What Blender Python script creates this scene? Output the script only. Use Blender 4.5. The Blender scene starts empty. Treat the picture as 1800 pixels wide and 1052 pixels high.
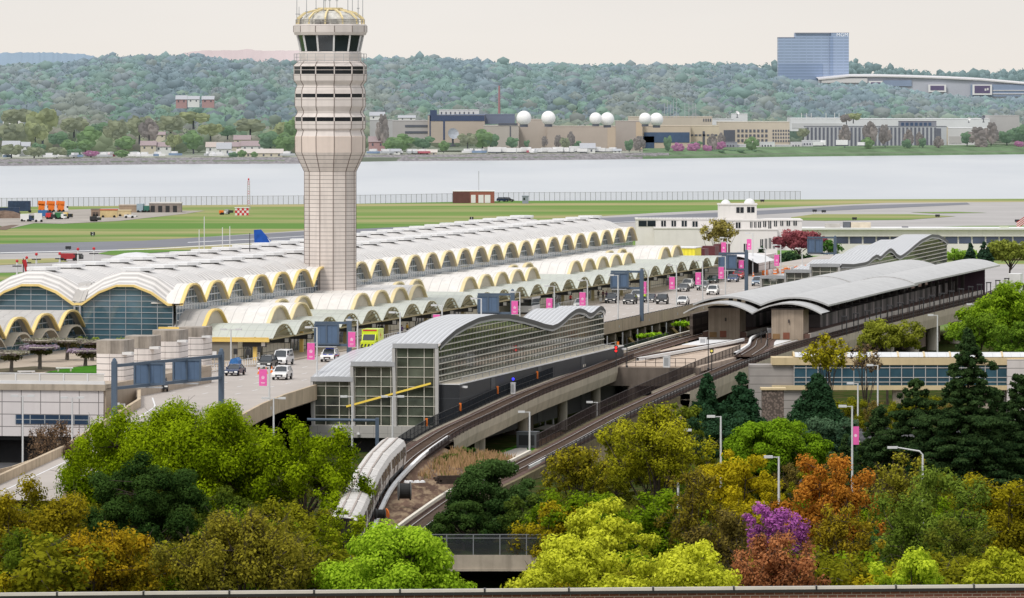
import bpy, math, random
import numpy as np
from mathutils import Vector, Matrix
R = random.Random(7)
NR = np.random.default_rng(11)
sc = bpy.context.scene
COL = sc.collection
# ---------------------------------------------------------------- survey frame
# camera stands on a roof 46 m above the lower road; world +Y is the viewing direction
FOC, HC, YH = 11000.0, 46.0, 150.0
ANG = math.radians(11.022)
CA, SA = math.cos(ANG), math.sin(ANG)
OX, OY = -47.31, 873.28
def W(px, py, z):
    s = (py - YH) / (HC - z); y = FOC / s
    return Vector(((px - 900) / s, y, z))
def WY(px, py, y):
    s = FOC / y
    return Vector(((px - 900) / s, y, HC - (py - YH) / s))
def FT(a, b, z=0.0):           # terminal frame (a across towards the road, b along) -> world
    return Vector((OX + a * CA + b * SA, OY - a * SA + b * CA, z))
def LF(p):                     # world -> terminal frame
    dx, dy = p[0] - OX, p[1] - OY
    return Vector((dx * CA - dy * SA, dx * SA + dy * CA, p[2]))
def L(px, py, z): return LF(W(px, py, z))
# ---------------------------------------------------------------- tagging
def tag(o, label=None, cat=None, group=None, kind=None):
    if label: o['label'] = label
    if cat: o['category'] = cat
    if group: o['group'] = group
    if kind: o['kind'] = kind
    return o
def thing(name, label, cat, loc=(0, 0, 0), rz=0.0, group=None):
    o = bpy.data.objects.new(name, None); COL.objects.link(o)
    o.location = loc; o.rotation_euler = (0, 0, rz); o.empty_display_size = 0.3
    return tag(o, label, cat, group)
def fthing(name, label, cat, a=0, b=0, z=0, rz=0.0, group=None):
    return thing(name, label, cat, FT(a, b, z), -ANG + rz, group)
def dup(root, loc, rz=None, label=None, group=None, scale=None):
    r = root.copy(); COL.objects.link(r); r.location = loc
    if rz is not None: r.rotation_euler = (0, 0, rz)
    if scale is not None: r.scale = scale
    if label: r['label'] = label
    if group: r['group'] = group
    for ch in list(root.children):
        c = ch.copy(); COL.objects.link(c); c.parent = r
        for g in list(ch.children):
            d = g.copy(); COL.objects.link(d); d.parent = c
    return r
# ---------------------------------------------------------------- mesh builder
class MB:
    def __init__(s): s.v = []; s.f = []; s.m = []
    def add(s, vs, fs, mi=0):
        n = len(s.v); s.v += [tuple(p) for p in vs]
        for f in fs: s.f.append(tuple(i + n for i in f)); s.m.append(mi)
        return s
    def quad(s, a, b, c, d, mi=0): return s.add([a, b, c, d], [(0, 1, 2, 3)], mi)
    def poly(s, pts, mi=0): return s.add(pts, [tuple(range(len(pts)))], mi)
    def box(s, x0, x1, y0, y1, z0, z1, mi=0):
        v = [(x0, y0, z0), (x1, y0, z0), (x1, y1, z0), (x0, y1, z0), (x0, y0, z1), (x1, y0, z1), (x1, y1, z1), (x0, y1, z1)]
        return s.add(v, [(0, 3, 2, 1), (4, 5, 6, 7), (0, 1, 5, 4), (1, 2, 6, 5), (2, 3, 7, 6), (3, 0, 4, 7)], mi)
    def bar(s, p, q, w, h=None, mi=0):      # rectangular bar between two points
        h = h or w; p = Vector(p); q = Vector(q); d = (q - p)
        if d.length < 1e-6: return s
        d.normalize(); up = Vector((0, 0, 1)) if abs(d.z) < .95 else Vector((0, 1, 0))
        x = d.cross(up).normalized() * w / 2; z = x.cross(d).normalized() * h / 2
        v = [p - x - z, p + x - z, p + x + z, p - x + z, q - x - z, q + x - z, q + x + z, q - x + z]
        return s.add(v, [(0, 1, 2, 3), (7, 6, 5, 4), (0, 4, 5, 1), (1, 5, 6, 2), (2, 6, 7, 3), (3, 7, 4, 0)], mi)
    def tube(s, pts, r, n=6, mi=0, cap=True):
        pts = [Vector(p) for p in pts]
        rs = list(r) if hasattr(r, '__len__') else [r] * len(pts)
        rings = []; base = len(s.v)
        for i, p in enumerate(pts):
            d = (pts[min(i + 1, len(pts) - 1)] - pts[max(i - 1, 0)])
            d = d.normalized() if d.length > 1e-9 else Vector((0, 0, 1))
            up = Vector((0, 0, 1)) if abs(d.z) < .9 else Vector((1, 0, 0))
            x = d.cross(up).normalized(); y = d.cross(x)
            for k in range(n):
                t = 2 * math.pi * k / n
                s.v.append(tuple(p + (x * math.cos(t) + y * math.sin(t)) * rs[i]))
        for i in range(len(pts) - 1):
            for k in range(n):
                a = base + i * n + k; b = base + i * n + (k + 1) % n
                s.f.append((a, b, b + n, a + n)); s.m.append(mi)
        if cap:
            s.f.append(tuple(base + k for k in range(n))); s.m.append(mi)
            s.f.append(tuple(base + (len(pts) - 1) * n + k for k in range(n))); s.m.append(mi)
        return s
    def lathe(s, prof, n=16, c=(0, 0, 0), rot=0.0, mis=None, sx=1, sy=1):
        base = len(s.v)
        for (r, z) in prof:
            for k in range(n):
                t = 2 * math.pi * k / n + rot
                s.v.append((c[0] + r * math.cos(t) * sx, c[1] + r * math.sin(t) * sy, c[2] + z))
        for i in range(len(prof) - 1):
            for k in range(n):
                a = base + i * n + k; b = base + i * n + (k + 1) % n
                s.f.append((a, b, b + n, a + n)); s.m.append(mis[i] if mis else 0)
        return s
    def prism(s, poly, z0, z1, mi=0, mside=None):
        n = len(poly); v = [(x, y, z0) for x, y in poly] + [(x, y, z1) for x, y in poly]
        s.add(v, [tuple(range(n - 1, -1, -1)), tuple(range(n, 2 * n))], mi)
        base = len(s.v) - 2 * n
        for i in range(n):
            j = (i + 1) % n
            s.f.append((base + i, base + j, base + n + j, base + n + i)); s.m.append(mi if mside is None else mside)
        return s
    def grid(s, P, mi=0):       # P[i][j] points
        n, m = len(P), len(P[0]); base = len(s.v)
        for row in P: s.v += [tuple(p) for p in row]
        for i in range(n - 1):
            for j in range(m - 1):
                a = base + i * m + j
                s.f.append((a, a + 1, a + m + 1, a + m)); s.m.append(mi)
        return s
    def sweep(s, sec, path, mi=0, closed=True):   # sec(path point index)-> list of points
        rows = [sec(i) for i in range(len(path))]
        if closed: rows = [r + [r[0]] for r in rows]
        return s.grid(rows, mi)
    def build(s, name, mats, parent=None, smooth=False):
        me = bpy.data.meshes.new(name); me.from_pydata(s.v, [], s.f)
        if not isinstance(mats, (list, tuple)): mats = [mats]
        for m in mats: me.materials.append(m)
        if len(mats) > 1: me.polygons.foreach_set('material_index', s.m)
        if smooth: me.polygons.foreach_set('use_smooth', [True] * len(s.f))
        me.update()
        o = bpy.data.objects.new(name, me); COL.objects.link(o)
        if parent: o.parent = parent
        return o
def text_mesh(name, body, size, m, parent, loc, extrude=.01, space=1.0, ay='CENTER'):
    cu = bpy.data.curves.new(name, 'FONT'); cu.body = body; cu.size = size; cu.align_x = 'CENTER'; cu.align_y = ay; cu.extrude = extrude; cu.space_character = space
    o = bpy.data.objects.new(name, cu); COL.objects.link(o); me = bpy.data.meshes.new_from_object(o.evaluated_get(bpy.context.evaluated_depsgraph_get()))
    bpy.data.objects.remove(o); me.materials.clear(); me.materials.append(m); o = bpy.data.objects.new(name, me); COL.objects.link(o)
    o.parent = parent; o.location = loc; o.rotation_euler = (math.pi / 2, 0, 0); return o
# ---------------------------------------------------------------- materials
def newmat(name):
    m = bpy.data.materials.new(name); m.use_nodes = True
    nt = m.node_tree; nt.nodes.clear()
    return m, nt, nt.nodes, nt.links
def mnode(nt, op, a, b=None, c=None):
    n = nt.nodes.new('ShaderNodeMath'); n.operation = op
    for i, x in enumerate((a, b, c)):
        if x is None: continue
        if isinstance(x, (int, float)): n.inputs[i].default_value = x
        else: nt.links.new(x, n.inputs[i])
    return n.outputs[0]
def mixc(nt, f, a, b, blend='MIX'):
    n = nt.nodes.new('ShaderNodeMix'); n.data_type = 'RGBA'; n.blend_type = blend
    for s_, x in ((n.inputs[0], f), (n.inputs[6], a), (n.inputs[7], b)):
        if isinstance(x, (int, float)): s_.default_value = x
        elif isinstance(x, (tuple, list)): s_.default_value = (*x[:3], 1)
        else: nt.links.new(x, s_)
    return n.outputs[2]
MATS = {}
def mat(name, col, rough=.7, var=.12, scale=.6, metal=0.0, seams=(), spec=.3, stain=0.0, emit=0.0, bump=0.0, seamcol=.35):
    """principled with noise weathering; seams = list of (axis, spacing, width[, colour factor, offset]) in object metres"""
    if name in MATS: return MATS[name]
    m, nt, N, LK = newmat(name)
    out = N.new('ShaderNodeOutputMaterial'); P = N.new('ShaderNodeBsdfPrincipled'); LK.new(P.outputs[0], out.inputs[0])
    tc = N.new('ShaderNodeTexCoord')
    nz = N.new('ShaderNodeTexNoise'); nz.inputs['Scale'].default_value = scale; nz.inputs['Detail'].default_value = 6; nz.inputs['Roughness'].default_value = .65
    LK.new(tc.outputs['Object'], nz.inputs['Vector'])
    mr = N.new('ShaderNodeMapRange'); mr.inputs[1].default_value = .3; mr.inputs[2].default_value = .7
    mr.inputs[3].default_value = 1 - var; mr.inputs[4].default_value = 1 + var
    LK.new(nz.outputs['Fac'], mr.inputs[0])
    c = mixc(nt, 1.0, (*col, 1), mr.outputs[0], 'MULTIPLY')
    sep = None
    if stain > 0:
        mp = N.new('ShaderNodeMapping'); mp.inputs['Scale'].default_value = (1.2, 1.2, .09); LK.new(tc.outputs['Object'], mp.inputs[0])
        n2 = N.new('ShaderNodeTexNoise'); n2.inputs['Scale'].default_value = 1.0; n2.inputs['Detail'].default_value = 4; LK.new(mp.outputs[0], n2.inputs['Vector'])
        f = N.new('ShaderNodeMapRange'); f.inputs[1].default_value = .5; f.inputs[2].default_value = .75; f.inputs[3].default_value = 0; f.inputs[4].default_value = stain
        LK.new(n2.outputs['Fac'], f.inputs[0])
        c = mixc(nt, f.outputs[0], c, tuple(x * .35 for x in col))
    if seams:
        sep = N.new('ShaderNodeSeparateXYZ'); LK.new(tc.outputs['Object'], sep.inputs[0])
        for sm in seams:
            ax, sp, w = sm[:3]; fac = sm[3] if len(sm) > 3 else seamcol; off = sm[4] if len(sm) > 4 else 0.0
            t = mnode(nt, 'FRACT', mnode(nt, 'DIVIDE', mnode(nt, 'ADD', sep.outputs['XYZ'.index(ax)], 1000 * sp + off), sp))
            f = mnode(nt, 'LESS_THAN', t, w / sp)
            c = mixc(nt, f, c, tuple(min(1, x * fac) for x in col))
    LK.new(c, P.inputs['Base Color'])
    P.inputs['Roughness'].default_value = rough; P.inputs['Metallic'].default_value = metal
    P.inputs['Specular IOR Level'].default_value = spec
    if emit > 0:
        P.inputs['Emission Color'].default_value = (*col, 1); P.inputs['Emission Strength'].default_value = emit
    if bump > 0:
        bp = N.new('ShaderNodeBump'); bp.inputs['Strength'].default_value = bump; bp.inputs['Distance'].default_value = .05
        n3 = N.new('ShaderNodeTexNoise'); n3.inputs['Scale'].default_value = scale * 12; n3.inputs['Detail'].default_value = 4
        LK.new(tc.outputs['Object'], n3.inputs['Vector']); LK.new(n3.outputs['Fac'], bp.inputs['Height']); LK.new(bp.outputs[0], P.inputs['Normal'])
    MATS[name] = m
    return m
def fence_mat(name, col, opacity):
    if name in MATS: return MATS[name]
    m, nt, N, LK = newmat(name)
    out = N.new('ShaderNodeOutputMaterial'); d = N.new('ShaderNodeBsdfDiffuse'); t = N.new('ShaderNodeBsdfTransparent'); mx = N.new('ShaderNodeMixShader')
    d.inputs[0].default_value = (*col, 1); mx.inputs[0].default_value = opacity
    LK.new(t.outputs[0], mx.inputs[1]); LK.new(d.outputs[0], mx.inputs[2]); LK.new(mx.outputs[0], out.inputs[0])
    MATS[name] = m; return m
def glass_mat(name, col, rough=.08, var=.5, scale=.25, spec=.8):
    if name in MATS: return MATS[name]
    m, nt, N, LK = newmat(name)
    out = N.new('ShaderNodeOutputMaterial'); P = N.new('ShaderNodeBsdfPrincipled'); LK.new(P.outputs[0], out.inputs[0])
    tc = N.new('ShaderNodeTexCoord'); nz = N.new('ShaderNodeTexNoise'); nz.inputs['Scale'].default_value = scale; nz.inputs['Detail'].default_value = 5
    LK.new(tc.outputs['Object'], nz.inputs['Vector'])
    mr = N.new('ShaderNodeMapRange'); mr.inputs[1].default_value = .3; mr.inputs[2].default_value = .7; mr.inputs[3].default_value = 1 - var; mr.inputs[4].default_value = 1 + var
    LK.new(nz.outputs['Fac'], mr.inputs[0])
    LK.new(mixc(nt, 1.0, (*col, 1), mr.outputs[0], 'MULTIPLY'), P.inputs['Base Color'])
    P.inputs['Roughness'].default_value = rough; P.inputs['Specular IOR Level'].default_value = spec
    MATS[name] = m; return m
def leaf_mat():
    m, nt, N, LK = newmat('foliage')
    out = N.new('ShaderNodeOutputMaterial'); at = N.new('ShaderNodeAttribute'); at.attribute_name = 'tint'
    d = N.new('ShaderNodeBsdfDiffuse'); t = N.new('ShaderNodeBsdfTranslucent'); mx = N.new('ShaderNodeMixShader'); mx.inputs[0].default_value = .38
    LK.new(at.outputs['Color'], d.inputs[0]); LK.new(at.outputs['Color'], t.inputs[0])
    LK.new(d.outputs[0], mx.inputs[1]); LK.new(t.outputs[0], mx.inputs[2]); LK.new(mx.outputs[0], out.inputs[0])
    return m
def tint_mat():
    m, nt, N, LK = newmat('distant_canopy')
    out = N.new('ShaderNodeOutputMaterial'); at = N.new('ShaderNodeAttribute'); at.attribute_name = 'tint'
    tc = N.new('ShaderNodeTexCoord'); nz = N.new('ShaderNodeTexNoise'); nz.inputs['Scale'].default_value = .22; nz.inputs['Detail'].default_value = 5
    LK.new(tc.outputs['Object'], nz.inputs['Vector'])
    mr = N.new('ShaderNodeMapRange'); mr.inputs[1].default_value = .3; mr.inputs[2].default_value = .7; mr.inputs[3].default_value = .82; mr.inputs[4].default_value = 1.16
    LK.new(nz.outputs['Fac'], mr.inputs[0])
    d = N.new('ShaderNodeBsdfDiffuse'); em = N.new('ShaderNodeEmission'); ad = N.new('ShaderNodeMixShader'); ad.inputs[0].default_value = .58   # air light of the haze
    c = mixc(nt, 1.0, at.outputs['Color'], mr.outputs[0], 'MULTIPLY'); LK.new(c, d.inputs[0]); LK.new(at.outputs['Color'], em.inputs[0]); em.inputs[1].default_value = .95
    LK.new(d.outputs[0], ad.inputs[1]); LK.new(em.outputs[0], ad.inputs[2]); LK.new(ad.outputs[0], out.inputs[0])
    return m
LEAF = leaf_mat(); TINT = tint_mat()
BARK = mat('bark', (.055, .042, .034), .9, .3, 2.0)
WHITE = mat('white_paint', (.72, .72, .73), .5, .06, .4, stain=.06)
YEL = mat('yellow_paint', (.80, .57, .17), .45, .06, .5)
PYEL = mat('pale_yellow_steel', (.72, .60, .34), .5, .08, .5)
TAN = mat('tan_panel', (.52, .45, .38), .7, .1, .4)
CONC = mat('concrete', (.40, .345, .28), .85, .16, .5, stain=.5)
CONCL = mat('light_concrete', (.52, .48, .43), .85, .12, .5, stain=.3)
CONCD = mat('dark_concrete', (.17, .14, .12), .9, .2, .4, stain=.5)
STEEL = mat('grey_steel', (.42, .43, .45), .45, .08, .8, metal=.3)
POLE = mat('pole_paint', (.60, .61, .62), .5, .06, .8)
BLUEG = mat('blue_grey_steel', (.085, .12, .17), .5, .1, .8)
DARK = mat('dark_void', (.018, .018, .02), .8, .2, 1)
DKM = mat('dark_metal', (.035, .036, .04), .5, .15, 1)
BLACK = mat('black_rubber', (.018, .018, .018), .7, .2, 2)
GLB = glass_mat('blue_glass', (.036, .085, .12), .07, .35)
AYEL = mat('arch_yellow', (.76, .575, .23), .5, .1, .5)
GLK = glass_mat('band_glass', (.014, .016, .02), .25, .4, .3, .2)
GLD = glass_mat('dark_glass', (.02, .028, .035), .06, .4)
GLG = glass_mat('green_glass', (.07, .082, .062), .05, .8, .3)
PINK = mat('pink_fabric', (.78, .13, .42), .8, .08, 1.5)
RED = mat('red_paint', (.55, .04, .05), .5, .08, 1)
ORG = mat('orange_paint', (.80, .20, .03), .6, .08, 1)
BRICK = mat('red_brick', (.27, .10, .075), .85, .15, .8, seams=[('Z', .55, .08, 1.4)])
# ================================================================= world, camera, setting
w = bpy.data.worlds.new('World'); sc.world = w; w.use_nodes = True
nt = w.node_tree; nt.nodes.clear()
SUN_EL, SUN_AZ = math.radians(52), math.radians(215)      # azimuth clockwise from +Y: behind and to the left of the camera
o_ = nt.nodes.new('ShaderNodeOutputWorld'); bg = nt.nodes.new('ShaderNodeBackground'); nt.links.new(bg.outputs[0], o_.inputs[0])
sky = nt.nodes.new('ShaderNodeTexSky'); sky.sky_type = 'NISHITA'; sky.sun_disc = False
sky.sun_elevation = SUN_EL; sky.sun_rotation = SUN_AZ; sky.dust_density = 4.0; sky.air_density = 1.0
tcw = nt.nodes.new('ShaderNodeTexCoord'); sp = nt.nodes.new('ShaderNodeSeparateXYZ'); nt.links.new(tcw.outputs['Generated'], sp.inputs[0])
rmp = nt.nodes.new('ShaderNodeValToRGB'); nt.links.new(sp.outputs[2], rmp.inputs[0])
# overcast layer: warm cream low, greyer and brighter overhead
rmp.color_ramp.elements[0].position = 0.0; rmp.color_ramp.elements[0].color = (9.3, 8.75, 8.1, 1)
rmp.color_ramp.elements[1].position = 0.6; rmp.color_ramp.elements[1].color = (10.2, 10.4, 10.8, 1)
e = rmp.color_ramp.elements.new(.014); e.color = (8.75, 8.4, 8.0, 1)
e = rmp.color_ramp.elements.new(.06); e.color = (8.3, 8.15, 7.95, 1)
nzw = nt.nodes.new('ShaderNodeTexNoise'); nzw.inputs['Scale'].default_value = 5; nzw.inputs['Detail'].default_value = 5
mpw = nt.nodes.new('ShaderNodeMapping'); mpw.inputs['Scale'].default_value = (1, 1, 6); nt.links.new(tcw.outputs['Generated'], mpw.inputs[0]); nt.links.new(mpw.outputs[0], nzw.inputs['Vector'])
mrw = nt.nodes.new('ShaderNodeMapRange'); mrw.inputs[1].default_value = .3; mrw.inputs[2].default_value = .7; mrw.inputs[3].default_value = .95; mrw.inputs[4].default_value = 1.045
nt.links.new(nzw.outputs['Fac'], mrw.inputs[0])
cl = mixc(nt, 1.0, rmp.outputs[0], mrw.outputs[0], 'MULTIPLY')
nt.links.new(mixc(nt, .93, sky.outputs[0], cl), bg.inputs[0]); bg.inputs[1].default_value = .1
sd = bpy.data.lights.new('sun', 'SUN'); sd.energy = 2.0; sd.angle = math.radians(14); sd.color = (1, .95, .87)
so = bpy.data.objects.new('sun', sd); COL.objects.link(so)
dirv = Vector((math.sin(SUN_AZ) * math.cos(SUN_EL), math.cos(SUN_AZ) * math.cos(SUN_EL), math.sin(SUN_EL)))
so.rotation_euler = dirv.to_track_quat('Z', 'Y').to_euler()
cd = bpy.data.cameras.new('camera'); cam = bpy.data.objects.new('camera', cd); COL.objects.link(cam)
cam.location = (0, 0, HC); cam.rotation_euler = (math.radians(90), 0, 0)
cd.sensor_width = 36; cd.lens = 36 * FOC / 1800; cd.shift_y = -(526 - YH) / 1800; cd.clip_start = 1; cd.clip_end = 60000
sc.camera = cam
sc.view_settings.view_transform = 'Standard'; sc.view_settings.look = 'None'; sc.view_settings.exposure = 0; sc.view_settings.gamma = 1
sc.cycles.max_bounces = 6; sc.cycles.transparent_max_bounces = 16; sc.cycles.use_denoising = True

# ---- ground materials
def grass_mat(name, a, b, c, s1=.02, s2=.4, stretch=(1, 1, 1)):
    m, nt, N, LK = newmat(name)
    out = N.new('ShaderNodeOutputMaterial'); d = N.new('ShaderNodeBsdfDiffuse'); LK.new(d.outputs[0], out.inputs[0])
    tc = N.new('ShaderNodeTexCoord'); mp = N.new('ShaderNodeMapping'); mp.inputs['Scale'].default_value = stretch; LK.new(tc.outputs['Object'], mp.inputs[0])
    n1 = N.new('ShaderNodeTexNoise'); n1.inputs['Scale'].default_value = s1; n1.inputs['Detail'].default_value = 5; LK.new(mp.outputs[0], n1.inputs['Vector'])
    n2 = N.new('ShaderNodeTexNoise'); n2.inputs['Scale'].default_value = s2; n2.inputs['Detail'].default_value = 6; LK.new(mp.outputs[0], n2.inputs['Vector'])
    r1 = N.new('ShaderNodeMapRange'); r1.inputs[1].default_value = .42; r1.inputs[2].default_value = .62; LK.new(n1.outputs['Fac'], r1.inputs[0])
    r2 = N.new('ShaderNodeMapRange'); r2.inputs[1].default_value = .46; r2.inputs[2].default_value = .64; LK.new(n2.outputs['Fac'], r2.inputs[0])
    k = mixc(nt, r1.outputs[0], a, b); LK.new(mixc(nt, r2.outputs[0], k, c), d.inputs[0])
    MATS[name] = m; return m
FIELD = grass_mat('airfield_grass', (.125, .225, .065), (.18, .26, .085), (.36, .32, .17), .012, .022, (.22, .8, 1))
GRASS = grass_mat('park_grass', (.028, .05, .012), (.05, .07, .018), (.08, .065, .03), .05, .4)
DRYG = grass_mat('dry_grass', (.40, .25, .13), (.30, .20, .11), (.20, .19, .06), .2, 1.2)
LAWN = grass_mat('lawn', (.055, .19, .02), (.08, .22, .03), (.05, .13, .02), .2, 1.5)
RUNW = mat('runway_asphalt', (.17, .175, .20), .9, .12, .02)
TAXI = mat('taxiway_concrete', (.37, .355, .35), .9, .12, .03)
ROADM = mat('road_surface', (.42, .38, .35), .9, .09, .12, bump=.1)
ASPH = mat('asphalt', (.07, .07, .075), .9, .2, .3)
PAVE = mat('pavement', (.42, .35, .28), .9, .1, .3, seams=[('X', 2.4, .08, .7), ('Y', 2.4, .08, .7)])
BALL = mat('ballast', (.105, .062, .05), .95, .35, 1.6, bump=.5)
SOIL = mat('gravel_soil', (.15, .105, .08), .95, .45, .5, bump=.4)
# ---- near land, one sheet out to the shore
def shore(x):
    pts = [(-3000, 2100), (-600, 2250), (-194, 2376), (-60, 2440), (0, 2500), (120, 2530), (205, 2545), (700, 2620), (3000, 2800)]
    for (x0, y0), (x1, y1) in zip(pts, pts[1:]):
        if x <= x1: return y0 + (y1 - y0) * (x - x0) / (x1 - x0)
    return pts[-1][1]
def gz(x, y):
    t = max(0, min(1, (y - 600) / 45.0))
    return -5.0 * (1 - t * t * (3 - 2 * t))
xs = [-2600, -1400, -800, -500, -350, -260, -194, -150, -100, -60, -30, 0, 30, 60, 100, 150, 205, 260, 350, 500, 700, 1100, 1800, 2600]
ys = [-300, 0, 200, 400, 520, 590, 600, 606, 612, 618, 624, 630, 636, 642, 648, 700, 900, 1200]
P = [[(x, y, gz(x, y)) for x in xs] for y in ys] + [[(x, shore(x) + dy, z) for x in xs] for dy, z in ((-200, 0), (-12, .0), (0, -.3), (4, -2.5))]
g = MB(); g.grid(P); tag(g.build('ground', FIELD), kind='structure')
# town ground near the camera: darker park grass sheet
g = MB(); g.grid([[(x, y, gz(x, y) + .03) for x in (-400, -150, -60, 0, 60, 150, 400)] for y in (150, 400, 520, 590, 600, 606, 612, 618, 624, 630, 636, 642, 648, 700, 900, 1150)]); tag(g.build('park_ground', GRASS), kind='structure')
def sheet(name, pts, m, z, world=True):
    g = MB(); g.poly([(p[0], p[1], z) for p in pts]); return tag(g.build(name, m), kind='structure')
def psheet(name, pix, m, z, zz=0.0): return sheet(name, [W(x, y, zz) for x, y in pix], m, z)
# airfield paving
psheet('taxiway', [(-700, 452), (-300, 449), (0, 441), (545, 405), (640, 407), (1150, 375), (1400, 364), (1560, 357), (2300, 352), (2300, 405), (1800, 408), (1400, 400), (1120, 420), (640, 470), (0, 480), (-700, 530)], TAXI, .05)
psheet('runway', [(-700, 478), (0, 430), (250, 424), (545, 407), (1120, 381), (1400, 368), (1500, 362), (1700, 357), (1705, 360), (1420, 373), (1120, 391), (545, 424), (250, 441), (0, 447), (-700, 498)], RUNW, .10)
psheet('runway_stripe', [(0, 445.2), (250, 439.2), (545, 422.6), (1120, 389.8), (1120, 390.4), (545, 423.6), (250, 440.3), (0, 446.3)], WHITE, .14)
psheet('taxiway_stripe', [(330, 427), (450, 421), (545, 415), (545, 415.6), (450, 421.7), (330, 427.8)], WHITE, .14)
psheet('airfield_lawn', [(-400, 480), (0, 457), (95, 455), (120, 461), (0, 467), (-400, 492)], FIELD, .12)
psheet('airfield_lawn', [(170, 447), (210, 439), (330, 434), (440, 428), (470, 431), (400, 437), (200, 450)], FIELD, .12)
psheet('airfield_lawn', [(1390, 383), (1430, 377.5), (1600, 377.5), (1680, 381), (1600, 387), (1450, 389), (1395, 388)], FIELD, .13)
psheet('airfield_lawn', [(1600, 374), (1680, 373.2), (1735, 375), (1640, 376)], FIELD, .13)
psheet('airfield_lawn', [(1590, 402), (1700, 398), (1900, 397), (1900, 402)], FIELD, .13)
psheet('dirt_yard', [(-30, 392), (0, 383), (30, 378), (110, 370), (180, 367), (235, 366), (300, 371), (360, 371), (330, 376), (210, 389), (110, 394), (60, 393), (20, 402)], mat('yard_gravel', (.33, .30, .27), .95, .2, .05), .07)
psheet('dirt_track', [(-20, 403), (20, 396), (34, 396), (10, 405)], SOIL, .08)
sheet('apron', [(-25, 1262), (-5, 1205), (300, 1205), (330, 1600), (60, 1600), (10, 1500)], TAXI, .2)
YARD = grass_mat('yard_soil', (.175, .115, .085), (.10, .066, .052), (.27, .20, .135), .35, 1.6, (1, .14, 1))
# river
m, nt, N, LK = newmat('river_water')
out = N.new('ShaderNodeOutputMaterial'); Pn = N.new('ShaderNodeBsdfPrincipled'); LK.new(Pn.outputs[0], out.inputs[0])
tc = N.new('ShaderNodeTexCoord'); mp = N.new('ShaderNodeMapping'); mp.inputs['Scale'].default_value = (.5, .12, 1); LK.new(tc.outputs['Object'], mp.inputs[0])
nz = N.new('ShaderNodeTexNoise'); nz.inputs['Scale'].default_value = .3; nz.inputs['Detail'].default_value = 6; LK.new(mp.outputs[0], nz.inputs['Vector'])
n2 = N.new('ShaderNodeTexNoise'); n2.inputs['Scale'].default_value = .02; n2.inputs['Detail'].default_value = 3; LK.new(mp.outputs[0], n2.inputs['Vector'])
bp = N.new('ShaderNodeBump'); bp.inputs['Strength'].default_value = .25; bp.inputs['Distance'].default_value = .3; LK.new(nz.outputs['Fac'], bp.inputs['Height']); LK.new(bp.outputs[0], Pn.inputs['Normal'])
mr = N.new('ShaderNodeMapRange'); mr.inputs[1].default_value = .35; mr.inputs[2].default_value = .65; LK.new(n2.outputs['Fac'], mr.inputs[0])
LK.new(mixc(nt, mr.outputs[0], (.42, .45, .49), (.48, .505, .535)), Pn.inputs['Base Color']); Pn.inputs['Roughness'].default_value = .35; Pn.inputs['Specular IOR Level'].default_value = .5
g = MB(); g.grid([[(x, y, -1.0) for x in (-5000, -1000, 0, 1000, 5000)] for y in (2000, 3000, 4000, 5200)]); tag(g.build('river', m), kind='structure')

# ---- far shore and hills
def lerp(pts, x):
    if x <= pts[0][0]: return pts[0][1]
    for (x0, y0), (x1, y1) in zip(pts, pts[1:]):
        if x <= x1: return y0 + (y1 - y0) * (x - x0) / (x1 - x0)
    return pts[-1][1]
SHP = [(-3000, 320), (0, 289), (300, 286), (530, 285), (640, 281), (900, 279.5), (1060, 278), (1200, 276), (1400, 273), (1800, 269), (5000, 240)]
def fshore(px): return FOC * HC / (lerp(SHP, px) - YH)          # distance of the far waterline seen at column px
RDG = [(-2500, 118), (-300, 122), (0, 116), (120, 112), (200, 101), (300, 98), (400, 104), (520, 112), (660, 106), (740, 102), (820, 107), (900, 113), (1060, 117), (1200, 116), (1280, 114), (1340, 124), (1370, 142), (1440, 150), (1560, 157), (1640, 169), (1700, 173), (1800, 178), (2200, 180), (5000, 170)]
TRH = 13.0
def hill(px, y):
    y0 = fshore(px) + 150; y1 = 6500.0
    t = max(0, min(1, (y - y0 - 250) / (y1 - y0 - 250)))
    zr = HC - (lerp(RDG, px) - YH) / (FOC / y1) - TRH
    t = t * t * (3 - 2 * t) if t < 1 else 1
    bumps = 5 * math.sin(px * .013 + y * .004) * math.sin(y * .0031 + 1) * t * (1 - t) * 4
    return 2.5 + (zr - 2.5) * (.35 * t + .65 * t * t) + bumps * .6 if y > y0 else 2.5
pxs = list(range(-2600, 4700, 100))
rows = []
for k in range(40):
    f = k / 39
    row = []
    for px in pxs:
        y0 = fshore(px); y = y0 + [0, 3, 60, 160][k] if k < 4 else y0 + 160 + (8200 - y0 - 160) * ((k - 3) / 36) ** 1.0
        z = [-1.5, 1.2, 2.0, 2.5][k] if k < 4 else hill(px, y)
        if y > 6700: z -= (y - 6700) * .02
        row.append(((px - 900) * y / FOC, y, z))
    rows.append(row)
HILLM = mat('hill_ground', (.17, .20, .15), .95, .2, .01)
g = MB(); g.grid(rows); tag(g.build('hills', HILLM), kind='structure')
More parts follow.
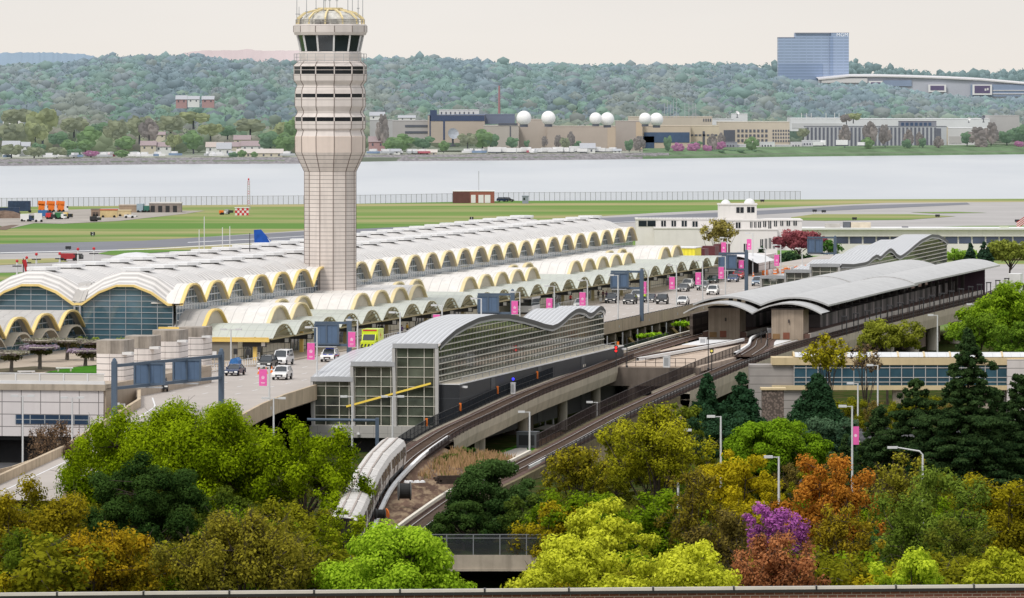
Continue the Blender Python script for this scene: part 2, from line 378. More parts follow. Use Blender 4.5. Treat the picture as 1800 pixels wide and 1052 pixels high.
# stony bank at the waterline
rows = []
RIP = mat('riprap', (.23, .22, .23), .95, .35, .5, bump=.6)
for k, (dy, z) in enumerate([(-1, -1.2), (3, 1.0), (7, 2.6), (9, 2.7)]):
    rows.append([((px - 900) * (fshore(px) + dy) / FOC, fshore(px) + dy, z + (R.random() - .5) * .5 * (k > 0)) for px in range(-300, 1180, 6)])
g = MB(); g.grid(rows); tag(g.build('stony_bank', RIP), kind='structure')
g = MB(); g.grid([[((px - 900) * (fshore(px) + dy) / FOC, fshore(px) + dy, z) for px in range(1130, 2200, 20)] for dy, z in ((-2, -1.2), (0, .2), (14, 3.0), (70, 5.0))]); tag(g.build('grass_bank', mat('bank_grass', (.12, .19, .10), .95, .3, .06)), kind='structure')
g = MB(); g.grid([[((px - 900) * (fshore(px) + dy) / FOC, fshore(px) + dy, z) for px in range(-300, 1180, 20)] for dy, z in ((9.5, 2.75), (40, 3.0), (90, 3.3))]); tag(g.build('shore_yard', mat('shore_yard_ground', (.30, .31, .26), .95, .25, .04)), kind='structure')
# distant ridges behind
def ridge(name, y, prof, m, depth=1500):
    rows = [[((px - 900) * y / FOC, y, -5) for px, _ in prof], [((px - 900) * y / FOC, y + 60, HC - (py - YH) / (FOC / y)) for px, py in prof], [((px - 900) * (y + depth) / FOC, y + depth, -5) for px, _ in prof]]
    g = MB(); g.grid(rows); return tag(g.build(name, m), kind='structure')
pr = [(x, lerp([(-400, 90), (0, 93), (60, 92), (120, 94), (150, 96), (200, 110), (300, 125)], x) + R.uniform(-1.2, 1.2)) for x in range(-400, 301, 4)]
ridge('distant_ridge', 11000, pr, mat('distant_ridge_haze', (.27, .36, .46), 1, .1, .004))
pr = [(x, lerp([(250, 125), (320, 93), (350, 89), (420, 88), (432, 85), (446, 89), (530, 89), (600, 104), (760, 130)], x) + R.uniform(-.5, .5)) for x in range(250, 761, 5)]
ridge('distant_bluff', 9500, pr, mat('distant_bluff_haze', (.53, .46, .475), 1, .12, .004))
# ================================================================= terminal
LB, NB, ZS, RH = 13.7, 27, 15.4, 2.6
P_END = [(-.5, 0), (-.452, 0), (-.274, .64), (-.09, 1), (.09, 1), (.274, .64), (.452, 0), (.5, 0)]
P_LONG = [(-.5, 0), (-.41, .3), (-.3, .68), (-.2, .9), (-.08, 1), (.08, 1), (.2, .9), (.3, .68), (.41, .3), (.5, 0)]
ROOF = mat('white_metal_roof', (.54, .52, .505), .42, .07, .25, seams=[('Y', .85, .3, 1.32), ('Y', .85, .1, .65, .3)], stain=.12, spec=.5)
VROOF = mat('white_vault_roof', (.72, .69, .655), .45, .08, .4, seams=[('X', 1.6, .12, .72)], stain=.16, spec=.5)
GREYR = mat('grey_vault_roof', (.44, .42, .40), .5, .12, .4, seams=[('X', 1.5, .12, .75)])
SOFF = mat('tan_soffit', (.50, .45, .36), .7, .08, .5)
GLS = glass_mat('slate_glass', (.10, .15, .19), .12, .3); MULW = mat('pale_mullion', (.50, .52, .53), .5, .05, 1)
MULL = mat('mullion_grey', (.34, .37, .40), .5, .05, 1)
WALLP = mat('white_panel_wall', (.62, .575, .56), .7, .06, .5, seams=[('Z', 1.1, .09, .35)], stain=.15)
GLH = glass_mat('hall_glass', (.06, .125, .165), .08, .45, .12)
WALLG = mat('gridded_panel_wall', (.72, .67, .58), .7, .06, .5, seams=[('Z', 1.15, .11, .3), ('Y', 2.28, .14, .3), ('X', 2.28, .14, .3)], stain=.1)
def prof_at(P, t):
    for (t0, p0), (t1, p1) in zip(P, P[1:]):
        if t <= t1: return p0 + (p1 - p0) * (t - t0) / (t1 - t0)
    return P[-1][1]
def arch_rim(mb, P, place, zs, r, h, d, mi=0):
    """rim of an arch: place(t, z, k) with k=0 front, 1 back"""
    n = len(P); rows = []
    for i, (t, p) in enumerate(P):
        z = zs + r * p
        (t0, p0), (t1, p1) = P[max(0, i - 1)], P[min(n - 1, i + 1)]
        sl = (p1 - p0) * r / max(1e-4, (t1 - t0) * LB); hh = h * min(2.2, math.sqrt(1 + sl * sl))
        rows.append([place(t, z + h * .4, 0), place(t, z + h * .4, 1), place(t, z + h * .4 - hh, 1), place(t, z + h * .4 - hh, 0), place(t, z + h * .4, 0)])
    mb.grid(rows, mi)
def glazed(mb, P, place, zs, r, z0, nv, nh, gi=0, mi=1, w=.12):
    """curtain wall under an arch: glass sheet and mullions; place(t,z,off)"""
    top = [place(t, zs + r * p, 0) for t, p in P]; bot = [place(t, z0, 0) for t, p in P]
    mb.grid([bot, top], gi)
    ww = w / LB / 2
    for i in range(nv + 1):
        t = -.5 + i / nv; t = max(-.495, min(.495, t)); zt = zs + r * prof_at(P, t)
        mb.add([place(t - ww, z0, .08), place(t + ww, z0, .08), place(t + ww, zt, .08), place(t - ww, zt, .08)], [(0, 1, 2, 3)], mi)
    for j in range(nh):
        z = z0 + (zs + r - z0) * (j + .5) / nh
        tt = [t / 100 for t in range(-50, 51) if zs + r * prof_at(P, t / 100) >= z]
        if not tt: continue
        a, b = tt[0], tt[-1]
        mb.add([place(a, z - w * .5, .09), place(b, z - w * .5, .09), place(b, z + w * .5, .09), place(a, z + w * .5, .09)], [(0, 1, 2, 3)], mi)
term = fthing('terminal_building', 'long white airport terminal with a domed roof and rows of yellow rimmed arches', 'terminal')
def roofz(a, b):
    ta = ((-a) / LB) % 1 - .5; tb = (b / LB) % 1 - .5
    pa = prof_at(P_END, ta); pb = prof_at(P_LONG, tb)
    k = .72 * max(0, min(1, -a / 3.5)) * max(0, min(1, b / 4)) * max(0, min(1, (NB * LB - b) / 4))
    pe = pb + k * (1 - pb)
    return ZS + RH * (pa + pe - .32 * pa * pe * max(0, min(1, b / 5))) - (.0 if b > 3 else RH * pb * (1 - b / 3))
aa = sorted({-(i + .5 + t) * LB for i in (0, 1) for t, _ in P_END} | {-1.2, -3.5, -4.8})
bb = sorted({round((j + .5 + t) * LB, 3) for j in range(NB) for t, _ in P_LONG} | {0, 1.5, 3})
mb = MB(); mb.grid([[(a, b, roofz(a, b)) for a in aa] for b in bb]); mb.build('roof', ROOF, term)
mb = MB(); mb.box(-27.6, -.9, NB * LB - .4, NB * LB - .1, 7, ZS + .8); mb.box(-27.6, -27.3, .5, NB * LB, 5, ZS + .2); mb.build('back_wall', WALLP, term)
# end facade, two wide arches
for i in (0, 1):
    c = -(i + .5) * LB
    mb = MB(); arch_rim(mb, P_END, lambda t, z, k, c=c: (c + t * LB, -.5 + .9 * k, z), ZS, RH, .30, .9); mb.build('arch_rim', AYEL, term)
    mb = MB(); glazed(mb, P_END, lambda t, z, o, c=c: (c + t * LB, .25 - o, z), ZS - .2, RH, 7.5, 6, 13, w=.1); mb.build('glass_wall', [GLH, MULL], term)
mb = MB()
for da in (-13.3, -14.1): mb.tube([(da, -.35, 9.5), (da, -.35, ZS + .2)], .14, 6)
for z in range(10, 16): mb.box(-14.1, -13.3, -.42, -.3, z, z + .1)
mb.build('valley_ladder', STEEL, term)
# valley flashing between the two end domes
mb = MB(); mb.grid([[(-13.7 + x, y, roofz(-13.7, y) + .12 + abs(x) * .2) for x in (-.9, 0, .9)] for y in (.2, 2, 4, 7, 9)]); mb.build('valley_gutter', GREYR, term)
# long side, one hood per bay
for j in range(NB):
    c = (j + .5) * LB
    mb = MB()
    mb.grid([[(a, c + t * LB, ZS + RH * p + .10) for t, p in P_LONG] for a in (-3.2, -1, 1.2)], 0)
    mb.grid([[(a, c + t * LB * .985, ZS + RH * p - .18) for t, p in P_LONG] for a in (.3, 1.15)], 1)
    mb.build('hood', [VROOF, SOFF], term)
    mb = MB(); arch_rim(mb, P_LONG, lambda t, z, k, c=c: (1.45 - .5 * k, c + t * LB, z), ZS + .05, RH, .27, .5); mb.build('arch_rim', AYEL if j < 7 else PYEL, term)
    mb = MB(); glazed(mb, P_LONG, lambda t, z, o, c=c: (.42 + o, c + t * LB, z), ZS - .25, RH, 9.5, 8, 8, w=.17)
    mb.build('glass_wall', [GLS, MULW], term)
# skylight plates on both rows of domes
oct8 = lambda r, ox=0, oy=0: [(ox + r * math.cos(math.pi * (k + .5) / 4), oy + r * math.sin(math.pi * (k + .5) / 4)) for k in range(8)]
for i in (0, 1):
    for j in range(NB):
        a, b = -(i + .5) * LB, (j + .5) * LB; z = ZS + 1.68 * RH - .1
        mb = MB(); mb.prism(oct8(1.7, a, b), z - .5, z + .22, 1); mb.prism(oct8(2.4, a, b), z + .222, z + .66, 0)
        mb.build('skylight', [WHITE, DKM], term)
# arcade vaults between hall and kerb
def cf(b): return 14.2 + .0126 * b
BACK = {0, 3, 4, 9, 10, 16, 17, 23, 24}
def af(j): return 4.3 if j in BACK else 10.3
AZ, AR = 12.2, 2.3
mw = MB()
for j in range(NB):
    c = (j + .5) * LB; A = af(j)
    mb = MB(); n = 6
    mb.grid([[(-.8 + (A + .8) * k / n, c + t * LB, AZ + AR * p) for t, p in P_LONG] for k in range(n + 1)], 0)
    mb.build('arcade_vault', VROOF if j else GREYR, term)
    mb = MB(); arch_rim(mb, P_LONG, lambda t, z, k, c=c, A=A: (A + .35 - .55 * k, c + t * LB, z), AZ, AR, .25, .5); mb.build('arcade_rim', PYEL if j else YEL, term)
    mb = MB(); mb.grid([[(A - .12, c + t * LB, 9.5) for t, p in P_LONG], [(A - .12, c + t * LB, AZ + AR * p) for t, p in P_LONG]], 0)
    mb.build('arch_panel', SOFF, term)
    mw.box(-1, A - .7, j * LB + .003, (j + 1) * LB - .003, 5, AZ - .05); mw.box(2, cf(c) - 5.0, j * LB + .003, (j + 1) * LB - .003, 7.3, 10.5)
mw.build('kerbside_wall', WALLG, term)
for j in range(NB):
    c = (j + .5) * LB; A = af(j)
    if j % 2 == 0:
        D = cf(c) - 5.0; mb = MB(); mb.box(D + .003, D + .1, c - 3.4, c + 3.4, 7.5, 10.2, 0)
        for q in (-3.4, -1.2, 1.2, 3.4): mb.box(D + .1, D + .18, c + q - .06, c + q + .06, 7.5, 10.2, 1)
        mb.build('door', [GLD, MULL], term)
# eave beam seen on the near end of the arcade
mb = MB(); mb.box(-2.0, 4.6, -.4, -.05, 11.75, 12.25); mb.build('eave_beam', YEL, term)
mb = MB(); mb.box(-1.0, 3.0, -1.6, -.3, 7.5, 11.7); mb.build('end_wall', WALLP, term)
# kerbside canopy
CANR = mat('green_canopy_glazing', (.73, .765, .715), .4, .06, .6, seams=[('X', 1.25, .12, .8), ('Y', 2.28, .1, .7)], spec=.5)
_n = CANR.node_tree.nodes; _t = _n.new('ShaderNodeBsdfTranslucent'); _t.inputs[0].default_value = (.72, .78, .66, 1); _x = _n.new('ShaderNodeMixShader'); _x.inputs[0].default_value = .36
_o = [q for q in _n if q.type == 'OUTPUT_MATERIAL'][0]; _p = [q for q in _n if q.type == 'BSDF_PRINCIPLED'][0]; _k = CANR.node_tree.links
_k.new(_p.outputs[0], _x.inputs[1]); _k.new(_t.outputs[0], _x.inputs[2]); _k.new(_x.outputs[0], _o.inputs[0])
TRUS = mat('olive_truss', (.33, .28, .15), .6, .15, 1)
can = fthing('kerbside_canopy', 'pale green vaulted glass canopy along the terminal kerb with yellow columns', 'canopy')
CZ, CR = 10.7, 1.85
def cf(b): return 14.2 + .0126 * b
for j in range(NB):
    c = (j + .5) * LB; a0 = af(j) - .3 if j else 1.0; a1 = cf(c)
    if j == 0: a0 = 1.2
    mb = MB(); n = 6
    mb.grid([[(a0 + (a1 - a0) * k / n, c + t * LB, CZ + CR * p) for t, p in P_LONG] for k in range(n + 1)]); mb.build('canopy_vault', CANR, can)
    mb = MB()
    pts = [(a1 - .15, c + t * LB, CZ + CR * p - .12) for t, p in P_LONG]
    for p, q in zip(pts, pts[1:]): mb.bar(p, q, .12)
    for k in range(1, 9, 1):
        t, p = P_LONG[k]; mb.bar((a1 - .3, c + t * LB, CZ + CR * p - .1), (a1 - 2.6, c + t * LB * .9, CZ + .15), .14)
    for k in (2, 4, 5, 7):
        t, p = P_LONG[k]; mb.bar((a1 - 2.6, c, CZ - .3), (a1 - .3, c + t * LB, CZ + CR * p - .1), .12)
    mb.bar((a1 - 2.6, c - 6.8, CZ + .1), (a1 - 2.6, c + 6.8, CZ + .1), .25); mb.bar((a1 - .2, c - 6.8, CZ - .05), (a1 - .2, c + 6.8, CZ - .05), .22); mb.build('truss', TRUS, can)
    mb = MB(); mb.grid([[(a1 - 1.5 - .9 * (1 - p), c + t * LB * .96, CZ + .1) for t, p in P_LONG], [(a1 - .5, c + t * LB * .96, CZ + CR * p - .15) for t, p in P_LONG]]); mb.build('end_glazing', mat('olive_glazing', (.40, .40, .27), .4, .15, 1, seams=[('Y', 1.7, .3, .45)]), can)
    mb = MB(); b = j * LB + .3
    mb.box(a1 - 4.4, a1 - 1.0, b, b + .25, 9.55, 10.3, 0); mb.box(a1 - 1.7, a1 - 1.15, b - .03, b - .003, 9.65, 10.2, 1); mb.build('hanging_sign', [DKM, WHITE], can)
    if j % 2 == 0:
        mb = MB(); mb.box(a1 - 3.0, a1 - 2.5, b + .4, b + .9, 7.55, CZ); mb.build('column', YEL if j < 3 else TRUS, can)
mb = MB(); mb.box(1.2, 13.8, -.35, .05, 10.25, 10.75, 0); mb.box(1.2, 13.8, -.37, -.35, 10.75, 10.9, 0); mb.build('valance', YEL, can)
mb = MB(); mb.box(cf(NB * LB) - 4, cf(NB * LB), NB * LB + .2, NB * LB + .6, 7.5, 12.4); mb.build('end_panel', WALLP, can)
# ---- left wing with three yellow arches, facing the garden
wing = fthing('terminal_wing', 'low terminal wing with yellow arches and curved grey hoods behind the roof garden', 'terminal')
WA = -13.9
for k in range(5):
    c = -(k + .5) * LB; zs = 12.3
    mb = MB(); mb.grid([[(WA - 16 + 17 * q / 4, c + t * LB, zs + 2.4 * p) for t, p in P_LONG] for q in range(5)]); mb.build('vault_roof', GREYR, wing)
    mb = MB(); arch_rim(mb, P_LONG, lambda t, z, kk, c=c: (WA + 1.3 - .5 * kk, c + t * LB, z), zs, 2.4, .27, .5); mb.build('arch_rim', AYEL, wing)
    mb = MB(); glazed(mb, P_LONG, lambda t, z, o, c=c: (WA + o, c + t * LB, z), zs - .1, 2.4, 8.8, 6, 7, w=.15); mb.build('glass_wall', [GLB, MULL], wing)
    mb = MB(); PE = [(t * .78, p) for t, p in P_LONG]
    mb.grid([[(WA + .2 + q, c + .5 + t * LB, 11.1 + 1.6 * p) for t, p in PE] for q in (0, 1.4)]); mb.grid([[(WA + 1.6, c + .5 + t * LB, 11.1 + 1.6 * p + d) for t, p in PE] for d in (-.25, .02)]); mb.build('curved_hood', SOFF, wing)
# ---- stair drums by the kerb
DRUM = mat('drum_panel', (.74, .69, .67), .7, .06, .4, seams=[('Z', .78, .09, .3)], stain=.2)
DRUMC = mat('drum_concrete_band', (.36, .32, .28), .85, .25, .6, stain=.8)
labs = ['nearest and leftmost pale drum tower with stained concrete band beside the roof garden', 'second pale drum tower from the left beside the roof garden', 'third pale drum tower from the left, in front of the hall corner', 'pale drum tower farthest right, touching the kerbside canopy']
for k, (px, yt, w) in enumerate([(201, 597, 52), (249, 590, 50), (297, 580, 50), (341, 575, 46)]):
    b = [-92, -66, -40, -14][k]; s = FOC / (OY + b * CA - 1.6); X = (px - 900) / s; a = (X - OX - b * SA) / CA
    zt = HC - (yt - YH) / s; r = w / s / 2
    t = fthing('drum_tower', labs[k], 'tower', a, b, 7.4, 0, 'drum towers by the kerb')
    pro = [(-1, 1), (-.98, .82), (-.9, .94)]
    pl = [(-r, 3), (-r, -.7 * r)] + [(r * math.sin(q) , -.7 * r - .55 * r * math.cos(q)) for q in [math.radians(x) for x in range(-70, 71, 20)]] + [(r, -.7 * r), (r, 3)]
    hz = zt - 7.4
    mb = MB(); mb.prism(pl, 0, hz * .76); mb.box(-.06, .06, -1.3 * r, -1.2 * r, 0, hz * .76); mb.build('drum', DRUM, t)
    mb = MB(); mb.prism([(x * 1.01, y * 1.01) for x, y in pl], hz * .76, hz); mb.build('concrete_band', DRUMC, t)
    mb = MB(); mb.box(r * .5, r * 1.5, -1.0 * r, -.4 * r, hz * .74, hz * .79); mb.build('flat_light', WHITE, t)
# ---- garage block with roof garden
GARW = mat('garage_panels', (.63, .595, .60), .7, .05, .3, seams=[('X', 2.42, .1, .3), ('Z', 1.5, .1, .3)], stain=.08)
gar = fthing('garden_block', 'white panelled block with a strip window and a railed roof garden on top', 'building')
GB = -114.0
mb = MB(); mb.box(-60, 20, GB, GB + 3, 3.4, 9.0, 0); mb.build('wall', GARW, gar)
mb = MB(); mb.box(-60, 20.3, GB - .25, GB + 3, 9.0, 9.75); mb.build('coping', CONC, gar)
mb = MB(); mb.box(-60, 4, GB + .1, -8, 9.1, 9.25); mb.box(4, 20.3, GB + .1, -60, 9.1, 9.25); mb.box(19.9, 20.25, GB + .3, -60, 3, 9.7); mb.build('terrace_deck', PAVE, gar)
mb = MB(); mb.box(-60, 20.2, GB - .2, GB + .1, 9.75, 10.15, 0); 
for k in range(27): mb.box(-60 + k * 3, -59.85 + k * 3, GB - .2, GB, 10.15, 11.1, 0)
mb.box(-60, 20.2, GB - .15, GB - .05, 10.98, 11.1, 0)
mb.build('parapet_railing', WHITE, gar)
mb = MB(); mb.quad((-60, GB - .1, 10.15), (20.1, GB - .1, 10.15), (20.1, GB - .1, 11), (-60, GB - .1, 11)); mb.build('railing_panel', fence_mat('pale_mesh', (.62, .60, .57), .75), gar)
mb = MB(); mb.box(9.0, 18.2, GB - .12, GB - .003, 4.9, 6.0, 0)
for k in range(6): mb.box(9.0 + k * 1.83, 9.1 + k * 1.83, GB - .16, GB - .12, 4.9, 6.0, 1)
mb.box(9.0, 18.2, GB - .16, GB - .12, 5.4, 5.48, 1); mb.build('strip_window', [glass_mat('navy_glass', (.02, .045, .09), .06, .3), MULL], gar)
mb = MB(); mb.box(-60, 20, GB + 2.5, GB + 3.5, -1, 3.4); mb.box(-60, 20, GB + .4, GB + 2.4, 2.9, 3.35); mb.build('undercroft', DARK, gar)  # near black backing carries the shade below the overhang in its colour
mb = MB(); 
for k in range(9): mb.box(-58 + k * 9, -57.4 + k * 9, GB + .6, GB + 1.2, -.5, 2.9)
mb.build('undercroft_columns', CONC, gar)
def ftag_sheet(name, pts, z, m): g = MB(); g.poly([FT(a, b, z) for a, b in pts]); return tag(g.build(name, m), kind='structure')
psheet('garden_lawn', [(78, 655), (176, 656), (176, 641), (128, 646)], LAWN, 9.33, 9.33)
ftag_sheet('garden_bed', [(-10, -104), (-1, -104), (-3, -84), (4, -64), (-4, -58), (-11, -80)], 9.30, mat('mulch_bed', (.09, .075, .04), .95, .4, .6))
ftag_sheet('garden_lawn', [(-9, -100), (-5, -100), (-6, -82), (-10, -84)], 9.34, LAWN)
# benches
for k, (a, b) in enumerate([(-3, -96), (1.5, -82), (3.8, -72), (8, -62), (-6, -104)]):
    t = fthing('garden_bench', ['white slab bench between the left pergolas of the roof garden', 'white slab bench at the edge of the bright lawn', 'white slab bench in the middle of the roof garden', 'white slab bench near the leftmost drum tower', 'white slab bench nearest the garden railing'][k], 'bench', a, b, 9.3, .3, 'roof garden benches')
    mb = MB(); mb.box(-1.1, 1.1, -.25, .25, .4, .52); mb.build('seat', WHITE, t)
    mb = MB(); mb.box(-.9, -.7, -.2, .2, 0, .4); mb.box(.7, .9, -.2, .2, 0, .4); mb.build('legs', CONCL, t)
# ================================================================= control tower
TW = mat('tower_panels', (.64, .575, .54), .75, .11, .22, seams=[('Z', .617, .075, .35)], stain=.25)
TW2 = mat('tower_head_panels', (.66, .605, .58), .75, .07, .25, seams=[('Z', 1.9, .07, .45)], stain=.12)
TWP = mat('tower_plain_panels', (.66, .565, .51), .75, .06, .3, stain=.12)
SEAM = mat('tower_seam', (.17, .135, .12), .8, .1, 1)
ta, tb = 1.6, 92.8
tp = FT(ta, tb); S_ = FOC / tp.y
tower = thing('control_tower', 'tall beige air traffic control tower with dark cab windows and rooftop antennas', 'control tower', (tp.x, tp.y, 0), math.radians(8))
tz = lambda py: HC - (py - YH) / S_
k12 = 1 / math.cos(math.pi / 12)
rr = lambda px: px / S_ * 1.015
def seams(mb, prof, w=.10, mi=0, n=12):
    for k in range(n):
        t = 2 * math.pi * k / n
        for (r0, z0), (r1, z1) in zip(prof, prof[1:]):
            mb.bar((r0 * math.cos(t), r0 * math.sin(t), z0), (r1 * math.cos(t), r1 * math.sin(t), z1), w, w, mi)
shaft = [(rr(45), 6), (rr(45), tz(302)), (rr(61), tz(268))]
mb = MB(); mb.lathe(shaft, 12); mb.build('shaft', TW, tower)
pl = [(rr(61), tz(268)), (rr(61.5), tz(240)), (rr(60.5), tz(239))]
mb = MB(); mb.lathe(pl, 12); mb.build('panel_band', TWP, tower)
lev = [(60.5, 239), (58, 232), (57.5, 229), (61, 226), (61.5, 213.2)], [(61.5, 206), (57.5, 200), (57, 196), (60.5, 189), (61.5, 187), (61.5, 171.5)], [(61.5, 165), (60.5, 158), (57.5, 151), (58, 149), (63, 142), (63.8, 130.5)], [(64, 117), (63.5, 115.5), (57, 109.5), (56, 109)]
for q in lev:
    p = [(rr(a), tz(b)) for a, b in q]; mb = MB(); mb.lathe(p, 12); mb.build('floor_band', TW2, tower)
mb = MB()
for q in [shaft, pl] + [[(rr(a), tz(b)) for a, b in q] for q in lev]: seams(mb, q)
mb.build('panel_seams', SEAM, tower)
for a, b in ((213.2, 206), (171.5, 165), (130.5, 117)):
    r = rr(60.8 if b > 120 else 62.8)
    mb = MB(); mb.lathe([(r, tz(a)), (r, tz(b))], 12, mis=[0]); seams(mb, [(r, tz(a)), (r, tz(b))], .16, 1)
    if b < 120: mb.lathe([(r + .06, tz(123.6)), (r + .06, tz(122.8))], 12, mis=[1])
    mb.build('window_band', [GLK, TW2], tower)
mb = MB(); mb.lathe([(rr(56), tz(109)), (rr(54.5), tz(108)), (rr(54.5), tz(93)), (rr(51), tz(91))], 12); mb.build('cab_base', TW2, tower)
mb = MB()
for zz in (tz(95), tz(101), tz(107)): 
    for k in range(24):
        a0, a1 = 2 * math.pi * k / 24, 2 * math.pi * (k + 1) / 24; r = rr(63)
        mb.bar((r * math.cos(a0), r * math.sin(a0), zz), (r * math.cos(a1), r * math.sin(a1), zz), .06)
for k in range(24):
    a0 = 2 * math.pi * k / 24; mb.bar((rr(63) * math.cos(a0), rr(63) * math.sin(a0), tz(109)), (rr(63) * math.cos(a0), rr(63) * math.sin(a0), tz(95)), .06)
mb.build('catwalk_railing', STEEL, tower)
c0, c1 = (rr(51), tz(91)), (rr(57), tz(62.5))
mb = MB(); mb.lathe([c0, c1], 12); mb.build('cab_window', GLD, tower)
for k in range(12):
    t_ = math.pi * k / 6; mb = MB(); mb.bar(((c0[0] + .05) * math.cos(t_), (c0[0] + .05) * math.sin(t_), c0[1]), ((c1[0] + .05) * math.cos(t_), (c1[0] + .05) * math.sin(t_), c1[1]), .26); mb.build('window_frame', WHITE, tower)
p = [(rr(57), tz(62.5)), (rr(62), tz(62)), (rr(64), tz(57)), (rr(64), tz(46)), (rr(62.5), tz(43.5)), (0, tz(43.5))]
mb = MB(); mb.lathe(p, 12, mis=[0] * 5); seams(mb, [p[2], p[3]], .1, 1); mb.build('cab_roof', [TW2, SEAM], tower)
mb = MB(); mb.lathe([(rr(50), tz(43.5)), (rr(50), tz(34)), (rr(44), tz(27)), (rr(30), tz(20)), (0, tz(18))], 16); mb.build('roof_drum', mat('equipment_drum', (.5, .49, .46), .6, .35, 1.1), tower)
mb = MB()
for k in range(12):
    t = 2 * math.pi * (k + .5) / 12; c, s = math.cos(t), math.sin(t)
    pts = [(rr(59) * c, rr(59) * s, tz(43)), (rr(58) * c, rr(58) * s, tz(33)), (rr(45) * c, rr(45) * s, tz(23)), (rr(22) * c, rr(22) * s, tz(17))]
    for a, b in zip(pts, pts[1:]): mb.bar(a, b, .24)
mb.lathe([(rr(22), tz(18)), (rr(22), tz(14)), (0, tz(14))], 12); mb.build('crown_frame', PYEL, tower)
mb = MB()
for k in range(24):
    t = 2 * math.pi * k / 24; t1 = 2 * math.pi * (k + 1) / 24; r = rr(60)
    mb.bar((r * math.cos(t), r * math.sin(t), tz(43)), (r * math.cos(t), r * math.sin(t), tz(35)), .06)
    for y in (35, 39): mb.bar((r * math.cos(t), r * math.sin(t), tz(y)), (r * math.cos(t1), r * math.sin(t1), tz(y)), .06)
for k in range(12):
    t = R.uniform(0, 6.28); r = rr(R.uniform(40, 55)); z = tz(43); mb.box(r * math.cos(t) - .4, r * math.cos(t) + .4, r * math.sin(t) - .4, r * math.sin(t) + .4, z, z + R.uniform(.5, 1.3))
mb.build('roof_railing', mat('rooftop_grey', (.30, .29, .28), .6, .3, 1), tower)
for dx, dy, h0, tp_ in [(-59, 0, 40, -20), (-44, -20, 36, -12), (-24, 10, 30, -16), (-15, -30, 25, -25), (-8, 10, 16, -22), (-2, -10, 16, -24), (14, 20, 16, -2), (30, -10, 24, -14), (42, 25, 30, -18), (47, -20, 30, -16), (58, 5, 40, -22), (-53, 20, 40, 12)]:
    mb = MB(); mb.tube([(dx / S_, dy / S_, tz(h0)), (dx / S_, dy / S_, tz(tp_))], [.07, .045], 5)
    if R.random() < .4: mb.box(dx / S_ - .2, dx / S_ + .2, dy / S_ - .05, dy / S_ + .05, tz(h0 - 14), tz(h0 - 15.5))
    mb.build('antenna', STEEL, tower)
# ================================================================= elevated road
def fsheet_thick(name, pts, z0, z1, m, kind='structure'):
    g = MB(); g.prism([tuple(FT(a, b)[:2]) for a, b in pts], z0, z1); return tag(g.build(name, m), kind=kind)
REDGE = [(46.5, -230), (43.5, -180), (43.5, -142), (41, -108), (39, -80), (38.6, -40), (38.5, 235), (36, 330), (34, 420), (38, 560)]
LEDGE = [(36, -230), (33, -180), (26, -120), (20, -98), (14, -60), (10, -20), (9.6, 60), (10, 420), (12, 560)]
ZR = 7.5
def zroad(b): return ZR if b > -118 else ZR - (-118 - b) * .035
g = MB(); n = 60
def pl_at(P, b):
    P2 = [(q[1], q[0]) for q in P]; return lerp(P2, b)
bs = [-230 + 790 * k / n for k in range(n + 1)]
g.grid([[FT(pl_at(LEDGE, b) + (pl_at(REDGE, b) - pl_at(LEDGE, b)) * q, b, zroad(b)) for q in (0, .5, 1)] for b in bs])
g.grid([[FT(pl_at(LEDGE, b) + (pl_at(REDGE, b) - pl_at(LEDGE, b)) * q, b, zroad(b) - 1.1) for q in (0, .5, 1)] for b in bs])
tag(g.build('upper_road', ROADM), kind='structure')
def fwall(name, pts, z0f, z1f, w, m, label, cat, **kw):
    t = thing(name, label, cat, (0, 0, 0)); g = MB(); P = [FT(a, b) for a, b in pts]; rows = []
    for i, p in enumerate(P):
        d = (P[min(i + 1, len(P) - 1)] - P[max(i - 1, 0)]).normalized(); nrm = Vector((d.y, -d.x, 0)) * w / 2
        b = pts[i][1]; z0, z1 = z0f(b), z1f(b)
        q0, q1 = p - nrm, p + nrm
        rows.append([(q0.x, q0.y, z0), (q0.x, q0.y, z1), (q1.x, q1.y, z1), (q1.x, q1.y, z0), (q0.x, q0.y, z0)])
    g.grid(rows); g.poly(rows[0][:4]); g.poly(rows[-1][:4]); g.build('wall', m, t); return t
def densify(P, step=14):
    out = []
    for p, q in zip(P, P[1:]):
        k = max(1, int(math.dist(p, q) / step))
        out += [(p[0] + (q[0] - p[0]) * i / k, p[1] + (q[1] - p[1]) * i / k) for i in range(k)]
    return out + [P[-1]]
TANB = mat('tan_barrier', (.50, .40, .285), .85, .14, .35, stain=.45, seams=[('Y', 4.6, .08, .5)])
t = fwall('road_barrier', densify([p for p in REDGE]), lambda b: zroad(b) - .95, lambda b: zroad(b) + .95, .35, TANB, 'long tan concrete barrier along the outer edge of the elevated road', 'barrier')
mb = MB()
for k in range(150):
    b = -80 + k * 3.1; a = pl_at(REDGE, b); p = FT(a, b); q = FT(a, b + 1.7)
    mb.bar((p.x, p.y, 8.48), (q.x, q.y, 8.48), .37, .09)
tag(mb.build('slot_row', DKM, t), kind='stuff')
fwall('ramp_barrier', densify([(20.6, -99), (26, -120), (33, -180), (36, -230)], 6), lambda b: zroad(b) - 1.5, lambda b: zroad(b) + .95, .4, TANB, 'tan concrete barrier on the inner edge of the ramp below the left sign gantry', 'barrier')
mb = MB(); mb.quad(FT(20.4, -112, 4.9), FT(27, -114, 4.9), FT(27, -114, 6.6), FT(20.4, -112, 6.6)); mb.build('side_wall', YEL)
bpy.data.objects['side_wall'].name = 'abutment_wall'; tag(bpy.data.objects['abutment_wall'], 'yellow wall under the ramp beside the garden block', 'wall')
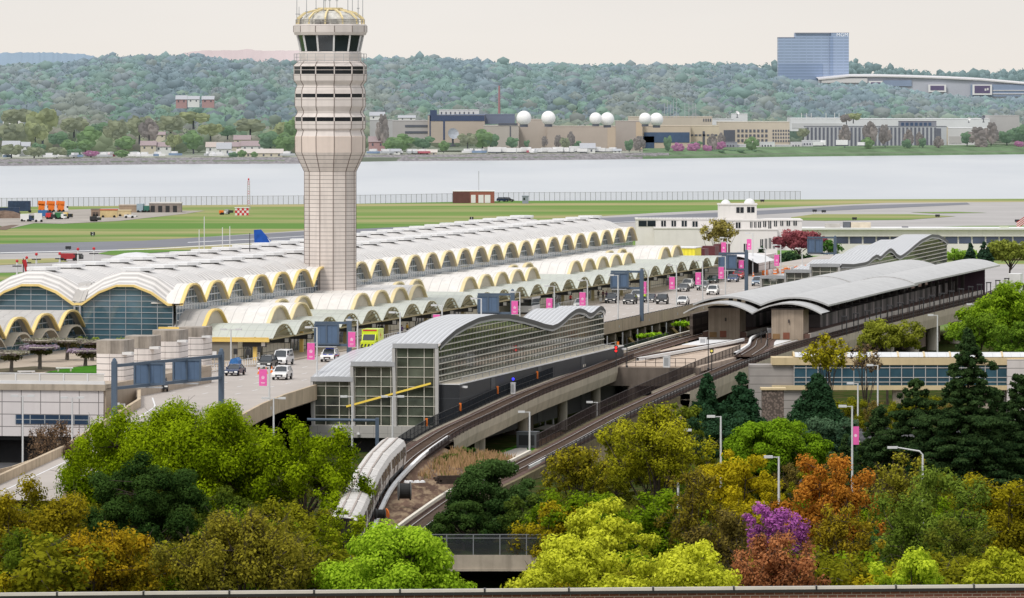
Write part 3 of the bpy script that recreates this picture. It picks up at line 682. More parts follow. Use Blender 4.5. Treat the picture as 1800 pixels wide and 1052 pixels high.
mb = MB(); v = [FT(20.2, GB + 6, 3), FT(28, GB + 2, 3), FT(28, GB + 2, 6.4), FT(20.2, GB + 6, 6.4)]; mb.poly(v); 
# pavement along the kerb
KB = [(4, -20), (16.2, -14), (16.8, 60), (17.6, 180), (18, 300), (18.4, 420), (18.4, 470), (4, 470)]
fsheet_thick('kerb_pavement', KB, 7.3, 7.66, PAVE)
fsheet_thick('kerb_pavement', [(4, -96), (19, -92), (13, -50), (14, -22), (4, -22)], 7.3, 7.62, PAVE)
# lane markings
g = MB()
for a in (22.2, 26.4, 30.6):
    for k in range(46):
        b = -90 + k * 9.2; g.add([FT(a - .09 + .4 * (k / 46), b, ZR + .012), FT(a + .09 + .4 * (k / 46), b, ZR + .012), FT(a + .09 + .4 * (k / 46), b + 3, ZR + .012), FT(a - .09 + .4 * (k / 46), b + 3, ZR + .012)], [(0, 1, 2, 3)])
tag(g.build('lane_marking', WHITE), kind='structure')
g = MB()
for k in range(44):
    b0, b1 = -226 + k * 3, -223 + k * 3
    a0, a1 = pl_at(LEDGE, b0) + 2.0, pl_at(LEDGE, b1) + 2.0
    if b1 < -98: g.add([FT(a0 - .1, b0, zroad(b0) + .015), FT(a0 + .1, b0, zroad(b0) + .015), FT(a1 + .1, b1, zroad(b1) + .015), FT(a1 - .1, b1, zroad(b1) + .015)], [(0, 1, 2, 3)])
tag(g.build('edge_line', WHITE), kind='structure')
# piers under the road, with slanted yellow struts
PIER = mat('pier_concrete', (.30, .255, .20), .9, .2, .4, stain=.5)
for k in range(17):
    b = 40 + 14.0 * k
    t = fthing('road_pier', 'tan concrete pier with a slanted strut under the elevated road', 'pier', 35.2, b, 0, 0, 'piers under the elevated road')
    if k == 0:
        mb = MB(); mb.box(-.8, .8, -.6, .6, 0, 5.2); mb.box(-1.2, 3.0, -.7, .7, 5.2, 6.28); mb.build('pier', PIER, t)
        mb = MB(); mb.bar((2.6, -.2, 5.1), (5.2, 8.5, .6), .45, .5); mb.build('strut', mat('ochre_strut', (.40, .30, .13), .8, .15, .6), t)
        mb = MB(); mb.tube([(3.6, 3, 6.3), (3.6, 3, 3.4)], .12, 6); mb.build('drain_pipe', WHITE, t); P0 = t
    else:
        COL.objects.unlink(t); bpy.data.objects.remove(t); dup(P0, FT(35.2, b, 0))
mb = MB(); mb.box(30.0, 30.5, -70, 330, -.2, 6.3); t = fthing('underroad_dark_wall', 'near black wall painted as the shade under the elevated road', 'wall'); mb.build('wall', DARK, t)  # near black sheet stands in for the shade behind the piers
# ================================================================= lamps with banners along the road
def lamp_mesh(t, h, double=False, arm=1.1, dirv=(-1, 0)):
    mb = MB(); mb.tube([(0, 0, 0), (0, 0, h)], [.13, .09], 8); mb.box(-.22, .22, -.22, .22, 0, .35); mb.build('pole', POLE, t)
    for s in ((1, -1) if double else (1,)):
        mb = MB(); mb.bar((0, 0, h - .05), (dirv[0] * arm * s, dirv[1] * arm * s, h - .05), .08); mb.build('arm', POLE, t)
        cx, cy = dirv[0] * arm * s, dirv[1] * arm * s
        mb = MB(); mb.box(cx - .42, cx + .42, cy - .24, cy + .24, h - .14, h + .1); mb.build('lamp_head', POLE, t)
ORD = ['first', 'second', 'third', 'fourth', 'fifth', 'sixth', 'seventh', 'eighth', 'ninth', 'tenth', 'eleventh', 'twelfth', 'thirteenth', 'fourteenth', 'fifteenth', 'sixteenth', 'seventeenth', 'eighteenth']
LB_ = [-119, -81.4, -56.2, -29, -1.2, 26.5, 55.5, 83, 111, 138.4, 166.8, 195.1, 222.5, 250.1, 277.7, 306.7, 330, 372, 410]
PB = [(-119, 664, 30, 1), (-81.4, 618, 30, 1), (-56.2, 597, 27, 1), (-29, 0, 0, 0), (-1.2, 566, 26, 1), (26.5, 0, 0, 0), (55.5, 541, 24, 1), (83, 535, 21, 1), (111, 526, 24, 1), (138.4, 0, 0, 0), (166.8, 506, 22, 1), (195.1, 498, 22, 1), (222.5, 490, 22, 1), (250.1, 480, 21, 1), (277.7, 468, 21, 1), (306.7, 0, 0, 0), (330, 458, 20, 1), (372, 436, 20, 1), (410, 430, 19, 1)]
near_what = ['nearest the left gantry', 'beside the white van', 'before the yellow ambulance', 'above the pavilion front', 'behind the pavilion roof', 'behind the pavilion crest', 'in front of the shuttle bus', 'behind the pavilion dip', 'just past the pavilion', 'in front of the blue grey sign', 'beside the black cars', 'at the bend of silver cars', 'beside the green sedan', 'beside the red car', 'past the far sign panel', 'beside the blue silver car', 'before the orange barrels', 'next to the orange barrels', 'beyond the orange barrels']
BH = 8.4
for i, b in enumerate(LB_):
    a = pl_at(REDGE, b) - (.0 if b < 340 else 16)
    t = fthing('street_lamp', '%s grey street lamp along the barrier, %s' % (ORD[i] if i < 18 else 'last', near_what[i]), 'street lamp', a, b, 7.2 if b < 340 else 7.5, 0, 'lamps along the road barrier')
    lamp_mesh(t, BH if b > -100 else 5.2)
    _, py, hh, on = PB[i]
    if on:
        p = FT(a - .75, b - .02); s = FOC / p.y; z = HC - (py - YH) / s; hz = hh / s / 2
        t = fthing('banner', 'pink banner on the lamp post %s' % near_what[i], 'banner', a - .75, b - .12, z, 0, 'pink banners on the road lamps')
        mb = MB(); mb.box(-.48, .48, -.02, .02, -hz, hz); mb.build('cloth', PINK, t)
        mb = MB()
        for q in range(5):
            an = q * 1.2566 + .3; mb.poly([(.0 + .05 * math.cos(an - .8), -.024, .05 * math.sin(an - .8)), (.2 * math.cos(an - .35), -.024, .2 * math.sin(an - .35)), (.24 * math.cos(an), -.024, .24 * math.sin(an)), (.2 * math.cos(an + .35), -.024, .2 * math.sin(an + .35)), (.05 * math.cos(an + .8), -.024, .05 * math.sin(an + .8))])
        mb.box(-.25, .25, -.03, -.022, -hz * .62, -hz * .55); mb.box(-.2, .2, -.03, -.022, -hz * .75, -hz * .7); mb.build('emblem', mat('pale_pink', (.85, .62, .74), .8, .05, 1), t)
        mb = MB(); mb.bar((-.48, 0, hz), (.7, 0, hz), .05); mb.bar((-.48, 0, -hz), (.7, 0, -hz), .05); mb.build('bracket', POLE, t)
# kerb side lamps
for i, (px, yt, yb, dbl) in enumerate([(406, 579, 640, True), (1410, 437, 467, False)]):
    p = W(px, yb, 7.6); s = FOC / p.y
    t = thing('street_lamp', ['double headed lamp on the kerb in front of the first canopy bay', 'short lamp by the far orange barrels'][i], 'street lamp', p, -ANG); lamp_mesh(t, (yb - yt) / s, dbl)
# ================================================================= sign gantries seen from behind
SIGNB = mat('sign_back_blue', (.085, .135, .22), .6, .1, .8, seams=[('X', .8, .06, .7)])
def gantry(label, posts, ztop, beams, panels, zb=7.5):
    a0, b0 = posts[0]; t = fthing('sign_gantry', label, 'sign gantry', a0, b0, zb)
    for a, b in posts:
        mb = MB(); mb.box(a - a0 - .3, a - a0 + .3, b - b0 - .3, b - b0 + .3, 0, ztop - zb); mb.lathe([(.3, 0), (.22, .3), (0, .45)], 8, (a - a0, b - b0, ztop - zb)); mb.build('post', BLUEG, t)
    for (pa, pb, za) in beams: mb = MB(); mb.bar((pa[0] - a0, pa[1] - b0, za - zb), (pb[0] - a0, pb[1] - b0, za - zb), .35, .35); mb.build('beam', BLUEG, t)
    for (pc, wd, z0, z1) in panels:
        mb = MB(); x, y = pc[0] - a0, pc[1] - b0
        mb.box(x - wd / 2, x + wd / 2, y - .5, y - .4, z0 - zb, z1 - zb, 0)
        mb.build('sign_panel', SIGNB, t)
        mb = MB()
        for e in ((x - wd / 2, x - wd / 2 + .22), (x - .1, x + .1), (x + wd / 2 - .22, x + wd / 2)): mb.box(e[0], e[1], y - .62, y - .5, z0 - zb, z1 - zb)
        mb.box(x - wd / 2, x + wd / 2, y - .6, y - .5, z0 - zb - .1, z0 - zb + .1); mb.box(x - wd / 2, x + wd / 2, y - .6, y - .5, z1 - zb - .1, z1 - zb + .1); mb.build('panel_frame', BLUEG, t)
        mb = MB(); mb.box(x - wd / 2 + .3, x + wd / 2 - .3, y - 1.0, y - .3, z0 - zb - .45, z0 - zb - .3); mb.build('light_tray', STEEL, t)
    return t
def ap(px, a): # b of the vertical line at column px on plane a
    k = (px - 900) / FOC; return (k * (OY - a * SA) - OX - a * CA) / (SA - k * CA)
def zp(a, b, py): return HC - (py - YH) * FT(a, b).y / FOC
pL, pR = LF(W(201, 742, 7.0)), LF(W(389, 715, 7.4)); zt = zp(pL.x, pL.y, 636)
mid = lambda f: (pL.x + (pR.x - pL.x) * f, pL.y + (pR.y - pL.y) * f)
gantry('two post sign gantry with two blue grey panels seen from behind at the left ramp', [(pL.x, pL.y), (pR.x, pR.y)], zt, [((pL.x, pL.y), (pR.x, pR.y), zt - .5), ((pL.x, pL.y), (pR.x, pR.y), zt - 3.1)], [(mid(.33), 3.8, zt - 3.0, zt - .6), (mid(.68), 3.5, zt - 3.0, zt - .6)], 4.5)
for lab, pa, ppx, ptop, pbot, l0, l1, y0, y1 in [
    ('cantilever sign gantry with its blank blue back facing the white police car', 24.5, 614, 562, 640, 552, 597, 571, 605),
    ('cantilever sign gantry behind the pavilion roof, in front of the shuttle bus', 30, 901, 513, 560, 839, 878, 521, 549),
    ('tall blue grey gantry standing on the road barrier with its sign over the black cars', 38.9, 1128, 477, 560, 1073, 1106, 481, 505),
    ('blue grey sign gantry beside the red car', 37.6, 1312, 443, 512, 1263, 1296, 449, 472),
    ('farthest blue grey sign gantry in front of the crimson tree', 32, 1468, 418, 452, 1419, 1447, 421, 444)]:
    b = ap(ppx, pa); zt = zp(pa, b, ptop)
    s = FOC / FT(pa, b).y; ac = pa + ((l0 + l1) / 2 - ppx) / s; al = pa + (l0 - ppx) / s
    gantry(lab, [(pa, b)], zt, [((al, b), (pa, b), zp(pa, b, y0 - 3)), ((al, b), (pa, b), zp(pa, b, y1 + 2))], [((ac, b), (l1 - l0) / s, zp(pa, b, y1), zp(pa, b, y0))])
# ================================================================= vehicles
HL = mat('headlight', (.85, .85, .82), .2, .02, 1, emit=.15)
TL = mat('tail_light', (.5, .02, .02), .3, .05, 1)
CARG = glass_mat('car_glass', (.02, .026, .032), .05, .2, 1, 1.0)
RIM = mat('wheel_rim', (.35, .35, .36), .35, .1, 4, metal=.8)
PAINT = {}
def paint(n, c):
    if n not in PAINT: PAINT[n] = mat('car_paint_' + n, c, .25, .04, 1.5, spec=.6)
    return PAINT[n]
SIDES = {  # (y along length front = -, z) hull outline and cabin outline; half width
    'sedan': dict(L=4.7, W=.92, hull=[(-2.35, .32), (-2.35, .62), (-2.2, .76), (-1.05, .93), (1.5, .97), (2.25, .93), (2.35, .6), (2.33, .32)], cab=[(-1.15, .92), (-.35, 1.40), (.75, 1.45), (1.65, .95)]),
    'suv': dict(L=4.85, W=.97, hull=[(-2.4, .38), (-2.4, .78), (-2.28, .95), (-1.1, 1.10), (2.3, 1.12), (2.42, .8), (2.4, .38)], cab=[(-1.2, 1.09), (-.5, 1.68), (1.7, 1.76), (2.32, 1.12)]),
    'van': dict(L=5.6, W=1.0, hull=[(-2.8, .4), (-2.8, .85), (-2.6, 1.05), (-1.75, 1.2), (2.75, 1.2), (2.8, .8), (2.8, .4)], cab=[(-1.85, 1.19), (-1.05, 2.0), (2.55, 2.08), (2.76, 1.2)]),
}
def car(kind, pname, pcol, label, loc, rz, extra=None):
    S = SIDES[kind]; t = thing({'sedan': 'sedan', 'suv': 'suv', 'van': 'van'}[kind], label, {'sedan': 'car', 'suv': 'car', 'van': 'van'}[kind], loc, rz, 'vehicles on the elevated road')
    pm = paint(pname, pcol); w = S['W']; H = S['hull']; C = S['cab']
    mb = MB(); rows = []
    for x, k in ((-w, .0), (-w * .97, .0), (-w * .985, 1), (w * .985, 1), (w * .97, 0), (w, 0)): pass
    xs_ = [(-w * .93, .93), (-w, 1.0), (w, 1.0), (w * .93, .93)]
    rows = [[(x, y * (1 if f == 1 else .985), z if f == 1 else (z * .97 if z > .6 else z)) for y, z in H] + [(x, H[0][0] * (1 if f == 1 else .985), H[0][1])] for x, f in xs_]
    mb.grid(rows); mb.poly([r for r in rows[0][:-1]]); mb.poly([r for r in rows[-1][:-1]])
    # roof and pillars
    wr = w * .76; (y0, z0), (y1, z1), (y2, z2), (y3, z3) = C
    mb.grid([[(-wr, y1, z1), (-wr, (y1 + y2) / 2, (z1 + z2) / 2 + .04), (-wr, y2, z2)], [(0, y1 + .02, z1 + .05), (0, (y1 + y2) / 2, (z1 + z2) / 2 + .09), (0, y2, z2 + .04)], [(wr, y1, z1), (wr, (y1 + y2) / 2, (z1 + z2) / 2 + .04), (wr, y2, z2)]])
    for sx in (-1, 1):
        for (ya, za), (yb, zb) in (((y0, z0), (y1, z1)), ((y2, z2), (y3, z3)), (((y0 + y3) / 2 - .1, z0), ((y1 + y2) / 2, z1)), ((y1, z1), (y2, z2))):
            wa = w * .9 if za < z1 - .2 else wr; wb = w * .9 if zb < z1 - .2 else wr
            mb.bar((sx * wa, ya, za), (sx * wb, yb, zb), .1, .1)
    # wheel arches
    for sx in (-1, 1):
        mb.box(sx * w - .1 if sx > 0 else -w - .1, sx * w + .1 if sx > 0 else -w + .1, y0 + .15, y0 + .4, z0 + .02, z0 + .2)
    mb.build('body', pm, t)
    mb = MB(); wb_ = w * .9
    mb.quad((-wb_, y0, z0 + .01), (wb_, y0, z0 + .01), (wr, y1, z1 - .02), (-wr, y1, z1 - .02)); mb.build('windscreen', CARG, t)
    mb = MB(); mb.quad((-wb_, y3, z3 + .01), (wb_, y3, z3 + .01), (wr, y2, z2 - .02), (-wr, y2, z2 - .02)); mb.build('rear_window', CARG, t)
    for sx in (-1, 1):
        mb = MB(); mb.quad((sx * wb_, y0, z0 + .01), (sx * wb_, y3, z3 + .01), (sx * wr, y2, z2 - .03), (sx * wr, y1, z1 - .03)); mb.build('side_window', CARG, t)
    for yy in (H[0][0] + .85, H[-1][0] - .85):
        for sx in (-1, 1):
            mb = MB(); cyl = [(sx * (w - .2), 0), (sx * (w + .015), 0)]; rw = .34 if kind == 'sedan' else .39
            ring = lambda x, r: [(x, yy + r * math.cos(q * math.pi / 8), rw + r * math.sin(q * math.pi / 8)) for q in range(16)]
            a, b_, c_ = ring(sx * (w - .22), rw), ring(sx * (w + .02), rw), ring(sx * (w + .03), rw * .62)
            mb.grid([a + [a[0]], b_ + [b_[0]]], 0); mb.poly(b_, 0); mb.poly(c_, 1); mb.build('wheel', [BLACK, RIM], t)
    f = H[0][0]; zh = H[1][1]
    for sx in (-1, 1):
        mb = MB(); mb.box(sx * w * .72 - .2, sx * w * .72 + .2, f - .02, f + .1, zh - .16, zh + .02); mb.build('headlight', HL, t)
        mb = MB(); mb.box(sx * w * .78 - .14, sx * w * .78 + .14, -f - .06, -f + .03, zh - .1, zh + .12); mb.build('tail_light', TL, t)
    mb = MB(); mb.box(-w * .5, w * .5, f - .015, f + .06, zh - .32, zh - .06); mb.box(-w * .85, w * .85, f - .012, f + .06, .34, .42); mb.build('grille', DKM, t)
    mb = MB(); mb.box(-.25, .25, f - .03, f - .017, .45, .57); mb.build('number_plate', WHITE, t)
    if extra: extra(t, S)
    return t
def police(t, S):
    mb = MB(); mb.box(-.6, .6, -.2, .05, 1.74, 1.9); mb.build('light_bar', mat('police_blue', (.05, .09, .55), .3, .05, 1), t)
    w = S['W']; mb = MB()
    mb.quad((-.75, -1.9, 1.045), (-.15, -2.2, 1.005), (-.1, -1.8, 1.06), (-.6, -1.5, 1.1), 0); mb.quad((.75, -1.9, 1.045), (.15, -2.2, 1.005), (.1, -1.8, 1.06), (.6, -1.5, 1.1), 0)
    for sx in (-1, 1): mb.quad((sx * (w + .006), -1.6, .75), (sx * (w + .006), 1.9, .75), (sx * (w + .006), 1.9, .88), (sx * (w + .006), -1.6, .88), 1); mb.quad((sx * (w + .006), -1.0, .88), (sx * (w + .006), .6, .88), (sx * (w + .006), .6, 1.04), (sx * (w + .006), -1.0, 1.04), 0)
    mb.quad((-.3, -2.405, .62), (.3, -2.405, .62), (.3, -2.405, .74), (-.3, -2.405, .74), 1); mb.build('livery', [MATS['police_blue'], RED], t)
def rack(t, S):
    mb = MB(); mb.box(-.6, -.5, -.3, 1.8, 1.8, 1.86); mb.box(.5, .6, -.3, 1.8, 1.8, 1.86); mb.build('roof_rack', DKM, t)
NAVY, BLK, WHT, SIL, GRY = ('navy', (.02, .035, .09)), ('black', (.012, .013, .015)), ('white', (.74, .74, .75)), ('silver', (.45, .46, .47)), ('gunmetal', (.12, .125, .13))
TEAL, GREEN, REDC, BLUS, CHAR = ('teal', (.16, .22, .22)), ('green', (.02, .075, .075)), ('red', (.5, .025, .03)), ('steel_blue', (.22, .28, .36)), ('charcoal', (.035, .037, .042))
CARS = [
 ('sedan', NAVY, 'navy sedan parked at the near kerb beside the orange cones', 18.6, -40.2, 0, None),
 ('suv', BLK, 'black suv parked at the near kerb ahead of the white van', 18.2, -19.8, .02, rack),
 ('van', WHT, 'white van parked at the kerb behind the black suv', 17.9, -9.3, .02, None),
 ('suv', WHT, 'white suv driving alone in the near lanes', 27.4, -50.4, .04, None),
 ('suv', ('police_white', (.75, .75, .76)), 'white police suv with blue and red livery in front of the ambulance', 21.8, 2.8, .05, police),
 ('sedan', TEAL, 'pale teal car at the kerb behind the shuttle bus', 17.2, 197, .03, None),
 ('suv', SIL, 'silver car beside the pink banner behind the pavilion roof', 19, 212, .03, None),
 ('suv', ('midnight', (.012, .018, .03)), 'midnight blue suv at the kerb beside standing travellers', 19.4, 240.5, .02, None),
 ('suv', CHAR, 'dark pickup sized suv with lit headlights under the tall gantry sign', 23.4, 236, .02, rack),
 ('suv', SIL, 'silver suv half hidden behind the dark suv under the gantry sign', 21, 257, 0, None),
 ('sedan', ('slate', (.03, .04, .055)), 'slate sedan behind the tall gantry post', 25.3, 246, .03, None),
 ('suv', ('jet', (.016, .016, .018)), 'jet black suv nearest the barrier beside the tall gantry post', 28.9, 237.5, .1, None),
 ('sedan', ('pearl', (.66, .67, .67)), 'small pearl white sedan beside the road barrier', 32.8, 236, .03, None),
 ('sedan', GRY, 'gunmetal sedan in front of the white suv at the bend', 21.6, 304, .04, None),
 ('suv', ('bone', (.68, .68, .66)), 'bone white suv at the kerb bend', 19.4, 322, .04, None),
 ('suv', ('forest', (.025, .035, .035)), 'dark suv parked behind the bone white suv', 18.9, 338, .03, None),
 ('suv', ('pewter', (.17, .18, .19)), 'pewter suv in the lane behind the white hatchback', 24.0, 312, .03, None),
 ('suv', ('ivory', (.76, .76, .75)), 'white hatchback in the middle lane beside the barrier', 29.9, 287, .05, None),
 ('sedan', GREEN, 'dark green sedan parked beside the black hoarding', 18.9, 355, .04, None),
 ('sedan', ('royal', (.03, .06, .17)), 'royal blue sedan in front of the red car', 21.8, 362, .05, None),
 ('suv', REDC, 'bright red car stopped at the black hoarding', 20.0, 380, .06, None),
 ('suv', BLUS, 'steel blue suv in the outer lane below the far gantry', 30.2, 339, .05, None),
 ('sedan', ('platinum', (.55, .56, .56)), 'platinum sedan farthest along the outer lane', 32.0, 353.5, .05, None),
 ('suv', CHAR, 'charcoal suv half hidden behind the left sign gantry panels', 19.5, -84, .25, None),
]
for kind, (pn, pc), lab, a, b, dr, ex in CARS:
    car(kind, pn, pc, lab, FT(a, b, ZR + .01), -ANG + dr, ex)
# ambulance
t = thing('ambulance', 'bright yellow green ambulance waiting at the kerb behind the police car', 'ambulance', FT(19.2, 41.6, ZR + .01), -ANG + .03)
LIME = paint('fluorescent', (.62, .74, .03))
mb = MB(); mb.box(-1.2, 1.2, -.9, 3.6, .55, 3.0); mb.build('box_body', LIME, t)
mb = MB(); mb.prism([(-2.9, .5), (-2.9, 1.25), (-1.95, 1.4), (-1.3, 2.3), (-.92, 2.35), (-.92, .5)], -1.02, 1.02)
mb.v = [(z, x, y) for x, y, z in mb.v]; mb.build('cab', LIME, t)
mb = MB(); mb.quad((-.9, -1.97, 1.45), (.9, -1.97, 1.45), (.85, -1.34, 2.28), (-.85, -1.34, 2.28))
for sx in (-1, 1): mb.quad((sx * 1.03, -1.8, 1.45), (sx * 1.03, -1.1, 1.45), (sx * 1.03, -1.1, 2.1), (sx * 1.03, -1.35, 2.1))
mb.build('windscreen', CARG, t)
mb = MB(); mb.box(-1.21, 1.21, -.92, 3.62, 1.0, 1.2, 0)
for k in range(4): mb.quad((-1 + k * .5, -2.92, .55), (-.75 + k * .5, -2.92, .55), (-.6 + k * .5, -2.92, .95), (-.85 + k * .5, -2.92, .95), 1)
for sx in (-1, 1):
    mb.box(sx * 1.2 - .015, sx * 1.2 + .015, 1.15, 1.3, 1.7, 2.5, 2); mb.box(sx * 1.2 - .016, sx * 1.2 + .016, .85, 1.6, 2.0, 2.2, 2)
mb.build('livery', [mat('navy_stripe', (.03, .05, .15), .4, .05, 1), DKM, RED], t)
mb = MB(); mb.box(-1.0, 1.0, -.95, -.7, 2.75, 2.95); mb.build('light_bar', RED, t)
for yy in (-2.0, 2.4):
    for sx in (-1, 1): mb = MB(); mb.tube([(sx * .8, yy, .4), (sx * 1.08, yy, .4)], .4, 14); mb.build('wheel', BLACK, t)
# shuttle bus
t = thing('shuttle_bus', 'white roofed shuttle bus at the kerb behind a sign gantry', 'bus', FT(14.8, 186, ZR + .01), -ANG + .03)
mb = MB(); mb.box(-1.25, 1.25, -4.5, 4.5, .4, 1.5); mb.box(-1.2, 1.2, -4.35, 4.35, 1.5, 2.6, 1); mb.build('body', [paint('white', WHT[1]), CARG], t)
mb = MB(); mb.box(-1.3, 1.3, -4.6, 4.6, 2.6, 2.9); mb.build('roof', WHITE, t)
mb = MB(); mb.box(-.9, .9, -4.53, -4.5, 2.2, 2.55); mb.build('destination_board', DKM, t)
for yy in (-3, 3):
    for sx in (-1, 1): mb = MB(); mb.tube([(sx * .9, yy, .45), (sx * 1.27, yy, .45)], .45, 14); mb.build('wheel', BLACK, t)
for sx in (-1, 1): mb = MB(); mb.box(sx * .9 - .2, sx * .9 + .2, -4.53, -4.4, .8, 1.0); mb.build('headlight', HL, t)
# traffic cones, barrels and hoardings
def cone(t, h=.9):
    mb = MB(); mb.lathe([(.22, .04), (.03, h)], 10); mb.box(-.28, .28, -.28, .28, 0, .05); mb.build('cone', ORG, t)
    mb = MB(); mb.lathe([(.157, h * .42), (.112, h * .6)], 10); mb.build('collar', WHITE, t)
cones = [(21.0, -36.5, 'orange cone beside the navy sedan, left of the pair'), (21.6, -35, 'orange cone beside the navy sedan, right of the pair'), (21.8, -32.5, 'orange cone nearest the black suv'), (22.3, -30.5, 'orange cone just ahead of the black suv'),
  (20.5, 396, 'lone orange cone beside the red car'), (21.5, 404, 'orange cone at the near end of the barrel row')]
c0 = None
for a, b, lab in cones:
    p = FT(a, b, ZR + .01)
    if c0 is None: c0 = thing('traffic_cone', lab, 'cone', p, 0, 'orange traffic cones'); cone(c0)
    else: dup(c0, p, 0, lab)
c0 = None
for k in range(9):
    b = 412 + k * 7.5; a = 22.5 + k * .25
    if c0 is None:
        c0 = thing('traffic_barrel', 'orange and white striped barrel in the row closing the far lane', 'barrel', FT(a, b, ZR + .01), -ANG, 'barrels closing the far lane')
        mb = MB(); pr_ = [(.42, 0), (.42, .3), (.38, .3), (.38, .55), (.35, .55), (.35, .8), (.32, .8), (.32, 1.1), (0, 1.12)]; mb.lathe(pr_, 12, mis=[0, 0, 1, 1, 0, 0, 1, 1]); mb.build('barrel', [ORG, WHITE], c0)
    else: dup(c0, FT(a, b, ZR + .01))
t = fthing('water_barrier', 'low orange and white plastic barrier row in front of the crimson tree', 'barrier', 21, 404, ZR + .01)
mb = MB()
for k in range(14): mb.box(0 + k * .35, .5 + k * .35, k * 5, k * 5 + 4.7, 0, .95, k % 2)
mb.build('segments', [ORG, WHITE], t)
t = fthing('hoarding', 'black fabric hoarding at the end of the canopy', 'hoarding', 14, 372, 7.6)
mb = MB(); mb.box(-3, 4.2, 0, .15, 0, 3.4); mb.box(4.05, 4.2, 0, 46, 0, 2.9); mb.build('sheet', mat('black_hoarding', (.03, .03, .034), .9, .2, 1), t)
# hand sized signs on the kerb, luggage rail, people
for k, (px, py) in enumerate([(414, 640), (436, 641), (456, 636), (377, 645)]):
    p = W(px, py, 7.66); t = thing('kerb_sign', ['dark kerb sign beside the yellow canopy column', 'dark kerb sign second from the yellow column', 'dark kerb sign nearest the black suv', 'pale kerb sign nearest the drum tower'][k], 'sign', p, -ANG, 'small signs on the near kerb')
    mb = MB(); mb.tube([(0, 0, 0), (0, 0, 1.5)], .05, 6); mb.build('post', STEEL, t); mb = MB(); mb.box(-.28, .28, -.06, .02, 1.3, 2.1); mb.build('board', DKM if k < 3 else WHITE, t)
def rail(label, p0, p1, n):
    t = thing('kerb_railing', label, 'railing', p0); d = Vector(p1) - Vector(p0); mb = MB()
    for k in range(n + 1): q = d * k / n; mb.bar((q.x, q.y, 0), (q.x, q.y, 1.05), .09)
    for z in (1.05, .2): mb.bar((0, 0, z), (d.x, d.y, z), .06)
    mb.build('rails', WHITE, t)
rail('white railing on the kerb beside the navy sedan', FT(14.2, -38, 7.66), FT(15.2, -12, 7.66), 22)
rail('white railing on the kerb beyond the ambulance', FT(15.8, 60, 7.66), FT(16.0, 84, 7.66), 20)
rail('white railing beside the shuttle bus', FT(16.2, 196, 7.66), FT(16.6, 232, 7.66), 26)
t = thing('luggage_trolley', 'blue covered luggage cart beside the navy sedan', 'cart', FT(16.9, -33, 7.66), -ANG); mb = MB(); mb.box(-.6, .6, -1, 1, .35, .5); mb.prism([(-.6, .5), (.6, .5), (.6, 1.5), (.3, 1.9), (-.4, 1.7), (-.6, 1.2)], -1, 1)
n8 = len(mb.v) - 12; mb.v = mb.v[:8] + [(x, z, y) for x, y, z in mb.v[8:]]; mb.build('load', mat('blue_tarp', (.04, .16, .42), .6, .3, 3), t)
for sx in (-.5, .5):
    for sy in (-.7, .7): mb = MB(); mb.tube([(sx - .05, sy, .18), (sx + .05, sy, .18)], .18, 10); mb.build('wheel', BLACK, t)
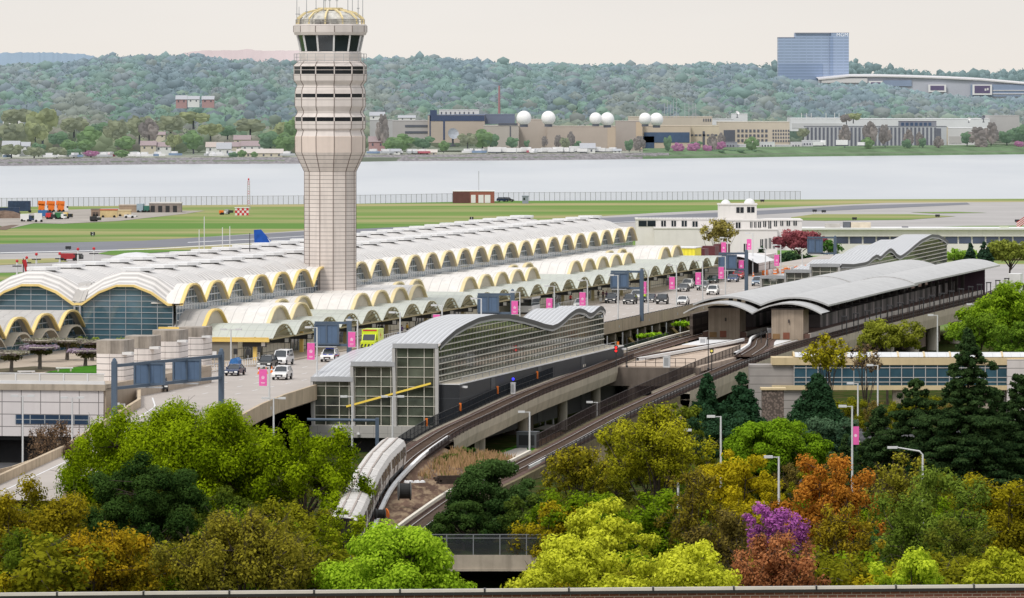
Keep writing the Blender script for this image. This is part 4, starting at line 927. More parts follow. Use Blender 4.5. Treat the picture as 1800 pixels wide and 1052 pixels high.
# people ------------------------------------------------------------
SKIN = mat('skin', (.42, .25, .17), .6, .1, 3); HAIR = mat('dark_hair', (.02, .015, .012), .8, .2, 5)
def person(label, loc, rz, top, legs, hold=None):
    t = thing('person', label, 'person', loc, rz, None)
    J = {'pel': (0, 0, .95, .15), 'waist': (0, 0, 1.1, .135), 'chest': (0, .0, 1.32, .16), 'neck': (0, -.01, 1.5, .06), 'chin': (0, -.03, 1.58, .075), 'head': (0, -.02, 1.68, .1), 'crown': (0, -.01, 1.76, .06),
         'shl': (.19, 0, 1.43, .065), 'ell': (.26, .03, 1.16, .048), 'wrl': (.25, -.08, .93, .035), 'hal': (.24, -.12, .85, .04), 'shr': (-.19, 0, 1.43, .065), 'elr': (-.26, .03, 1.16, .048), 'wrr': (-.25, -.1, .94, .035), 'har': (-.24, -.14, .86, .04),
         'hpl': (.1, 0, .88, .1), 'knl': (.11, -.04, .5, .07), 'anl': (.11, .02, .1, .045), 'tol': (.12, -.15, .04, .045), 'hpr': (-.1, 0, .88, .1), 'knr': (-.11, .02, .5, .07), 'anr': (-.11, .08, .1, .045), 'tor': (-.12, -.09, .04, .045)}
    E_ = [('pel', 'waist'), ('waist', 'chest'), ('chest', 'neck'), ('neck', 'chin'), ('chin', 'head'), ('head', 'crown'), ('chest', 'shl'), ('shl', 'ell'), ('ell', 'wrl'), ('wrl', 'hal'), ('chest', 'shr'), ('shr', 'elr'), ('elr', 'wrr'), ('wrr', 'har'), ('pel', 'hpl'), ('hpl', 'knl'), ('knl', 'anl'), ('anl', 'tol'), ('pel', 'hpr'), ('hpr', 'knr'), ('knr', 'anr'), ('anr', 'tor')]
    keys = list(J); me = bpy.data.meshes.new('body'); me.from_pydata([J[k][:3] for k in keys], [(keys.index(a), keys.index(b)) for a, b in E_], [])
    o = bpy.data.objects.new('body', me); COL.objects.link(o)
    sk = o.modifiers.new('skin', 'SKIN'); 
    for i, k in enumerate(keys):
        r = J[k][3]; me.skin_vertices[0].data[i].radius = (r, r * .8 if k in ('chest', 'waist', 'pel') else r); me.skin_vertices[0].data[i].use_root = (k == 'pel')
    sb = o.modifiers.new('sub', 'SUBSURF'); sb.levels = 1; sb.render_levels = 1
    dg = bpy.context.evaluated_depsgraph_get(); m2 = bpy.data.meshes.new_from_object(o.evaluated_get(dg)); bpy.data.objects.remove(o); m2.name = 'body'
    m2.materials.clear()
    for m_ in (SKIN, top, legs, BLACK): m2.materials.append(m_)
    for p in m2.polygons:
        c = p.center; p.material_index = 3 if c.z < .1 else 2 if c.z < .97 and abs(c.x) < .2 else 0 if (c.z > 1.5 or (c.z < .93 and abs(c.x) > .2)) else 1; p.use_smooth = True
    ob = bpy.data.objects.new('body', m2); COL.objects.link(ob); ob.parent = t
    mb = MB(); mb.lathe([(.0, 1.8), (.07, 1.785), (.108, 1.73), (.112, 1.66), (.1, 1.58)], 10, (0, .015, 0)); mb.build('hair', HAIR, t)
    if hold: hold(t)
    return t
def case(label, loc, col):
    t = thing('suitcase', label, 'suitcase', loc, -ANG); mb = MB(); mb.box(-.22, .22, -.13, .13, .06, .7); mb.build('shell', col, t); mb = MB(); mb.bar((-.12, .1, .7), (-.12, .1, 1.0), .03); mb.bar((.12, .1, .7), (.12, .1, 1.0), .03); mb.bar((-.12, .1, 1.0), (.12, .1, 1.0), .04); mb.build('handle', DKM, t)
cl = lambda n, c: mat(n, c, .8, .15, 4)
PE = [((1052, 527), 'person in black clothes waiting on the kerb at the left of the group', 'black_cloth', (.02, .02, .022), (.015, .015, .02), .4),
      ((1060, 528), 'person in a maroon top in the middle of the group on the kerb', 'maroon_cloth', (.12, .02, .03), (.02, .02, .03), -.5),
      ((1066, 529), 'person in a dark plum coat at the right of the group on the kerb', 'plum_cloth', (.07, .02, .06), (.03, .03, .03), .9),
      ((1003, 535), 'person in a bright red jacket behind the silver car', 'red_cloth', (.55, .03, .04), (.03, .03, .05), .1),
      ((1133, 531), 'person in a yellow high visibility vest beside the slate sedan', 'hivis_cloth', (.6, .75, .05), (.02, .02, .04), .2),
      ((1166, 503), 'person in dark clothes standing alone by the kerb railing', 'ink_cloth', (.018, .02, .03), (.02, .02, .02), 0),
      ((671, 590), 'person in black pushing a trolley at the terminal doors', 'coal_cloth', (.02, .02, .02), (.02, .02, .02), .3),
      ((706, 592), 'person in a purple top beside piled luggage', 'purple_cloth', (.12, .05, .2), (.03, .03, .04), -.3),
      ((716, 588), 'person in a mustard jacket beside piled luggage', 'mustard_cloth', (.5, .32, .05), (.02, .02, .03), .8)]
for (px, py), lab, cn, c, lg, rz in PE: person(lab, W(px, py, 7.67), rz, cl(cn, c), cl(cn + '_trousers', lg))
case('white suitcase standing beside the group on the kerb', W(1056, 531, 7.67), WHITE)
case('blue suitcase beside piled luggage at the doors', W(701, 593, 7.67), cl('blue_shell', (.05, .15, .4)))
case('lilac suitcase beside the person in purple', W(710, 594, 7.67), cl('lilac_shell', (.3, .2, .5)))
# ================================================================= glazed metro pavilion
PROOF = mat('standing_seam_roof', (.43, .44, .46), .38, .07, .4, seams=[('X', .66, .16, 1.3), ('X', .66, .1, .7, .2)], spec=.5)
FASC = mat('roof_fascia', (.05, .052, .06), .45, .06, 1)
FRAME = mat('cream_frame', (.62, .59, .52), .5, .06, 1)
FRAMEG = mat('grey_frame', (.46, .45, .44), .5, .06, 1)
GPAN = mat('grey_base_panels', (.40, .39, .375), .6, .08, .5, seams=[('X', 1.8, .05, .6), ('Z', 1.2, .05, .6)])
CBOX = mat('charcoal_cladding', (.035, .038, .044), .55, .12, 1.0, seams=[('Y', .5, .08, .55), ('Z', 3.4, .08, 1.6)])
WAVE = [(-82.5, 13.4), (-78, 14.1), (-72.6, 14.8), (-66, 15.3), (-58, 15.75), (-48, 15.8), (-38, 15.45), (-28, 14.7), (-19, 13.9), (-12, 13.2), (-6.4, 12.8), (-2, 12.95), (2, 13.4), (6, 13.95), (10.8, 14.4), (14, 14.45), (18, 14.1), (21.8, 13.45), (24.5, 13.5), (27.5, 13.9), (30, 14.2), (32, 14.15), (34.5, 13.4)]
def wz(b): return lerp(WAVE, b)
def pavilion(label, a0, b0, wave, widths, steps, z0, flip=1, glass_rows=10, box=True):
    t = fthing('metro_pavilion', label, 'pavilion', 0, 0, 0)
    Wv = wave; B0, B1 = Wv[0][0], Wv[-1][0]
    bl = [B0 + (B1 - B0) * k / 60 for k in range(61)]
    x = a0
    for i, (wd, st) in enumerate(zip(widths, steps)):
        xa, xb = x, x + wd; last = i == len(widths) - 1
        f = lambda b: lerp(Wv, b) + st
        mb = MB(); mb.grid([[(xa - .15, b, f(b) + .28), ((xa + xb) / 2, b, f(b) + .34), (xb + (.35 if last else .1), b, f(b) + .3)] for b in bl]); mb.build('roof', PROOF, t)
        mb = MB()
        mb.grid([[(xb + (.37 if last else .12), b, f(b) + .33), (xb + (.37 if last else .12), b, f(b) - .22)] for b in bl], 0)
        if last: mb.grid([[(xb + .30, b, f(b) - .22), (xb + .30, b, f(b) - .50)] for b in bl], 1)
        mb.box(xa - .15, xb + .1, B0 - .55, B0 - .1, f(B0) - .28, f(B0) + .3, 1); mb.build('fascia', [FASC, STEEL], t)
        # end wall
        zt = f(B0) - .25
        mb = MB(); mb.quad((xa, B0, z0), (xb, B0, z0), (xb, B0, zt), (xa, B0, zt), 0)
        for q in (.3, 1.7, wd - 1.7, wd - .45): mb.box(xa + q - .04, xa + q + .04, B0 - .12, B0 - .02, z0, zt, 1)
        nz = int((zt - z0) / 1.22)
        for k in range(nz + 1): mb.box(xa, xb, B0 - .13, B0 - .03, z0 + k * 1.22 - .035, z0 + k * 1.22 + .035, 1)
        mb.build('glass_wall', [GLG, FRAME], t)
        mb = MB(); mb.bar((xa + .15, B0 - .3, z0 - .2), (xa - .05, B0 - .3, zt), .38, .4)
        if last: mb.bar((xb, B0 - .3, z0 - .2), (xb - .05, B0 - .3, zt), .42, .4)
        mb.build('corner_post', FRAMEG, t)
        x = xb
    # long glazed side
    zb = z0 if not box else 8.6
    mb = MB(); mb.grid([[(x, b, zb), (x, b, lerp(Wv, b) - .2)] for b in bl], 0)
    nv = int((B1 - B0) / 2.0)
    for k in range(nv + 1):
        b = B0 + (B1 - B0) * k / nv; mb.box(x + .02, x + .08, b - .03, b + .03, zb, lerp(Wv, b) - .25, 2)
    for k in range(glass_rows):
        z = zb + .75 * k + .3
        seg = []
        for b in bl + [None]:
            if b is not None and lerp(Wv, b) - .3 > z: seg.append(b)
            else:
                if len(seg) > 1: mb.box(x + .05, x + .18, seg[0], seg[-1], z - .06, z + .06, 1)
                seg = []
    mb.build('glass_wall', [GLG, FRAME, mat('thin_mullion', (.24, .25, .22), .5, .05, 1)], t)
    mb = MB(); mb.grid([[(a0 + .1, b, z0 - 2), (a0 + .1, b, lerp(Wv, b) + steps[0] - .2)] for b in bl]); mb.grid([[(a0, B1, z0 - 2), (a0, B1, lerp(Wv, B1) + steps[0])], [(x, B1, z0 - 2), (x, B1, lerp(Wv, B1))]]); mb.build('rear_wall', DARK, t)
    return t, x
pav, xr = pavilion('glazed metro pavilion with a wavy grey roof and three stepped glass fronts', 38.8, 0, WAVE, [5.15, 5.35, 5.5], [-4.25, -2.3, 0], 3.4)
mb = MB(); mb.box(38.6, 55.2, -83.4, -82.3, 1.9, 3.35); mb.build('base_panels', GPAN, pav)
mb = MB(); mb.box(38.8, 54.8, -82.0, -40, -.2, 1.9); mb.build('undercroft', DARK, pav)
mb = MB(); mb.bar((43.2, -82.85, 5.75), (54.0, -82.85, 8.75), .2, .24); mb.build('yellow_beam', mat('selflit_yellow', (.85, .62, .10), .4, .05, .5, emit=.1), pav)  # faint glow lifts the beam out of the shade; it is no lamp
mb = MB()
for q in (43.6, 44.9): mb.lathe([(0, -.15), (.22, -.1), (.22, .1), (.05, .2)], 8, (q, -83.6, 2.35))
mb.box(41.6, 42.8, -83.9, -83.4, 3.1, 3.35); mb.build('flood_lights', WHITE, pav)
mb = MB(); mb.box(54.4, 57.5, -82.0, 36, 1.0, 8.55, 0); mb.box(54.35, 57.55, -82.05, 36.05, 8.553, 8.68, 1); mb.box(54.4, 57.35, -81.8, 35.8, 8.69, 8.73, 2)
for b in (-62, -30, 2): mb.box(57.5, 57.57, b, b + 2.6, 1.2, 8.5, 3)
mb.build('charcoal_block', [CBOX, WHITE, mat('gravel_roof', (.50, .45, .36), .95, .15, .4), mat('lighter_charcoal', (.075, .08, .088), .55, .12, 1)], pav)
for b in (-80.5, 34.5): mb = MB(); mb.box(57.5, 58.2, b - .2, b + .2, 8.1, 8.35); mb.build('wall_light', WHITE, pav)
mb = MB()
for k in range(26): b = -78 + k * 4.4; mb.tube([(57.0, b, 8.7), (57.0, b, 9.35)], .05, 5)
mb.tube([(57.0, -78, 9.3), (57.0, 33, 9.3)], .03, 4); mb.build('roof_safety_line', STEEL, pav)
# second pavilion beyond the station
p2 = [(-6, 12.5), (0, 12.9), (10, 13.4), (20, 13.1), (26, 12.2), (30, 12.4), (38, 14.0), (45, 15.2), (52, 15.4), (58, 14.2), (62, 12.9), (68, 13.2), (80, 15.2), (95, 17.2), (110, 18.3), (122, 18.0), (134, 16.2)]
p2 = [(289.6, 12.93), (306, 12.4), (322.6, 12.32), (327, 12.5), (332.2, 13.08), (338.6, 13.4), (343.5, 12.77), (350, 13.5), (357.5, 14.1), (362.6, 13.64), (367, 12.7), (372.7, 12.15), (379, 12.5), (386.2, 13.03), (395, 13.8), (405.2, 14.59), (421.7, 15.24), (433.3, 14.84), (442, 14.1), (449.0, 13.17)]
pv2, x2 = pavilion('second metro pavilion with a wavy metal roof beyond the station canopies', 38.5, 0, p2, [4.5, 4.7, 5.3], [-2.2, -1.1, 0], 2.0, box=False, glass_rows=18)
# ================================================================= tracks
PATH_A = [(95, -325, .8), (90.5, -303, .8), (87, -285, .8), (82.8, -262, .8), (78, -236, .9), (72.2, -205, 1.1), (67, -175, 1.4), (63, -146, 1.9), (61.3, -128, 2.6), (60.6, -105, 3.9), (60.5, -84, 4.7), (60.5, -56, 5.8), (60.3, -28, 6.4), (59.2, 3, 6.7), (57.4, 40, 7), (56, 80, 7), (55.4, 110, 7), (55.4, 200, 7), (57, 320, 7), (60, 440, 7)]
PATH_B = [(87.2, -257, .5), (86, -250, .5), (82.8, -232, .5), (79, -200, .5), (75.8, -168, .6), (74.3, -140, .8), (73.9, -116, 1.5), (74.1, -95, 2.4), (74.6, -62, 4.0), (74.6, -10, 5.4), (74.8, 50, 6.6), (75.6, 118, 7), (76.6, 190, 7), (78.6, 307, 7), (82, 430, 7)]
PATH_C = [(60.6, 30, 7), (62.5, 60, 7), (65, 86, 7), (66, 112, 7), (66.4, 200, 7), (68, 320, 7)]
PATH_D = [(74.7, 40, 7), (72, 70, 7), (68.5, 96, 7), (67.2, 118, 7)]
def smooth_path(P, step=4.0):
    P = [Vector(p) for p in P]; out = []
    for i in range(len(P) - 1):
        p0, p1, p2, p3 = P[max(0, i - 1)], P[i], P[i + 1], P[min(len(P) - 1, i + 2)]
        k = max(2, int((p2 - p1).length / step))
        for j in range(k):
            t = j / k; out.append(.5 * ((2 * p1) + (p2 - p0) * t + (2 * p0 - 5 * p1 + 4 * p2 - p3) * t * t + (3 * p1 - p0 - 3 * p2 + p3) * t ** 3))
    out.append(P[-1]); return out
def off(P, d, dz=0):
    out = []
    for i, p in enumerate(P):
        t = (P[min(len(P) - 1, i + 1)] - P[max(0, i - 1)]); t.z = 0; t.normalize(); out.append(Vector((p.x + t.y * d, p.y - t.x * d, p.z + dz)))
    return out
def fw(p): return tuple(FT(p.x, p.y, p.z))
def ribbon(mb, P, d0, d1, dz0, dz1=None, mi=0):
    A, B_ = off(P, d0, dz0), off(P, d1, dz0 if dz1 is None else dz1); mb.grid([[fw(a), fw(b)] for a, b in zip(A, B_)], mi)
def trough(mb, P, d0, d1, z0, z1, mi=0):
    ribbon(mb, P, d0, d1, z1, mi=mi); ribbon(mb, P, d0, d0, z0, z1, mi); ribbon(mb, P, d1, d1, z0, z1, mi); ribbon(mb, P, d0, d1, z0, mi=mi)
A_, B_, C_, D_ = map(smooth_path, (PATH_A, PATH_B, PATH_C, PATH_D))
RAILM = mat('rusty_rail', (.17, .10, .07), .5, .2, 1, metal=.4)
SHINY = mat('rail_head', (.50, .48, .47), .3, .08, 1, metal=.6)
COVER = mat('third_rail_cover', (.70, .65, .55), .6, .1, .6)
COVERW = mat('white_rail_cover', (.75, .75, .75), .6, .08, .6)
SLEEP = mat('sleeper', (.12, .085, .065), .9, .25, 1)
def track(label, P, cover=((-2.0, COVER),), pb=(0, 9999)):
    t = thing('railway_track', label, 'railway track', (0, 0, 0))
    mb = MB(); ribbon(mb, P, -1.9, 1.9, .02); mb.build('ballast', BALL, t)
    mb = MB()
    for d in (-.75, .75): trough(mb, P, d - .05, d + .05, .14, .3, 0); ribbon(mb, P, d - .045, d + .045, .304, mi=1)
    mb.build('rails', [RAILM, SHINY], t)
    mb = MB(); acc = 0
    for p, q in zip(P, P[1:]):
        L_ = (q - p).length; d = (q - p).normalized(); n = Vector((d.y, -d.x, 0)).normalized(); s = (0.9 - acc)
        while s < L_: c = p + d * s; mb.bar(fw(c - n * 1.25 + Vector((0, 0, .08))), fw(c + n * 1.25 + Vector((0, 0, .08))), .26, .14); s += .9
        acc = L_ - (s - .9)
    tag(mb.build('sleepers', SLEEP, t), kind='stuff')
    for d, m in cover:
        mb = MB(); k_ = pb[d > 0] if isinstance(pb[0], tuple) else pb; PP = [p for p in P if k_[0] <= p.y <= k_[1]]; trough(mb, PP, d - (.17 if m is COVER or len(cover) < 2 else .07), d + (.17 if m is COVER or len(cover) < 2 else .07), .28, .62); mb.build('third_rail_cover', m, t)
    return t
track('inner railway track carrying the train and curving up onto the viaduct', A_, ((-1.75, COVER), ))
track('outer railway track curving in front of the dark evergreen shrub to the station', B_, ((-1.75, COVER), (1.75, COVERW)), ((-300, -108), (-135, 50)))
track('middle siding track entering the station between the two brown blocks', C_, ())
track('crossover track curving from the outer track into the station middle', D_, ((-1.7, COVERW),))
mb = MB(); trough(mb, [p for p in A_ if -240 < p.y < -112], 1.75, 2.15, .3, .66); tag(mb.build('rail_guard', COVERW), 'white board guard along the outer side of the train', 'rail guard')
mb = MB(); trough(mb, [p for p in smooth_path([(61.5, 20, 7), (63.5, 48, 7), (65.2, 76, 7), (65.6, 90, 7)])], .6, 1.0, .2, .62); tag(mb.build('rail_guard', COVERW), 'white board guard crossing the concrete deck before the station', 'rail guard')
FENC = fence_mat('brown_mesh', (.055, .042, .04), .72); FENB = fence_mat('charcoal_mesh', (.03, .035, .042), .78); FENG = fence_mat('green_mesh', (.03, .055, .04), .75)
CHAIN = fence_mat('chain_link', (.16, .17, .18), .30)
def fence(label, P, h, m, pm, step=2.5, z=0, name='track_fence'):
    t = thing(name, label, 'fence', (0, 0, 0)); mb = MB(); P = [Vector(fw(p)) for p in P]
    mb.grid([[tuple(p + Vector((0, 0, z))), tuple(p + Vector((0, 0, z + h)))] for p in P]); mb.build('mesh_panel', m, t)
    mb = MB(); acc = 0
    for p, q in zip(P, P[1:]):
        L_ = (q - p).length; d = (q - p).normalized(); s = step - acc
        while s < L_: c = p + d * s; mb.bar((c.x, c.y, c.z + z), (c.x, c.y, c.z + z + h + .03), .09); s += step
        acc = L_ - (s - step)
        for zz in (z + h, z + h * .5, z + .1): mb.bar(tuple(p + Vector((0, 0, zz))), tuple(q + Vector((0, 0, zz))), .06)
    tag(mb.build('posts_and_rails', pm, t), kind='stuff'); return t
BRN = mat('brown_steel', (.05, .036, .034), .6, .15, 1)
# viaduct of track A
GIRD = mat('pale_girder', (.46, .40, .31), .85, .12, .4, stain=.35)
def viaduct(label, P, d0, d1, depth):
    t = thing('viaduct_deck', label, 'viaduct', (0, 0, 0)); mb = MB()
    trough(mb, P, d0, d1, -depth * .35, -.02)
    ribbon(mb, P, d0, d0 + .3, -depth * .35, -depth); ribbon(mb, P, d1, d1 - .3, -depth * .35, -depth); ribbon(mb, P, d0 + .3, d1 - .3, -depth)
    ribbon(mb, P, d1, d1, -.02, .25); ribbon(mb, P, d0, d0, -.02, .25)
    mb.build('girder', GIRD, t); return t
PA = [p for p in A_ if p.y > -118]
viaduct('curved pale concrete viaduct deck of the inner track beside the charcoal block', [p for p in PA if p.y < 60], -2.6, 2.6, 1.85)
fence('dark brown railing on the camera side of the inner viaduct', off([p for p in A_ if -135 < p.y < 28], 2.5), 1.0, FENC, BRN)
fence('dark railing between the inner viaduct and the charcoal block', off([p for p in A_ if -135 < p.y < 40], -2.55), 1.5, FENB, DKM)
fence('green mesh fence beside the inner track beyond the pavilion', off([p for p in A_ if 40 <= p.y < 104], -2.6), .9, FENG, DKM)
# orange number plates on the charcoal fence
Lp = off(A_, -2.5)
for k, bq in enumerate((-104, -84, -62, -33, -8, 16, 46)):
    p = min(Lp, key=lambda q: abs(q.y - bq)); t = thing('marker_plate', '%s orange marker plate from the train on the dark railing' % ORD[k], 'marker', fw(p), -ANG, 'orange plates along the dark railing')
    mb = MB(); mb.box(-.14, .14, -.08, .0, .7, 1.7); mb.build('plate', ORG, t)
pier0 = None
for a, b, zt in [(60.5, -84, 2.2), (60.5, -56, 3.3), (60.5, -28, 3.9), (59.4, 3, 4.2), (57.6, 34, 4.5)]:
    lab = {-84: 'round pale viaduct column nearest the dry grass', -56: 'second round viaduct column from the dry grass', -28: 'third round viaduct column from the dry grass, behind the stairs', 3: 'round viaduct column under the dark cross beam', 34: 'shaded round column under the far end of the cross beam'}[b]
    t = fthing('viaduct_column', lab, 'column', a, b, -.5, 0, 'columns of the inner viaduct'); mb = MB(); mb.lathe([(.66, 0), (.66, zt + .5 + .7)], 20); mb.build('shaft', mat('column_concrete', (.46, .42, .35), .85, .12, .4, stain=.5), t, True)
# concrete deck between the tracks
t = thing('junction_deck', 'pinkish concrete deck between the tracks with a stained brown front beam', 'deck', (0, 0, 0))
mb = MB(); mb.prism([tuple(FT(a, b)[:2]) for a, b in [(61.4, 10), (72.9, 10), (73.4, 60), (73.8, 99), (58.4, 99), (58.4, 62)]], 6.2, 6.9); mb.build('slab', mat('pinkish_slab', (.50, .40, .32), .9, .12, .3, stain=.4), t)
mb = MB(); mb.prism([tuple(FT(a, b)[:2]) for a, b in [(58.6, 8.6), (73.0, 8.6), (73.0, 9.9), (58.6, 9.9)]], 4.2, 6.75); mb.build('cross_beam', CONCD, t)
mb = MB(); mb.prism([tuple(FT(a, b)[:2]) for a, b in [(58.6, 80), (64.4, 80), (64.4, 99), (58.6, 99)]], 6.905, 7.0); mb.prism([tuple(FT(a, b)[:2]) for a, b in [(69, 78), (73.2, 78), (73.4, 99.5), (68.8, 99.5)]], 6.905, 7.0); mb.build('white_slab', WHITE, t)
mb = MB()
for k in range(9): p = FT(61 + k * 1.4, 10, 6.9); mb.bar(p, (p.x, p.y, 8.0), .08)
for z in (7.4, 8.0): mb.bar(FT(61, 10, z), FT(72.2, 10, z), .06)
mb.build('front_railing', BRN, t)
for a, b in ((63.5, 9.4), (70.5, 9.6)):
    tt = fthing('viaduct_column', 'dark stained round column under the left half of the cross beam' if a < 66 else 'dark stained round column under the right half of the cross beam', 'column', a, b, -.5, 0, 'columns under the cross beam'); mb = MB(); mb.lathe([(.82, 0), (.82, 4.9)], 18); mb.build('shaft', CONCD, tt, True)
# track B on retained fill then viaduct
PB_ = [p for p in B_ if p.y > -30]
t = thing('retained_embankment', 'low brown retaining edge carrying the outer track', 'embankment', (0, 0, 0)); mb = MB()
PE_ = [p for p in B_ if -232 < p.y < -28]; ribbon(mb, PE_, -2.6, 2.4, -.01); ribbon(mb, PE_, 2.4, 2.4, -.01, -1.0); ribbon(mb, PE_, 2.4, 8.5, -1.0, -6.5); ribbon(mb, PE_, -2.6, -2.6, -.01, -1.2); ribbon(mb, PE_, -2.6, -6, -1.2, -6)
mb.build('bank', mat('embankment_earth', (.16, .13, .07), .95, .35, .6, bump=.4), t)
viaduct('pale concrete viaduct deck of the outer track running past the station', PB_, -2.2, 3.0, 2.4)
fence('tall brown mesh fence on the inner side of the outer track', off([p for p in B_ if -106 < p.y < 52], -2.5), 1.7, FENC, BRN, 3)
fence('dark brown railing on the camera side of the outer track', off([p for p in B_ if -125 < p.y < 340], 2.3), 1.05, FENC, BRN)
for b, w in ((34, .6), (62, 1.1), (150, .9), (180, .9), (206, 1.1), (232, 1.1), (262, 1.0), (300, 1.0)):
    p = min(B_, key=lambda q: abs(q.y - b))
    lab = {34: 'viaduct pier nearest the dark conifers', 62: 'second viaduct pier past the dark conifers', 150: 'first viaduct pier beside the station', 180: 'second viaduct pier beside the station', 206: 'third viaduct pier beside the station', 232: 'fourth viaduct pier beside the station', 262: 'fifth viaduct pier beside the station', 300: 'last viaduct pier beside the far canopy end'}[b]
    t = fthing('viaduct_column', lab, 'column', p.x + .2, p.y, -.5, 0, 'piers of the outer viaduct'); mb = MB(); mb.lathe([(w, 0), (w, p.z - 1.7)], 18); mb.build('shaft', MATS['column_concrete'], t, True)
t = fthing('station_underwall', 'brown concrete wall under the station viaduct', 'wall'); mb = MB(); mb.box(72.0, 74.2, 232, 268, -.5, 5.6); mb.build('wall', mat('brown_concrete', (.22, .17, .13), .9, .15, .4, stain=.4), t)
t = fthing('station_undercroft', 'near black wall painted as deep shade behind the station viaduct piers', 'wall'); mb = MB(); mb.box(58, 58.4, 30, 340, -.5, 5.6); mb.build('wall', DARK, t)  # deep shade under the station is put into this wall's colour
# ================================================================= station
stn = fthing('metro_station', 'elevated metro station with two long pale vaulted canopies over dark platforms', 'station')
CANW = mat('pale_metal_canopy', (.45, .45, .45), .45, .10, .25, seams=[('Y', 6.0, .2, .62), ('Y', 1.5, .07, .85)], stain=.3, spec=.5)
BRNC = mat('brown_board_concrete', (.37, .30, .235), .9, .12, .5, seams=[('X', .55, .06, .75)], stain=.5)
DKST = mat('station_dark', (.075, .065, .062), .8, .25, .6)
def ca(a, b): return a + max(0, b - 180) * .017        # the station bends slightly with the track
def canopy(a0, a1, b0, b1, zs, r, name='canopy'):
    mb = MB(); rows = []
    for k in range(25):
        b = b0 + (b1 - b0) * k / 24; rows.append([(ca(a0 + (a1 - a0) * q / 12, b), b, zs + r * (1 - (2 * q / 12 - 1) ** 2)) for q in range(13)])
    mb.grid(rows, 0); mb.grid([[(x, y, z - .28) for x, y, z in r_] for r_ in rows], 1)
    for r_ in (rows[0], rows[-1]): mb.grid([[(x, y, z) for x, y, z in r_], [(x, y, z - .28) for x, y, z in r_]], 0)
    for c_ in (0, -1): mb.grid([[r_[c_] for r_ in rows], [(r_[c_][0], r_[c_][1], r_[c_][2] - .28) for r_ in rows]], 0)
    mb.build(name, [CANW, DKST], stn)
def tipc(ac, w, b0, zs, r):      # the lower hood with pointed corners at the near end
    mb = MB(); rows = []
    for k in range(7):
        f = k / 6; rows.append([(ac - w / 2 + w * q / 12, b0 + f * 9 + (1 - f) * 3.2 * (1 - abs(2 * q / 12 - 1)) * 0, zs + r * (1 - (2 * q / 12 - 1) ** 2) + .0 * f) for q in range(13)])
    mb.grid(rows, 0); mb.grid([[(x, y, z - .22) for x, y, z in rows[0]], rows[0]], 0); mb.build('end_hood', CANW, stn)
for ac, b1 in ((61.0, 310), (71.6, 318)):
    canopy(ac - 5.3, ac + 5.3, 108, 212, 12.15, 1.2); canopy(ac - 5.1, ac + 5.3, 208, b1, 12.4, 1.1)
    tipc(ac, 10.8, 99.5, 11.1, 1.6)
    for k in range(24):
        b = 112 + k * 8.4
        if b < b1 - 4: mb = MB(); mb.box(ca(ac, b) - .3, ca(ac, b) + .3, b - .3, b + .3, 8, 12.9); mb.build('column', DKST, stn)
    mb = MB(); b0 = 101 if ac > 65 else 106
    for k in range(26):
        b = b0 + k * 8; mb.box(ca(ac - 3.4, b), ca(ac + 3.4, b), b, b + 8.02, 6.6, 7.9, 0)
        for e in (-3.4, 3.1): mb.box(ca(ac + e, b), ca(ac + e + .3, b), b, b + 8.02, 7.903, 7.96, 1)
        mb.box(ca(ac + 3.402, b), ca(ac + 3.46, b), b, b + 8.0, 7.3, 7.95, 1)
    mb.build('platform', [mat('platform_tile', (.13, .075, .06), .8, .15, .8), CONCL], stn)
    mb = MB(); mb.box(ac - 2.5, ac + 2.4, b0 - .3, b0 + 5.5, 5.8, 11.6, 0); mb.box(ac - 2.6, ac + 2.5, b0 - .4, b0 + 5.6, 11.6, 11.8, 1); mb.box(ac - .7, ac + .3, b0 - .36, b0 - .3, 7.1, 8.1, 2); mb.box(ac - 2.3, ac - 1.2, b0 - .37, b0 - .3, 7.1, 7.9, 3)
    mb.box(ac + .2 - .1, ac + .2 + .1, b0 - .6, b0 - .3, 9.6, 10.1, 1); mb.build('end_block', [BRNC, DKST, mat('rust_door', (.22, .08, .05), .7, .15, 1), mat('ochre_panel', (.25, .15, .07), .8, .15, 1)], stn)
    mb = MB(); mb.box(ca(ac - 1.2, 200), ca(ac + 1.2, 200), 125, 300, 7.95, 9.9); mb.build('platform_kiosks', mat('kiosk_dark', (.13, .11, .11), .7, .35, .3, seams=[('Y', 7.5, 3.6, .25), ('Y', 11, 1.2, 2.4)]), stn)
mb = MB(); mb.box(54.5, 55, 112, 310, 6, 10.4); mb.build('dark_backing', mat('dark_backing_panels', (.13, .105, .09), .8, .3, .2, seams=[('Y', 6, .6, .4), ('Z', 1.6, .5, .5)]), stn)  # dark backing added to dim the view through the platforms
mb = MB()
for z in (9.0, 10.6): mb.box(77.6, 77.7, 312, 319, 7.5, 7.6)
mb.box(66.5, 77.2, 311, 311.4, 7, 12.4); mb.build('end_screen', mat('wine_panel', (.10, .06, .085), .7, .15, .5), stn)
mb = MB(); mb.box(80.2, 82.6, 322, 326, 7.0, 10.6); mb.build('end_cabinet', WHITE, stn)
# twin black platform lamps along the outer track
Q = off(B_, 2.6); first = None
for k in range(17):
    b = 116 + k * 12.2; p = min(Q, key=lambda q: abs(q.y - b)); loc = fw(Vector((p.x, b, 7)))
    lab = 'black twin post lamp on the railing of the outer track beside the station'
    if first is None:
        first = thing('twin_lamp', lab, 'lamp', loc, -ANG, 'twin lamps along the outer track')
        mb = MB()
        for e in (-.35, .35): mb.tube([(e, 0, 0), (e, 0, 3.1)], .09, 6)
        mb.build('posts', DKM, first); mb = MB(); mb.box(-.5, .5, -.15, .15, 2.95, 3.15); mb.build('head', mat('lamp_housing', (.05, .05, .055), .5, .1, 1), first)
    else: dup(first, loc)
